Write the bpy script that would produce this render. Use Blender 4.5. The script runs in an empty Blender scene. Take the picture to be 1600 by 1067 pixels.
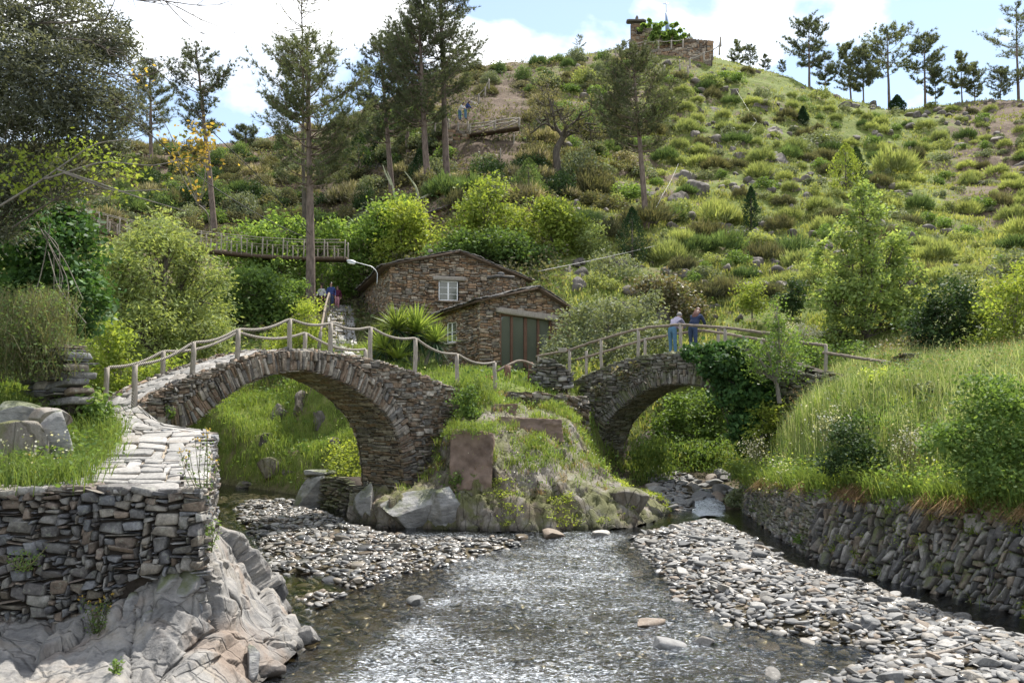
import bpy, math, random
import numpy as np
from mathutils import Vector

R = np.random.default_rng(11)
C = bpy.context.scene.collection
F_PX, CX, CY, PITCH, CZ = 1386.0, 800.0, 533.5, math.radians(2.953), 3.8
CP_, SP_ = math.cos(PITCH), math.sin(PITCH)

# ------------------------------------------------------------------ survey helpers (photo pixel + distance -> metres)
def ray(px, py):
    u = (CY - py) / F_PX
    return np.array([(px - CX) / F_PX, CP_ - SP_ * u, SP_ + CP_ * u])
def P(px, py, Y):
    r = ray(px, py); t = Y / r[1]
    return np.array([r[0] * t, Y, CZ + r[2] * t])
def W(px, py, z=0.0):
    r = ray(px, py); t = (z - CZ) / r[2]
    return np.array([r[0] * t, r[1] * t, z])
def unit(v):
    v = np.asarray(v, float)
    return v / (np.linalg.norm(v, axis=-1, keepdims=True) + 1e-12)

# ------------------------------------------------------------------ noise
def _hash(ix, iy, iz, s):
    n = (ix.astype(np.int64) * 374761393 + iy.astype(np.int64) * 668265263 + iz.astype(np.int64) * 1274126177 + s * 974634779) & 0xFFFFFFFF
    n = ((n ^ (n >> 13)) * 1274126177) & 0xFFFFFFFF
    n = ((n ^ (n >> 16)) * 2246822519) & 0xFFFFFFFF
    return ((n ^ (n >> 15)) & 0xFFFFFF) / float(0xFFFFFF)
def vnoise(p, s=0):
    p = np.asarray(p, float)
    i = np.floor(p).astype(np.int64); f = p - i
    f = f * f * (3 - 2 * f)
    out = 0
    for dx in (0, 1):
        for dy in (0, 1):
            for dz in (0, 1):
                w = (f[..., 0] if dx else 1 - f[..., 0]) * (f[..., 1] if dy else 1 - f[..., 1]) * (f[..., 2] if dz else 1 - f[..., 2])
                out = out + w * _hash(i[..., 0] + dx, i[..., 1] + dy, i[..., 2] + dz, s)
    return out * 2 - 1
def fbm(p, oct=4, s=0, gain=.5):
    a, o, t = 1.0, 0.0, 0.0
    p = np.asarray(p, float)
    for k in range(oct):
        o = o + a * vnoise(p * (2.03 ** k) + 17.3 * k, s + k); t += a; a *= gain
    return o / t
def sstep(a, b, x):
    t = np.clip((x - a) / (b - a), 0, 1)
    return t * t * (3 - 2 * t)

def cells(p, s=0, jit=.9):
    """worley cells: (random per cell, offset vector from the cell point, distance to 2nd minus 1st)"""
    p = np.asarray(p, float); i = np.floor(p).astype(np.int64); d1 = np.full(len(p), 9.); d2 = d1.copy(); rid = np.zeros((len(p), 3)); vec = np.zeros((len(p), 3))
    for a in (-1, 0, 1):
        for b in (-1, 0, 1):
            for c in (-1, 0, 1):
                j = i + np.array([a, b, c]); h = np.stack([_hash(j[:, 0], j[:, 1], j[:, 2], s + k) for k in range(3)], -1)
                v = p - (j + .5 + (h - .5) * jit); d = np.linalg.norm(v, axis=1); k = d < d1
                d2 = np.where(k, d1, np.minimum(d2, d)); d1 = np.where(k, d, d1); rid = np.where(k[:, None], h, rid); vec = np.where(k[:, None], v, vec)
    return rid, vec, d2 - d1
def facets(p, s=0, tilt=.5):
    r, v, e = cells(p, s); return (r[:, 0] - .5) + ((r - .5) * v).sum(1) * 2 * tilt, e

# ------------------------------------------------------------------ mesh helpers
def mesh(name, V, faces, mats, mi=None, smooth=False):
    """faces: list of int arrays (M,k); mi: list of material index (int or array) per faces entry."""
    if isinstance(faces, np.ndarray): faces = [faces]
    faces = [np.asarray(f, np.int32) for f in faces if len(f)]
    V = np.asarray(V, np.float32)
    me = bpy.data.meshes.new(name)
    loops = np.concatenate([f.ravel() for f in faces]); tot = np.concatenate([np.full(len(f), f.shape[1], np.int32) for f in faces])
    st = np.concatenate([[0], np.cumsum(tot)[:-1]]).astype(np.int32)
    me.vertices.add(len(V)); me.vertices.foreach_set('co', V.ravel())
    me.loops.add(len(loops)); me.loops.foreach_set('vertex_index', loops)
    me.polygons.add(len(tot)); me.polygons.foreach_set('loop_start', st); me.polygons.foreach_set('loop_total', tot)
    for m in (mats if isinstance(mats, (list, tuple)) else [mats]): me.materials.append(m)
    if mi is not None:
        a = np.concatenate([np.full(len(f), m, np.int32) if np.isscalar(m) else np.asarray(m, np.int32) for f, m in zip(faces, mi)])
        me.polygons.foreach_set('material_index', a)
    if smooth: me.polygons.foreach_set('use_smooth', np.ones(len(tot), bool))
    me.update(calc_edges=True)
    return me
def attr(me, name, vals):
    a = me.attributes.new(name, 'FLOAT', 'POINT'); a.data.foreach_set('value', np.asarray(vals, np.float32))
def link(name, me, parent=None, loc=None):
    o = bpy.data.objects.new(name, me); C.objects.link(o)
    if parent is not None: o.parent = parent
    if loc is not None: o.location = loc
    return o
def tag(o, label, cat, group=None):
    o['label'] = label; o['category'] = cat
    if group: o['group'] = group
    return o
def thing(name, label, cat, loc=(0, 0, 0), group=None):
    o = bpy.data.objects.new(name, None); C.objects.link(o); o.location = tuple(float(c) for c in loc)
    o.empty_display_size = .2
    return tag(o, label, cat, group)
def kind(o, k):
    o['kind'] = k; return o
def part(name, parent, V, faces, mats, mi=None, smooth=False, label=None, org=None):
    """part whose vertices are given in world space; made local to the thing's base."""
    root = parent
    off = np.zeros(3)
    while root is not None:
        off = off + np.array(root.location); root = root.parent
    o = link(name, mesh(name, np.asarray(V, float) - off, faces, mats, mi, smooth), parent)
    if label: o['label'] = label
    return o

class Acc:
    """collects verts and faces"""
    def __init__(s): s.V = []; s.F = {}; s.n = 0
    def add(s, V, F, m=0):
        V = np.asarray(V, float).reshape(-1, 3)
        for f in (F if isinstance(F, list) else [F]):
            f = np.asarray(f, np.int64)
            if len(f): s.F.setdefault((f.shape[1], m), []).append(f + s.n)
        s.V.append(V); s.n += len(V); return s
    def get(s):
        ks = list(s.F)
        return np.concatenate(s.V), [np.concatenate(s.F[k]) for k in ks], [k[1] for k in ks]
def part_acc(name, parent, acc, mats, smooth=False, label=None):
    V, F, mi = acc.get()
    return part(name, parent, V, F, mats, mi, smooth, label)

def tube(pts, rad, n=7, cap=True, jit=0, rng=R):
    pts = np.asarray(pts, float); m = len(pts); rad = np.broadcast_to(np.asarray(rad, float), (m,))
    t = np.gradient(pts, axis=0) if m > 1 else np.array([[0, 0, 1.]])
    t = unit(t)
    ref = np.array([0, 0, 1.]) if abs(t[0][2]) < .9 else np.array([1., 0, 0])
    a = unit(np.cross(t, ref)); b = np.cross(t, a)
    ang = np.linspace(0, 2 * math.pi, n, endpoint=False)
    ring = np.cos(ang)[None, :, None] * a[:, None, :] + np.sin(ang)[None, :, None] * b[:, None, :]
    r = rad[:, None, None] * (1 + (rng.uniform(-jit, jit, (m, n, 1)) if jit else 0))
    V = (pts[:, None, :] + ring * r).reshape(-1, 3)
    i = np.arange(m - 1)[:, None] * n; j = np.arange(n)[None, :]; k = (j + 1) % n
    F = np.stack([i + j, i + k, i + n + k, i + n + j], -1).reshape(-1, 4)
    out = [F]
    if cap:
        V = np.concatenate([V, pts[:1], pts[-1:]])
        jj = np.arange(n)
        out.append(np.concatenate([np.stack([jj * 0 + m * n, (jj + 1) % n, jj], -1), np.stack([jj * 0 + m * n + 1, (m - 1) * n + jj, (m - 1) * n + (jj + 1) % n], -1)]))
    return V, out
def resample(pts, n):
    pts = np.asarray(pts, float)
    d = np.concatenate([[0], np.cumsum(np.linalg.norm(np.diff(pts, axis=0), axis=1))])
    s = np.linspace(0, d[-1], n)
    return np.stack([np.interp(s, d, pts[:, k]) for k in range(pts.shape[1])], -1)
def smooth_poly(pts, n, it=2):
    p = resample(pts, n)
    for _ in range(it):
        q = p.copy(); q[1:-1] = (p[:-2] + 2 * p[1:-1] + p[2:]) / 4; p = q
    return p
def grid_faces(nr, nc, wrap=False):
    i = np.arange(nr - 1)[:, None]; j = np.arange(nc if wrap else nc - 1)[None, :]; k = (j + 1) % nc
    return np.stack([i * nc + j, i * nc + k, (i + 1) * nc + k, (i + 1) * nc + j], -1).reshape(-1, 4)

def box_template(k=2):
    """rounded block, coordinates in [-1,1]"""
    c = np.array([-1, -.72, .72, 1.])
    g = np.stack(np.meshgrid(c, c, c, indexing='ij'), -1).reshape(-1, 3)
    idx = {}; V = []
    for q, p in enumerate(g):
        if (np.abs(p) > .99).any(): idx[q] = len(V); V.append(p)
    F = []
    I = lambda a, b, d: a * 16 + b * 4 + d
    for a in range(3):
        for b in range(3):
            for s in (0, 3):
                q = [I(s, a, b), I(s, a + 1, b), I(s, a + 1, b + 1), I(s, a, b + 1)]; F.append(q if s == 0 else q[::-1])
                q = [I(a, s, b), I(a, s, b + 1), I(a + 1, s, b + 1), I(a + 1, s, b)]; F.append(q if s == 0 else q[::-1])
                q = [I(a, b, s), I(a + 1, b, s), I(a + 1, b + 1, s), I(a, b + 1, s)]; F.append(q if s == 0 else q[::-1])
    V = np.array(V); cnt = (np.abs(V) > .99).sum(1)
    sc = np.where(cnt == 2, .93, np.where(cnt == 3, .86, 1.0))
    V = np.where(np.abs(V) > .99, V * sc[:, None], V)
    return V, np.array([[idx[x] for x in q] for q in F])
BT_V, BT_F = box_template()
BT_F = BT_F[:, ::-1] if False else BT_F

def ico(sub=1):
    t = (1 + 5 ** .5) / 2
    V = [(-1, t, 0), (1, t, 0), (-1, -t, 0), (1, -t, 0), (0, -1, t), (0, 1, t), (0, -1, -t), (0, 1, -t), (t, 0, -1), (t, 0, 1), (-t, 0, -1), (-t, 0, 1)]
    F = [(0, 11, 5), (0, 5, 1), (0, 1, 7), (0, 7, 10), (0, 10, 11), (1, 5, 9), (5, 11, 4), (11, 10, 2), (10, 7, 6), (7, 1, 8), (3, 9, 4), (3, 4, 2), (3, 2, 6), (3, 6, 8), (3, 8, 9), (4, 9, 5), (2, 4, 11), (6, 2, 10), (8, 6, 7), (9, 8, 1)]
    V = [np.array(v, float) / np.linalg.norm(v) for v in V]
    for _ in range(sub):
        c = {}; G = []
        def mid(a, b):
            k = (min(a, b), max(a, b))
            if k not in c:
                m = V[a] + V[b]; V.append(m / np.linalg.norm(m)); c[k] = len(V) - 1
            return c[k]
        for a, b, d in F:
            x, y, z = mid(a, b), mid(b, d), mid(d, a); G += [(a, x, z), (b, y, x), (d, z, y), (x, y, z)]
        F = G
    return np.array(V), np.array(F)
ICO1, ICO2, ICO3, ICO4 = ico(1), ico(2), ico(3), ico(4)

def pack(U, H, cu, cv, wr, hr, rng, mask=None, bias=1.6, square=True):
    """random rubble packing of a U x H rectangle; returns rows (u, v, w, h)"""
    nu, nv = max(1, int(U / cu)), max(1, int(H / cv))
    occ = np.zeros((nv, nu), bool)
    if mask is not None:
        uu, vv = np.meshgrid((np.arange(nu) + .5) * cu, (np.arange(nv) + .5) * cv)
        occ |= ~mask(uu, vv)
    out = []
    for j in range(nv):
        i = 0
        while i < nu:
            if occ[j, i]: i += 1; continue
            w = wr[0] + int((wr[1] - wr[0] + 1) * rng.random() ** bias * .999)
            h = hr[0] + int((hr[1] - hr[0] + 1) * rng.random() ** bias * .999)
            if square and h >= hr[1] - 1 and w < h: w = h + 1
            w = min(w, nu - i); r = 0
            while r < w and not occ[j, i + r]: r += 1
            w = max(r, 1); h = min(h, nv - j)
            for q in range(1, h):
                if occ[j + q, i:i + w].any(): h = q; break
            occ[j:j + h, i:i + w] = True
            out.append(((i + w / 2) * cu, (j + h / 2) * cv, w * cu, h * cv)); i += w
    return np.array(out)

def stones(rects, mapfn, rng, depth=.12, prot=.035, gap=.012, jit=.14, tilt=.05, bump=.012):
    """turns packed rectangles into rounded rough blocks lying on the surface mapfn(u, v, d)"""
    n = len(rects); T = BT_V[None]
    u, v, w, h = [rects[:, k][:, None] for k in range(4)]
    x = T[..., 0] * (w / 2 - gap / 2); y = T[..., 1] * (h / 2 - gap / 2)
    # skewed corners
    m = np.minimum(w, h)
    cj = rng.uniform(-jit, jit, (n, 2, 4)) * m[:, :, None]
    a, b = (T[..., 0] + 1) / 2, (T[..., 1] + 1) / 2
    bl = np.stack([(1 - a) * (1 - b), a * (1 - b), a * b, (1 - a) * b], -1)[0]
    x = x + np.einsum('vk,nk->nv', bl, cj[:, 0]); y = y + np.einsum('vk,nk->nv', bl, cj[:, 1])
    th = rng.normal(0, tilt, (n, 1)); x, y = x * np.cos(th) - y * np.sin(th), x * np.sin(th) + y * np.cos(th)
    d = rng.uniform(-prot, prot, (n, 1)) + T[..., 2] * depth / 2 - depth / 2 + prot
    d = d + T[..., 0] * rng.normal(0, prot * .4, (n, 1)) + T[..., 1] * rng.normal(0, prot * .4, (n, 1)) + rng.normal(0, bump, (n, T.shape[1]))
    V = mapfn((u + x).ravel(), (v + y).ravel(), d.ravel())
    F = (BT_F[None] + (np.arange(n) * len(BT_V))[:, None, None]).reshape(-1, 4)
    return V, F
def sheet(mapfn, us, vs, d=0.0):
    uu, vv = np.meshgrid(us, vs)
    return mapfn(uu.ravel(), vv.ravel(), np.full(uu.size, d)), grid_faces(len(vs), len(us))

def rock(rng, sub=3, cuts=7, rough=.06, flat=.55, scale=1):
    V, F = {1: ICO1, 2: ICO2, 3: ICO3, 4: ICO4}[sub]
    V = V * np.array([1, rng.uniform(.7, 1), flat])
    for _ in range(cuts):
        nrm = unit(rng.normal(0, 1, 3) * np.array([1, 1, .8])); d = rng.uniform(.42, .8) * np.abs(V @ nrm).max()
        over = np.maximum(V @ nrm - d, 0); V = V - over[:, None] * nrm
    V = V + unit(V) * (fbm(V * 2.2 + rng.uniform(0, 50, 3), 4, 3) * rough)[:, None]
    return V * scale, F

def rotz(V, a):
    c, s = math.cos(a), math.sin(a); V = np.asarray(V)
    return np.stack([V[..., 0] * c - V[..., 1] * s, V[..., 0] * s + V[..., 1] * c, V[..., 2]], -1)
def rand_rot(n, rng, tilt=.5):
    """n rotation matrices: random heading, tilted by up to tilt"""
    a = rng.uniform(0, 2 * math.pi, n); tx = rng.normal(0, tilt, n); ty = rng.normal(0, tilt, n)
    ca, sa = np.cos(a), np.sin(a); Z = np.zeros(n); O = np.ones(n)
    Rz = np.stack([ca, -sa, Z, sa, ca, Z, Z, Z, O], -1).reshape(n, 3, 3)
    Rx = np.stack([O, Z, Z, Z, np.cos(tx), -np.sin(tx), Z, np.sin(tx), np.cos(tx)], -1).reshape(n, 3, 3)
    Ry = np.stack([np.cos(ty), Z, np.sin(ty), Z, O, Z, -np.sin(ty), Z, np.cos(ty)], -1).reshape(n, 3, 3)
    return Rx @ Ry @ Rz

def leaves(Cn, L, rng, aspect=.5, out=None, up=.6, droop=0.0, fold=False):
    """diamond leaves at centres Cn"""
    n = len(Cn); L = np.broadcast_to(np.asarray(L, float), (n,)) * rng.uniform(.65, 1.3, n)
    d = rng.normal(0, 1, (n, 3)); d[:, 2] = d[:, 2] * .6 - droop
    if out is not None: d = d + out
    d = unit(d)
    nn = unit(rng.normal(0, 1, (n, 3)) * .8 + np.array([0, 0, up]))
    s = unit(np.cross(d, nn)) * (L * aspect / 2)[:, None]; d = d * (L / 2)[:, None]
    V = np.stack([Cn - d, Cn + s - d * .1, Cn + d, Cn - s - d * .1], 1).reshape(-1, 3)
    return V, np.arange(n * 4).reshape(n, 4)
def blades(B, Hh, Wd, lean, rng, dirv=None):
    """grass blades: base points B, heights, widths; two segments"""
    n = len(B); Hh = np.broadcast_to(Hh, (n,)) * rng.uniform(.55, 1.25, n)
    a = rng.uniform(0, 2 * math.pi, n); s = np.stack([np.cos(a), np.sin(a), a * 0], -1) * (np.broadcast_to(Wd, (n,)) / 2)[:, None]
    b = rng.uniform(0, 2 * math.pi, n); l = np.stack([np.cos(b), np.sin(b), b * 0], -1) * (rng.uniform(0, lean, n) * Hh)[:, None]
    if dirv is not None: l = l + dirv * Hh[:, None]
    up = np.array([0, 0, 1.]) * Hh[:, None]
    m = B + l * .35 + up * .6; t = B + l * 1.1 + up * rng.uniform(.7, 1.05, n)[:, None]
    V = np.stack([B - s, B + s, m + s * .7, m - s * .7, t], 1).reshape(-1, 3); q = np.arange(n)[:, None] * 5
    return V, [q + np.array([[0, 1, 2, 3]]), q + np.array([[3, 2, 4]])]
# ------------------------------------------------------------------ materials
class NT:
    def __init__(s, name):
        s.m = bpy.data.materials.new(name); s.m.use_nodes = True; s.t = s.m.node_tree; s.t.nodes.clear()
        s.out = s.t.nodes.new('ShaderNodeOutputMaterial')
    def n(s, ty, ins=None, **props):
        x = s.t.nodes.new('ShaderNode' + ty)
        for k, v in props.items(): setattr(x, k, v)
        for k, v in (ins or {}).items():
            k2 = x.inputs[k]
            if hasattr(v, 'is_output'): s.t.links.new(v, k2)
            else: k2.default_value = v
        return x
    def noise(s, scale, detail=4, vec=None, rough=.6, dist=0):
        i = {'Scale': scale, 'Detail': detail, 'Roughness': rough, 'Distortion': dist}
        if vec is not None: i['Vector'] = vec
        return s.n('TexNoise', i).outputs[0]
    def ramp(s, fac, stops, interp='LINEAR'):
        r = s.n('ValToRGB', {'Fac': fac}); cr = r.color_ramp; cr.interpolation = interp
        while len(cr.elements) < len(stops): cr.elements.new(.5)
        for e, (p, c) in zip(cr.elements, stops):
            e.position = p; e.color = (*c, 1) if not np.isscalar(c) else (c, c, c, 1)
        return r.outputs[0]
    def mix(s, f, a, b, bl='MIX'):
        x = s.n('Mix', data_type='RGBA', blend_type=bl)
        for i, v in ((0, f), (6, a), (7, b)):
            if hasattr(v, 'is_output'): s.t.links.new(v, x.inputs[i])
            else: x.inputs[i].default_value = v if i == 0 else ((*v, 1) if len(v) == 3 else v)
        return x.outputs[2]
    def math(s, op, a, b=0.0, clamp=False):
        x = s.n('Math', operation=op, use_clamp=clamp)
        for i, v in ((0, a), (1, b)):
            if hasattr(v, 'is_output'): s.t.links.new(v, x.inputs[i])
            else: x.inputs[i].default_value = v
        return x.outputs[0]
    def done(s, sh, disp=None):
        s.t.links.new(sh, s.out.inputs[0]); return s.m
    def bump(s, h, strength=.5, dist=.02):
        return s.n('Bump', {'Height': h, 'Strength': strength, 'Distance': dist}).outputs[0]
    def pos(s): return s.n('NewGeometry').outputs['Position']
    def rnd(s): return s.n('NewGeometry').outputs['Random Per Island']
    def nz(s): return s.n('SeparateXYZ', {'Vector': s.n('NewGeometry').outputs['Normal']}).outputs[2]

def stone_mat(name, cols, scale=6, rough=.75, bump=.5, lichen=0, lichen_col=(.32, .33, .27), moss=0, stretch=(1, 1, 1), spec=.35, bdist=.02, var=.5):
    k = NT(name); p = k.pos()
    n = len(cols)
    base = k.ramp(k.math('FRACT', k.math('ADD', k.rnd(), k.math('MULTIPLY', k.n('ObjectInfo').outputs['Random'], 7.0))), [((i + .0) / n, c) for i, c in enumerate(cols)], 'CONSTANT')
    mp = k.n('Mapping', {'Vector': p, 'Scale': stretch}).outputs[0]
    n1 = k.noise(scale, 6, mp); n2 = k.noise(scale * 4.3, 5, mp, .7)
    m = k.ramp(n1, [(.3, 1 - var), (.7, 1 + var)])
    m.node.color_ramp.elements[1].color = (1 + var, 1 + var, 1 + var, 1)
    col = k.mix(1.0, base, m, 'MULTIPLY')
    m2 = k.ramp(n2, [(.35, .72), (.65, 1.2)]); col = k.mix(1.0, col, m2, 'MULTIPLY')
    if lichen:
        f = k.ramp(k.noise(scale * 1.7, 7, p, .7), [(.60 - lichen * .12, 0.), (.70 - lichen * .1, 1.)])
        col = k.mix(k.math('MULTIPLY', f, .55), col, lichen_col)
    if moss:
        f = k.ramp(k.math('ADD', k.noise(1.3, 5, p), k.math('MULTIPLY', k.nz(), .22)), [(.66 - moss * .2, 0.), (.8 - moss * .2, 1.)])
        col = k.mix(k.math('MULTIPLY', f, .8), col, (.085, .10, .03))
    hb = k.math('ADD', k.math('MULTIPLY', n1, 1.0), k.math('MULTIPLY', n2, .5))
    b = k.n('BsdfPrincipled', {'Base Color': col, 'Roughness': rough, 'Specular IOR Level': spec, 'Normal': k.bump(hb, bump, bdist)})
    return k.done(b.outputs[0])

def leaf_mat(name, cols, trans=.35, rough=.55, spec=.25, var=.35, ns=.9, tcol=1.5, dead=None):
    k = NT(name); n = len(cols)
    base = k.ramp(k.rnd(), [(i / max(1, n - 1), c) for i, c in enumerate(cols)])
    oi = k.n('ObjectInfo').outputs['Random']
    m = k.ramp(k.noise(ns, 3, k.pos()), [(.3, 1 - var), (.7, 1 + var)]); m.node.color_ramp.elements[1].color = (1 + var,) * 3 + (1,)
    col = k.mix(1.0, base, m, 'MULTIPLY')
    o2 = k.ramp(oi, [(0, (.78, .8, .8)), (1, (1.2, 1.2, 1.1))]); o2.node.color_ramp.elements[1].color = (1.22, 1.16, 1.0, 1)
    col = k.mix(1.0, col, o2, 'MULTIPLY')
    if dead:
        f = k.ramp(k.noise(dead[1], 3, k.pos()), [(dead[2], 0.), (dead[2] + .06, 1.)]); col = k.mix(f, col, dead[0])
    col = k.n('HueSaturation', {'Color': col, 'Saturation': .87}).outputs[0]
    a = k.n('BsdfPrincipled', {'Base Color': col, 'Roughness': rough + .1, 'Specular IOR Level': spec * .45})
    tc = k.mix(1.0, col, (tcol * 1.05, tcol, tcol * .5), 'MULTIPLY')
    t = k.n('BsdfTranslucent', {'Color': tc})
    x = k.n('MixShader', {0: trans, 1: a.outputs[0], 2: t.outputs[0]})
    return k.done(x.outputs[0])

def simple_mat(name, col, rough=.7, spec=.3, ns=5, var=.25, bump=.2, metal=0, stretch=(1, 1, 1), bdist=.01):
    k = NT(name); mp = k.n('Mapping', {'Vector': k.pos(), 'Scale': stretch}).outputs[0]
    n1 = k.noise(ns, 6, mp)
    m = k.ramp(n1, [(.3, 1 - var), (.7, 1.)]); m.node.color_ramp.elements[1].color = (1 + var,) * 3 + (1,)
    c = k.mix(1.0, (*col, 1), m, 'MULTIPLY')
    b = k.n('BsdfPrincipled', {'Base Color': c, 'Roughness': rough, 'Specular IOR Level': spec, 'Metallic': metal, 'Normal': k.bump(n1, bump, bdist)})
    return k.done(b.outputs[0])

M = {}
SL = [(0.126, 0.122, 0.118), (0.185, 0.176, 0.164), (0.097, 0.094, 0.097), (0.21, 0.189, 0.16), (0.16, 0.139, 0.113), (0.176, 0.139, 0.109), (0.139, 0.143, 0.151), (0.252, 0.239, 0.218), (0.151, 0.122, 0.101), (0.113, 0.105, 0.101), (0.168, 0.168, 0.172)]
M['slate_wall'] = stone_mat('slate_wall', SL, 7, .8, .6, lichen=.4)
M['house_stone'] = stone_mat('house_stone', [(0.234, 0.191, 0.148), (0.288, 0.225, 0.164), (0.153, 0.123, 0.098), (0.288, 0.191, 0.117), (0.225, 0.14, 0.082), (0.36, 0.297, 0.226), (0.198, 0.17, 0.14), (0.27, 0.174, 0.105), (0.18, 0.119, 0.078)], 5, .85, .5, lichen=.5)
M['bridge_stone'] = stone_mat('bridge_stone', [(0.178, 0.155, 0.126), (0.219, 0.178, 0.137), (0.13, 0.116, 0.101), (0.219, 0.155, 0.105), (0.174, 0.124, 0.087), (0.283, 0.248, 0.206), (0.154, 0.143, 0.13), (0.194, 0.143, 0.101), (0.34, 0.302, 0.253)], 7, .85, .6, lichen=.5)
M['mossy_stone'] = stone_mat('mossy_stone', [(0.18, 0.162, 0.149), (0.126, 0.117, 0.108), (0.225, 0.203, 0.176), (0.153, 0.135, 0.117), (0.279, 0.261, 0.234), (0.189, 0.153, 0.117)], 5, .8, .6, lichen=.5, moss=.75)
M['bank_stone'] = stone_mat('bank_stone', [(.20, .19, .18), (.14, .135, .13), (.26, .245, .225), (.17, .15, .13), (.33, .31, .285), (.22, .18, .14), (.12, .115, .115)], 5, .75, .6, lichen=.4, moss=.45)
M['path_stone'] = stone_mat('path_stone', [(0.249, 0.239, 0.223), (0.295, 0.28, 0.261), (0.211, 0.204, 0.193), (0.249, 0.227, 0.201), (0.325, 0.31, 0.291)], 5, .8, .35, var=.25, lichen=.3, lichen_col=(.5, .48, .44))
M['river_stone'] = stone_mat('river_stone', [(0.2, 0.196, 0.188), (0.136, 0.134, 0.132), (0.264, 0.256, 0.24), (0.1, 0.1, 0.1), (0.224, 0.204, 0.176), (0.168, 0.164, 0.156), (0.32, 0.304, 0.28), (0.192, 0.152, 0.116), (0.128, 0.12, 0.108), (0.152, 0.152, 0.148)], 9, .7, .25, var=.22, lichen=.25, lichen_col=(.42, .4, .37), stretch=(1, 3, 1))
M['wet_stone'] = stone_mat('wet_stone', [(.10, .095, .085), (.07, .068, .064), (.15, .135, .115), (.20, .18, .155), (.11, .085, .06), (.055, .055, .055), (.25, .22, .18)], 9, .3, .25, var=.3, spec=.6)
M['pier_rock'] = stone_mat('pier_rock', [(.20, .19, .175), (.24, .225, .20), (.175, .165, .155)], 1.6, .8, 1.0, lichen=.5, lichen_col=(.30, .27, .21), moss=.35, stretch=(1.2, 1.2, .35), bdist=.08)
M['bedrock'] = stone_mat('bedrock', [(.29, .27, .25), (.26, .245, .23), (.31, .28, .25)], 1.4, .75, 1.0, lichen=.45, lichen_col=(.43, .355, .285), stretch=(.6, 1.6, .6), bdist=.06, var=.45)
M['hill_rock'] = stone_mat('hill_rock', [(0.128, 0.112, 0.098), (0.158, 0.135, 0.112), (0.112, 0.098, 0.086)], 1.1, .85, 1.0, lichen=.4, lichen_col=(.28, .25, .2), stretch=(1, 1, .5), bdist=.1)
M['roof_slate'] = stone_mat('roof_slate', [(.055, .052, .05), (.075, .068, .062), (.045, .043, .043), (.10, .09, .08)], 6, .8, .5, lichen=.5, lichen_col=(.16, .15, .12))
M['mortar'] = simple_mat('earth_mortar', (.06, .05, .042), .95, .1, 12, .4, .8)
M['joint_sand'] = simple_mat('joint_sand', (.30, .255, .20), .95, .1, 9, .3, .6)
M['render_mud'] = simple_mat('pink_mud_render', (.185, .135, .105), .95, .1, 2.2, .35, .8, bdist=.05)
M['grey_rock'] = stone_mat('slab_rock', [(.22, .215, .21), (.25, .245, .235)], 2.2, .7, 1.0, lichen=.35, lichen_col=(.34, .31, .26), moss=.2, stretch=(.7, .7, 1.8), bdist=.05)
M['dark_wood'] = simple_mat('dark_wood', (.085, .06, .042), .8, .2, 6, .35, .5, stretch=(3, 3, .4))
M['grey_wood'] = simple_mat('weathered_wood', (.30, .265, .225), .85, .2, 10, .35, .5, stretch=(4, 4, .5))
M['red_wood'] = simple_mat('red_brown_wood', (.14, .075, .05), .7, .3, 8, .3, .4, stretch=(3, 3, .4))
M['rail_wood'] = simple_mat('rail_wood', (.21, .17, .135), .85, .2, 9, .35, .6)
M['white_paint'] = simple_mat('white_paint', (.80, .80, .79), .45, .4, 3, .05, .02)
M['curtain'] = simple_mat('net_curtain', (.55, .55, .53), .9, .1, 9, .1, .1, stretch=(6, 6, .2))
M['metal'] = simple_mat('galvanised_metal', (.45, .46, .47), .45, .5, 6, .1, .05, metal=.6)
M['lamp_white'] = simple_mat('pale_lamp_glass', (.75, .76, .76), .3, .5, 4, .05, .02)
M['bark'] = simple_mat('pine_bark', (.155, .12, .10), .9, .15, 7, .45, 1.0, stretch=(1, 1, .35), bdist=.03)
M['bark_grey'] = simple_mat('grey_bark', (.20, .18, .155), .9, .15, 7, .4, .8, stretch=(1, 1, .35))
M['bark_dark'] = simple_mat('dark_bark', (.10, .085, .07), .9, .15, 7, .4, .8, stretch=(1, 1, .35))
M['terracotta'] = simple_mat('terracotta', (.42, .20, .125), .8, .2, 6, .15, .2)
M['cable_dark'] = simple_mat('dark_cable', (.05, .05, .05), .5, .4, 3, .1, .05)
M['cable_pale'] = simple_mat('pale_cable', (.30, .29, .28), .5, .4, 3, .1, .05)
M['skin'] = simple_mat('skin', (.48, .29, .21), .6, .3, 4, .06, .05)
M['jeans'] = simple_mat('blue_denim', (.085, .17, .25), .9, .1, 30, .2, .3)
M['dark_jeans'] = simple_mat('dark_blue_denim', (.04, .06, .11), .9, .1, 30, .2, .3)
M['hoodie'] = simple_mat('mauve_grey_fleece', (.20, .19, .255), .95, .1, 20, .15, .3)
M['navy'] = simple_mat('navy_cloth', (.03, .04, .075), .9, .1, 20, .2, .3)
M['blue_top'] = simple_mat('blue_cotton', (.05, .075, .20), .9, .1, 20, .2, .3)
M['white_cloth'] = simple_mat('white_cotton', (.70, .70, .70), .9, .1, 20, .08, .2)
M['plum'] = simple_mat('plum_cotton', (.12, .03, .06), .9, .1, 20, .2, .2)
M['pink'] = simple_mat('pink_cotton', (.55, .27, .30), .9, .1, 20, .1, .2)
M['hair_red'] = simple_mat('auburn_hair', (.115, .042, .025), .5, .4, 40, .4, .6, stretch=(3, 3, .3))
M['hair_dark'] = simple_mat('dark_hair', (.03, .022, .018), .5, .4, 40, .4, .6)
M['hair_grey'] = simple_mat('greying_hair', (.20, .185, .18), .6, .3, 40, .4, .6)
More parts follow.
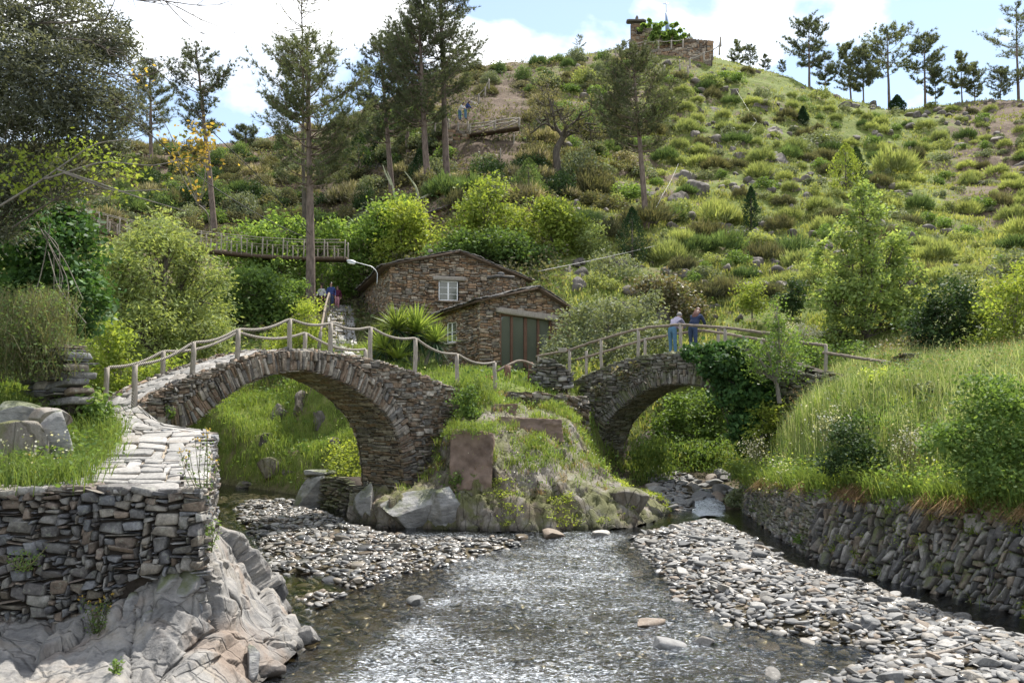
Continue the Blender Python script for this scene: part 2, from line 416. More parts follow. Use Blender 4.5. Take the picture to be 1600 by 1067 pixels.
M['brown_trim'] = simple_mat('rust_cotton', (.20, .07, .045), .9, .1, 20, .2, .2)
M['shoe'] = simple_mat('dark_shoe', (.03, .03, .03), .6, .3, 20, .2, .2)
# rope with a twist
k = NT('twisted_rope'); n1 = k.noise(40, 4, k.pos()); w = k.n('TexWave', {'Vector': k.pos(), 'Scale': 9., 'Distortion': 1.5}, wave_type='BANDS', bands_direction='DIAGONAL').outputs[1]
cc = k.mix(1.0, k.ramp(w, [(.2, (.22, .19, .155)), (.8, (.46, .42, .36))]), k.ramp(n1, [(.3, .7), (.7, 1.)]), 'MULTIPLY')
M['rope'] = k.done(k.n('BsdfPrincipled', {'Base Color': cc, 'Roughness': .95, 'Normal': k.bump(w, .8, .02)}).outputs[0])
def outcrop_mat(name, stops, sc, stretch, crack, moss=0, bd=.06):
    k = NT(name); p = k.pos(); mp = k.n('Mapping', {'Vector': p, 'Scale': stretch, 'Rotation': (.25, .35, .2)}).outputs[0]
    a = k.noise(sc, 8, mp, .68, .3); c = k.ramp(a, stops); b2 = k.noise(sc * .35, 4, p, .6, .5); c = k.mix(k.ramp(b2, [(.5, 0.), (.62, .75)]), c, crack)
    e = k.n('TexVoronoi', {'Vector': k.n('VectorMath', {0: mp, 1: k.n('VectorMath', {0: k.n('TexNoise', {'Vector': p, 'Scale': sc * .9, 'Detail': 4.}).outputs[1], 1: (.28, .28, .28)}, operation='MULTIPLY').outputs[0]}, operation='ADD').outputs[0], 'Scale': sc * .85}, feature='DISTANCE_TO_EDGE').outputs[0]
    cr = k.ramp(e, [(0., .0), (.035, 1.)]); c = k.mix(1.0, c, k.ramp(e, [(0., .68), (.02, 1.)]), 'MULTIPLY'); f = k.noise(sc * 9, 6, p, .75); c = k.mix(1.0, c, k.ramp(f, [(.3, .68), (.7, 1.)]), 'MULTIPLY')
    if moss:
        m = k.ramp(k.math('ADD', k.noise(1.1, 6, p, .65), k.math('MULTIPLY', k.nz(), .18)), [(.62 - moss, 0.), (.74 - moss, 1.)]); c = k.mix(k.math('MULTIPLY', m, .85), c, (.10, .105, .03))
    wz = k.n('SeparateXYZ', {'Vector': p}).outputs[2]; c = k.mix(1.0, c, k.ramp(k.math('ADD', wz, k.math('MULTIPLY', f, .12)), [(.10, .38), (.22, 1.)]), 'MULTIPLY')
    h = k.math('ADD', k.math('ADD', a, k.math('MULTIPLY', f, .4)), k.math('MULTIPLY', cr, .5))
    return k.done(k.n('BsdfPrincipled', {'Base Color': c, 'Roughness': .8, 'Specular IOR Level': .3, 'Normal': k.bump(h, .9, bd)}).outputs[0])
M['bedrock'] = outcrop_mat('pale_bedrock', [(.25, (.075, .073, .073)), (.40, (.18, .175, .17)), (.52, (.30, .285, .265)), (.62, (.34, .31, .27)), (.75, (.26, .21, .165))], 1.5, (.7, 1.5, .7), (.27, .20, .15))
M['pier_rock'] = outcrop_mat('striated_spit_rock', [(.28, (.075, .065, .055)), (.42, (.17, .145, .115)), (.52, (.24, .215, .18)), (.62, (.30, .275, .24)), (.75, (.18, .14, .095))], 2.0, (1.6, 1.3, .4), (.20, .15, .095), .06)
# glass
k = NT('window_glass'); M['glass'] = k.done(k.n('BsdfPrincipled', {'Base Color': (.10, .11, .085, 1), 'Roughness': .12, 'Specular IOR Level': .8}).outputs[0])
# foliage
M['pine'] = leaf_mat('pine_needles', [(.080, .105, .058), (.115, .14, .075), (.095, .12, .07)], .3, .5, .3, dead=((.17, .12, .075), .55, .72))
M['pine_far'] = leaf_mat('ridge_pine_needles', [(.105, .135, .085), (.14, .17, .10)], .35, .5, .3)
M['willow'] = leaf_mat('pale_willow_leaf', [(0.14, 0.196, 0.063), (0.203, 0.266, 0.091), (0.252, 0.301, 0.126)], .4, .5, .3)
M['fresh'] = leaf_mat('fresh_green_leaf', [(0.115, 0.218, 0.034), (0.172, 0.287, 0.052), (0.23, 0.333, 0.069)], .45, .5, .3)
M['fresh_pale'] = leaf_mat('pale_fresh_leaf', [(.14, .22, .06), (.19, .27, .08), (.24, .31, .11)], .45, .5, .25)
M['lime'] = leaf_mat('lime_leaf', [(0.165, 0.242, 0.022), (0.242, 0.319, 0.033), (0.308, 0.363, 0.055)], .45, .5, .3)
M['mid'] = leaf_mat('mid_green_leaf', [(0.072, 0.138, 0.026), (0.108, 0.192, 0.036), (0.144, 0.228, 0.048)], .4, .5, .35)
M['dark'] = leaf_mat('dark_green_leaf', [(.025, .055, .018), (.04, .08, .024), (.06, .11, .03)], .25, .5, .3)
M['ivy'] = leaf_mat('ivy_leaf', [(.025, .075, .02), (.04, .11, .025), (.075, .16, .035)], .28, .42, .35)
M['greygreen'] = leaf_mat('grey_green_leaf', [(0.106, 0.144, 0.075), (0.156, 0.194, 0.112), (0.213, 0.244, 0.163)], .3, .5, .35)
M['olive_tree'] = leaf_mat('dull_silver_leaf', [(.055, .068, .055), (.085, .10, .08), (.14, .155, .14)], .3, .5, .4)
M['bronze'] = leaf_mat('bronze_leaf', [(0.103, 0.098, 0.052), (0.172, 0.132, 0.075), (0.115, 0.149, 0.069), (0.31, 0.265, 0.207)], .3, .4, .5)
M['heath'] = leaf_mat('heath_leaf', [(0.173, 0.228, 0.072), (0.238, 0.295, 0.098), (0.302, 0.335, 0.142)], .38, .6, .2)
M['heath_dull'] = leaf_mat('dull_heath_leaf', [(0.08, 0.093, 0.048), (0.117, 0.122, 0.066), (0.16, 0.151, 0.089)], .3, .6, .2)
M['heath_white'] = leaf_mat('white_heath_leaf', [(0.119, 0.132, 0.065), (0.179, 0.176, 0.099), (0.404, 0.352, 0.328)], .3, .6, .2)
M['heath_green'] = leaf_mat('green_heath_leaf', [(0.068, 0.122, 0.042), (0.099, 0.166, 0.055), (0.137, 0.198, 0.068)], .35, .6, .2)
M['cypress'] = leaf_mat('cypress_leaf', [(.02, .05, .02), (.03, .07, .025)], .15, .6, .2)
M['yellow_fl'] = leaf_mat('yellow_broom', [(.10, .15, .03), (.42, .27, .03), (.50, .34, .04)], .4, .6, .2)
M['white_fl'] = leaf_mat('white_flower', [(.16, .2, .08), (.65, .63, .55), (.7, .69, .62)], .3, .6, .2)
M['yucca'] = leaf_mat('yucca_leaf', [(0.156, 0.247, 0.033), (0.234, 0.325, 0.052), (0.312, 0.39, 0.078)], .35, .4, .4)
M['yucca_dark'] = leaf_mat('yucca_lower_leaf', [(.03, .07, .03), (.05, .10, .04)], .2, .4, .4)  # darker green for the lower, drooping leaves of each rosette
M['grass'] = leaf_mat('grass_blade', [(.11, .19, .03), (.16, .24, .04), (.22, .28, .06)], .4, .6, .2)
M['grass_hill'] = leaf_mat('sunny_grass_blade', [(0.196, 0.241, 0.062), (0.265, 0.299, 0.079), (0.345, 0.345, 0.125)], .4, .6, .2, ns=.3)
M['grass_pale'] = leaf_mat('seeding_grass', [(0.117, 0.199, 0.05), (0.18, 0.261, 0.085), (0.298, 0.345, 0.188), (0.397, 0.439, 0.287)], .4, .6, .2)
M['grass_dead'] = leaf_mat('dead_grass', [(0.234, 0.152, 0.079), (0.297, 0.209, 0.116), (0.18, 0.104, 0.053)], .3, .8, .1)
M['stem'] = leaf_mat('weed_stem', [(.14, .15, .07), (.18, .17, .09)], .2, .7, .2)

# ground: river bed / soil / grass by attributes
k = NT('ground_soil_and_turf'); p = k.pos()
gr = k.n('Attribute', attribute_name='turf').outputs['Fac']; bd = k.n('Attribute', attribute_name='bed').outputs['Fac']; br = k.n('Attribute', attribute_name='barren').outputs['Fac']
n1 = k.noise(.35, 7, p, .65); n2 = k.noise(2.2, 6, p, .65); n3 = k.noise(11, 5, p, .7)
grass = k.ramp(n2, [(.3, (.085, .115, .028)), (.5, (.16, .20, .045)), (.72, (.24, .25, .08))])
soil = k.ramp(n2, [(.3, (.10, .075, .055)), (.55, (.17, .125, .09)), (.75, (.25, .205, .155))])
f = k.ramp(k.math('ADD', k.math('ADD', k.math('MULTIPLY', n1, .6), k.math('MULTIPLY', n2, .5)), k.math('MULTIPLY', br, .5)), [(.58, 0.), (.70, 1.)])
c = k.mix(f, grass, soil)
vor = k.n('TexVoronoi', {'Vector': p, 'Scale': 9.}); 
bedc = k.ramp(vor.outputs[1], [(0., (.05, .042, .028)), (.5, (.11, .09, .055)), (1., (.17, .145, .10))])
c = k.mix(bd, c, bedc)
c = k.mix(1.0, c, k.ramp(n3, [(.3, .65), (.7, 1.)]), 'MULTIPLY')
M['ground'] = k.done(k.n('BsdfPrincipled', {'Base Color': c, 'Roughness': .95, 'Specular IOR Level': .15, 'Normal': k.bump(k.math('ADD', n2, k.math('MULTIPLY', n3, .5)), .8, .12)}).outputs[0])
# river water: clear film, fresnel reflection, white riffle foam with sky glints painted in
k = NT('river_water'); p = k.pos()
rp = k.n('Attribute', attribute_name='rapid').outputs['Fac']
mp = k.n('Mapping', {'Vector': p, 'Scale': (1.5, .8, 1)}).outputs[0]
wn = k.noise(3.4, 5, mp, .58, .6); wn2 = k.noise(17, 3, mp, .6, .5)
hh = k.math('ADD', wn, k.math('MULTIPLY', wn2, .35))
bst = k.math('ADD', k.math('MULTIPLY', rp, .65), .14)
nrm = k.n('Bump', {'Height': hh, 'Strength': bst, 'Distance': .14}).outputs[0]
fr = k.n('Fresnel', {'IOR': 1.5, 'Normal': nrm}).outputs[0]
tr = k.n('BsdfTransparent', {'Color': (.62, .58, .46, 1)}).outputs[0]
gl = k.n('BsdfGlossy', {'Color': (.88, .93, 1, 1), 'Roughness': .04, 'Normal': nrm}).outputs[0]
wsh = k.n('MixShader', {0: fr, 1: tr, 2: gl}).outputs[0]
fo = k.noise(10, 7, k.n('Mapping', {'Vector': p, 'Scale': (1.0, 2.2, 1)}).outputs[0], .7, 1.2); fo2 = k.noise(.9, 3, k.n('Mapping', {'Vector': p, 'Scale': (.6, 1.3, 1)}).outputs[0])
ff = k.math('ADD', k.math('MULTIPLY', fo, .75), k.math('ADD', k.math('MULTIPLY', fo2, .14), k.math('MULTIPLY', rp, .22)))
ff = k.ramp(ff, [(.63, 0.), (.755, .8)])
foam_glint = k.n('BsdfPrincipled', {'Base Color': (.72, .76, .80, 1), 'Roughness': .5, 'Normal': nrm}).outputs[0]
M['water'] = k.done(k.n('MixShader', {0: ff, 1: wsh, 2: foam_glint}).outputs[0])
# ------------------------------------------------------------------ camera, sky, sun
sc = bpy.context.scene
cam = bpy.data.cameras.new('camera'); co = bpy.data.objects.new('camera', cam); C.objects.link(co)
cam.sensor_width = 36; cam.lens = 36 * F_PX / 1600; cam.clip_end = 3000; cam.clip_start = .1
co.location = (0, 0, CZ); co.rotation_euler = (math.pi / 2 + PITCH, 0, 0); sc.camera = co
SUN_EL, SUN_AZ = math.radians(57), math.radians(34)          # azimuth clockwise from +y (behind the hill, to the right)
sl = bpy.data.lights.new('sun', 'SUN'); sl.energy = 4.6; sl.angle = math.radians(.55); sl.color = (1, .955, .88)
so = bpy.data.objects.new('sun', sl); C.objects.link(so)
sd = Vector((math.sin(SUN_AZ) * math.cos(SUN_EL), math.cos(SUN_AZ) * math.cos(SUN_EL), math.sin(SUN_EL)))
so.rotation_euler = sd.to_track_quat('Z', 'Y').to_euler(); so.location = (30, 60, 90)
w = bpy.data.worlds.new('World'); sc.world = w; w.use_nodes = True
nt = w.node_tree; nt.nodes.clear()
def wn_(ty, **pr):
    x = nt.nodes.new('ShaderNode' + ty)
    for a, b in pr.items(): setattr(x, a, b)
    return x
ow, bg, sky = wn_('OutputWorld'), wn_('Background'), wn_('TexSky', sky_type='NISHITA')
sky.sun_disc = False; sky.sun_elevation = SUN_EL; sky.sun_rotation = SUN_AZ; sky.dust_density = .25; sky.air_density = 1.0; sky.ozone_density = 1.0
tc, mp_, nz1, rmp, mx = wn_('TexCoord'), wn_('Mapping'), wn_('TexNoise'), wn_('ValToRGB'), wn_('Mix', data_type='RGBA')
mp_.inputs['Scale'].default_value = (2.1, 1.0, 3.4); mp_.inputs['Location'].default_value = (.32, 0.0, .12)
nz1.inputs['Scale'].default_value = 2.0; nz1.inputs['Detail'].default_value = 9; nz1.inputs['Roughness'].default_value = .52; nz1.inputs['Distortion'].default_value = .2
rmp.color_ramp.elements[0].position = .46; rmp.color_ramp.elements[0].color = (.12, .12, .12, 1); rmp.color_ramp.elements[1].position = .57
lk = nt.links.new
lk(tc.outputs['Generated'], mp_.inputs['Vector']); lk(mp_.outputs[0], nz1.inputs['Vector']); lk(nz1.outputs[0], rmp.inputs[0])
lk(rmp.outputs[0], mx.inputs[0]); lk(sky.outputs[0], mx.inputs[6]); mx.inputs[7].default_value = (8.6, 8.75, 8.9, 1)
lk(mx.outputs[2], bg.inputs[0]); bg.inputs[1].default_value = .11; lk(bg.outputs[0], ow.inputs[0])
sc.view_settings.view_transform = 'Standard'; sc.view_settings.look = 'None'; sc.view_settings.gamma = 1; sc.view_settings.exposure = .95
sc.render.engine = 'CYCLES'; cy = sc.cycles
cy.max_bounces = 6; cy.diffuse_bounces = 3; cy.glossy_bounces = 3; cy.transmission_bounces = 3; cy.transparent_max_bounces = 8; cy.use_denoising = True
cy.caustics_reflective = False; cy.caustics_refractive = False

# ------------------------------------------------------------------ ground heights
CPX = [
 # left bank
 (-400,760,12),(0,790,12.5),(200,790,13),(320,840,12.5),(333,760,17),(225,680,20),(150,690,19),(-10,640,15),(-10,600,17),(-250,600,16),(-10,520,20),(-300,450,24),(60,560,21),
 (165,625,24),(100,575,29),(0,490,36),(-300,400,42),(-700,400,30),(-600,300,50),(250,625,34),(340,690,33),(400,705,32.5),(450,650,37),(540,690,34),(560,620,40),(640,600,40),(700,592,40),(620,570,44),
 (350,575,44),(250,585,42),(100,500,44),(515,482,56),(530,520,46),(540,556,38),(560,500,48),(600,540,43),(650,585,36),(700,600,33),(800,590,40),(900,565,42),(860,598,35),(780,604,33),(700,606,30),(820,612,30.5),
 (750,700,29),(850,700,29.5),(900,720,30),(960,640,37),(1010,600,40),(1100,560,40),(1000,480,46),(1100,530,44),(1100,660,36),(1160,640,36),
 (1250,575,37),(1290,596,29.5),(1380,602,26.5),(1500,585,24),(1600,580,20.5),(1600,560,28),(1800,565,20),(1600,800,16.2),(1300,765,20.3),(1175,765,27.6),(1200,660,30),(1900,800,13),(2200,640,16),(1430,640,20.5),(1430,606,22.5),(1600,705,16.7),(1600,630,17.7),(1600,592,19.3),(1300,700,21.0),(1300,650,22.0),(1300,618,23.8),(1190,700,27.4),(1500,680,18.4),(1500,610,20.4),(1800,700,15.2),(1800,620,16.5),
 # hill, left to right
 (300,555,46),(300,470,54),(300,390,64),(300,300,82),(300,228,112),(150,440,50),(150,370,62),(120,300,82),(120,225,110),(-100,330,60),(-200,240,100),(400,480,54),(400,395,64),(400,225,110),
 (500,410,66),(500,300,82),(510,213,108),(440,470,56),(600,160,110),(600,300,78),(600,420,58),(700,108,112),(720,185,82),(720,300,66),(720,420,54),(850,95,112),(850,200,84),(850,300,68),(850,440,50),
 (960,78,114),(1040,76,116),(1000,200,88),(1000,300,70),(1000,400,56),(1100,470,48),(1100,380,58),(1100,300,69),(1100,200,89),(1120,95,112),(1200,110,112),(1200,200,91),(1200,300,70),(1200,400,56),(1200,480,45),
 (1280,148,114),(1300,300,69),(1300,400,53),(1300,490,42),(1345,172,115),(1400,176,115),(1500,164,115),(1400,250,89),(1450,350,60),(1500,250,86),(1500,470,38),(1400,470,42),(1600,165,114),(1600,260,80),(1600,350,58),(1600,450,40),(1900,180,110),(1900,350,56),(2300,200,100),(2000,500,34),
 (-600,200,120),
]
pts = np.array([P(*c) for c in CPX])
extra = np.array([[-60, 160, 30], [0, 160, 38], [40, 165, 36], [-140, 150, 32], [130, 150, 32], [-30, -25, 3.2], [30, -25, 3.2], [-60, 5, 14], [60, 5, 14], [0, 240, 20], [-200, 240, 20], [200, 240, 20], [-14, 6, 3.2], [16, 5, 2.8]], float)
pts = np.concatenate([pts, extra])
def _k(d): return np.where(d > 0, d * d * np.log(d + 1e-9), 0)
S_ = 30.0
A_ = pts[:, :2] / S_; K_ = _k(np.linalg.norm(A_[:, None] - A_[None], axis=-1)) + np.eye(len(A_)) * .0015
Q_ = np.concatenate([np.ones((len(A_), 1)), A_], 1)
sol = np.linalg.solve(np.block([[K_, Q_], [Q_.T, np.zeros((3, 3))]]), np.concatenate([pts[:, 2], np.zeros(3)]))
def tps(x, y):
    q = np.stack([x, y], -1) / S_; o = np.empty(len(q))
    for a in range(0, len(q), 20000):
        b = q[a:a + 20000]; o[a:a + 20000] = _k(np.linalg.norm(b[:, None] - A_[None], axis=-1)) @ sol[:len(A_)] + sol[-3] + b @ sol[-2:]
    return o
# valley floor in plan (metres)
FLOOR = np.array([(-12.0, -20), (-12, 11.3), (-4.1, 11.3), (-4.85, 13.7), (-5.75, 16.6), (-7.0, 21.5), (-9.2, 27), (-14, 31), (-22, 36), (-22, 41), (-14, 37.5), (-9.8, 33.5), (-7.5, 31.3), (-5.3, 30.5), (-4.9, 28.0), (-4.0, 27.2), (-1.4, 25.9),
                  (1.7, 25.9), (3.0, 27.0), (3.5, 28.5), (3.5, 31), (4.4, 36), (7.5, 42), (11.5, 42), (9.9, 36), (8.2, 31), (7.1, 27), (6.75, 23), (6.75, 19.4), (7.6, 17), (8.6, 14.6), (9.6, 10), (10, -20)], float)
BAR_R = np.array([W(950, 838), W(1060, 815), W(1160, 816), W(1285, 892), W(1420, 926), W(1600, 985), (9.0, 12, 0), (9.3, 8, 0), (3.5, 8, 0), W(1190, 1070), W(1320, 1020), W(1120, 985), W(1040, 950), W(1010, 900)])[:, :2]
BAR_L = np.array([W(345, 796), W(372, 780), W(470, 780), W(545, 806), W(610, 830), W(700, 838), W(800, 842), W(850, 852), W(740, 880), W(650, 905), W(560, 940), W(480, 975), W(430, 935), W(400, 895)])[:, :2]
POOL = np.array([W(415, 900), W(520, 895), W(545, 925), W(430, 930)])[:, :2]
def sdf(x, y, poly):
    """signed distance to a polygon, negative inside"""
    q = np.stack([x, y], -1); d = np.full(len(q), 1e9); ins = np.zeros(len(q), bool); n = len(poly)
    for i in range(n):
        a, b = poly[i], poly[(i + 1) % n]; e = b - a; v = q - a
        t = np.clip((v @ e) / (e @ e), 0, 1); d = np.minimum(d, np.linalg.norm(v - t[:, None] * e, axis=1))
        c = ((a[1] > q[:, 1]) != (b[1] > q[:, 1])); xi = (b[0] - a[0]) * (q[:, 1] - a[1]) / (b[1] - a[1] + 1e-12) + a[0]
        ins ^= c & (q[:, 0] < xi)
    return np.where(ins, -d, d)
def bed_z(x, y):
    z = np.full(len(x), -.24) + .05 * fbm(np.stack([x * 1.2, y * 1.2, x * 0], -1), 3, 5)
    r = sdf(x, y, BAR_R); z = z + (.47 + .10 * fbm(np.stack([x * .6, y * .6, x * 0 + 3], -1), 3, 8)) * sstep(.35, -1.4, r)
    l = sdf(x, y, BAR_L); z = z + (.30 + .10 * fbm(np.stack([x * .9, y * .9, x * 0 + 9], -1), 3, 9)) * sstep(.2, -.9, l)
    z = z - .25 * sstep(.3, -.3, sdf(x, y, POOL))
    up = np.where(x > 3, np.maximum(y - 27.2, 0), 0); z = z + np.minimum(up, 1.5) * .30 + np.maximum(up - 1.5, 0) * .09
    return z
STAIR = np.array([P(560, 566, 36.5), P(541, 549, 40), P(535, 519, 47), P(534, 499, 52), P(532, 484, 56), P(530, 480, 60)])
def flatten(x, y, z, line, w0, w1, dz):
    best = np.full(len(x), 1e9); zz = np.zeros(len(x)); q = np.stack([x, y], -1)
    for a, b in zip(line[:-1], line[1:]):
        e = b[:2] - a[:2]; v = q - a[:2]; t = np.clip(v @ e / (e @ e), 0, 1); d = np.linalg.norm(v - t[:, None] * e, axis=1)
        zz = np.where(d < best, a[2] + t * (b[2] - a[2]), zz); best = np.minimum(best, d)
    k = sstep(w1, w0, best); return z * (1 - k) + (zz + dz) * k
def H(x, y, full=False, rough=True):
    x = np.atleast_1d(np.asarray(x, float)); y = np.atleast_1d(np.asarray(y, float))
    b = tps(x, y); q3 = np.stack([x, y, b * 0], -1)
    far = sstep(40, 62, y)
    if rough:
        n = fbm(q3 * .16, 4, 21) * .9 * far + fbm(q3 * .7, 4, 31) * (.16 + .22 * far)
        # narrow hillside terraces
        tz = b / 2.3 + .8 * fbm(q3 * .06, 3, 41); fr = tz - np.floor(tz)
        n = n + far * (.75 * (sstep(.55, .95, fr) - fr)) * np.clip(.5 + fbm(q3 * .05, 2, 44), 0, 1)
        b = b + n
    b = flatten(x, y, b, STAIR, 1.1, 3.0, -.22)
    d = sdf(x, y, FLOOR); t = sstep(-.1, np.where((x < -3) & (y < 19), .7, 1.15), d)
    bd = bed_z(x, y); z = bd * (1 - t) + b * t
    return (z, t, bd) if full else z
def H1(x, y): return float(H(x, y)[0])
def ground(px, py, dmin=24, dmax=200):
    """where the sight line through a photo pixel meets the ground"""
    r = ray(px, py); Y = np.concatenate([np.arange(dmin, 60, .15), np.arange(60, dmax, .3)]); t = Y / r[1]
    h = H(r[0] * t, Y); z = CZ + r[2] * t
    k = np.argmax(z < h) if (z < h).any() else len(Y) - 1
    return np.array([r[0] * t[k], Y[k], h[k]])

ys = np.concatenate([np.arange(-20, 6, 1.2), np.arange(6, 42, .26), np.arange(42, 122, .5), np.arange(122, 170, 2.), np.array([175, 185, 200, 230, 280, 350.])])
ss = np.linspace(-1, 1, 330); ss = np.sign(ss) * np.abs(ss) ** 1.25
YY = np.repeat(ys, len(ss)); XX = np.tile(ss, len(ys)) * (np.maximum(YY, 0) * 1.0 + 15)
ZZ, T_, BD = H(XX, YY, True)
ZZ = np.where(YY > 172, np.minimum(ZZ, 24 - (YY - 172) * .06), ZZ)
me = mesh('ground', np.stack([XX, YY, ZZ], -1), grid_faces(len(ys), len(ss)), M['ground'], smooth=True)
attr(me, 'bed', 1 - sstep(.05, .45, T_)); attr(me, 'turf', np.ones(len(XX)))
pxs = CX + F_PX * XX / np.maximum(YY, 5)
attr(me, 'barren', np.clip(sstep(1430, 1600, pxs) * sstep(50, 70, YY) * .55 + sstep(900, 760, pxs) * sstep(48, 60, YY) * .25 + sstep(1230, 1000, pxs) * sstep(55, 80, YY) * .2, 0, .6))
kind(link('ground', me), 'structure')

# ------------------------------------------------------------------ river
xs = np.linspace(-11, 11, 330); yw = np.concatenate([np.arange(-18, 8, .6), np.arange(8, 24, .065), np.arange(24, 42, .2)])
wx, wy = np.meshgrid(xs, yw); wx = wx.ravel(); wy = wy.ravel()
wx = np.where(wy > 25, wx * 1.0 - (wy - 25) * .5, wx)
ctr = np.interp(wy, [0, 11, 14, 18, 21, 24, 30], [.9, .9, .8, .7, .7, 0, -6])
half = np.interp(wy, [0, 11, 14, 18, 21, 24, 40], [3.6, 3.5, 2.9, 2.1, 1.9, 3.5, 3.0])
rap = sstep(1.3, .75, np.abs(wx - ctr) / half) * (.80 + .28 * fbm(np.stack([wx * .5, wy * .35, wx * 0], -1), 3, 60)) * sstep(24.6, 23, wy)
rap = np.maximum(rap, (.30 + .2 * fbm(np.stack([wx * .6, wy * .5, wx * 0], -1), 3, 63)) * sstep(-.3, .6, sdf(wx, wy, POOL)) * sstep(25, 22, wy)); rap = np.maximum(rap, .35 * sstep(.25, 0, np.abs(sdf(wx, wy, BAR_L))))
q = np.stack([wx * 1.4, wy * .9, wx * 0], -1)
wz = rap * (.065 * fbm(q * 1.6, 4, 70) + .06 * np.abs(fbm(q * 3.1, 3, 74))) + .004 * fbm(q * 2, 2, 77)
me = mesh('river_water', np.stack([wx, wy, wz], -1), grid_faces(len(yw), len(xs)), M['water'], smooth=True)
attr(me, 'rapid', np.clip(rap, 0, 1)); kind(link('river_water', me), 'structure')
# the little cascade coming down under the right bridge
ca = resample([(5.7, 26.2, .0), (5.95, 27.0, .04), (6.05, 27.5, .10), (6.2, 28.0, .19), (6.3, 28.7, .30), (6.4, 29.6, .42)], 60)
cw = np.interp(np.arange(60), [0, 8, 20, 60], [.7, .75, .6, .4])
off = np.linspace(-1, 1, 11)
cv = ca[:, None, :] + off[None, :, None] * cw[:, None, None] * np.array([.93, .25, 0]); cv[..., 2] += .10 * fbm(cv * 2.6, 3, 5) + .03 - (off[None, :] ** 2) * .12
me = mesh('stream_water', cv.reshape(-1, 3), grid_faces(60, 11), M['water'], smooth=True)
attr(me, 'rapid', np.repeat(np.interp(np.arange(60), [0, 4, 8, 18, 60], [.7, 1.5, 1.7, 1.3, .8]), 11)); kind(link('stream_water', me), 'structure')
# ------------------------------------------------------------------ arch bridges
def plane_frame(L, Rr):
    L = np.array([L[0], L[1], 0.]); Rr = np.array([Rr[0], Rr[1], 0.])
    u = unit(Rr - L); n = np.array([u[1], -u[0], 0])            # n points to the viewer's side
    if n[1] > 0: n = -n
    return L, u, n
def hit(fr, px, py, off=0.0):
    """photo pixel -> (s, z) on the vertical plane of a frame, set off metres away from the viewer"""
    L, u, n = fr; r = ray(px, py); o = L - n * off
    t = ((o - np.array([0, 0, CZ])) @ n) / (r @ n); p = np.array([0, 0, CZ]) + r * t
    return np.array([(p - o) @ u, p[2]])
def at(fr, s, z, off=0.0):
    L, u, n = fr
    s = np.asarray(s, float); z = np.asarray(z, float)
    p = L + s[..., None] * u - np.asarray(off)[..., None] * n if np.ndim(off) else L + s[..., None] * u - off * n
    p = np.array(p, float); p[..., 2] = z
    return p
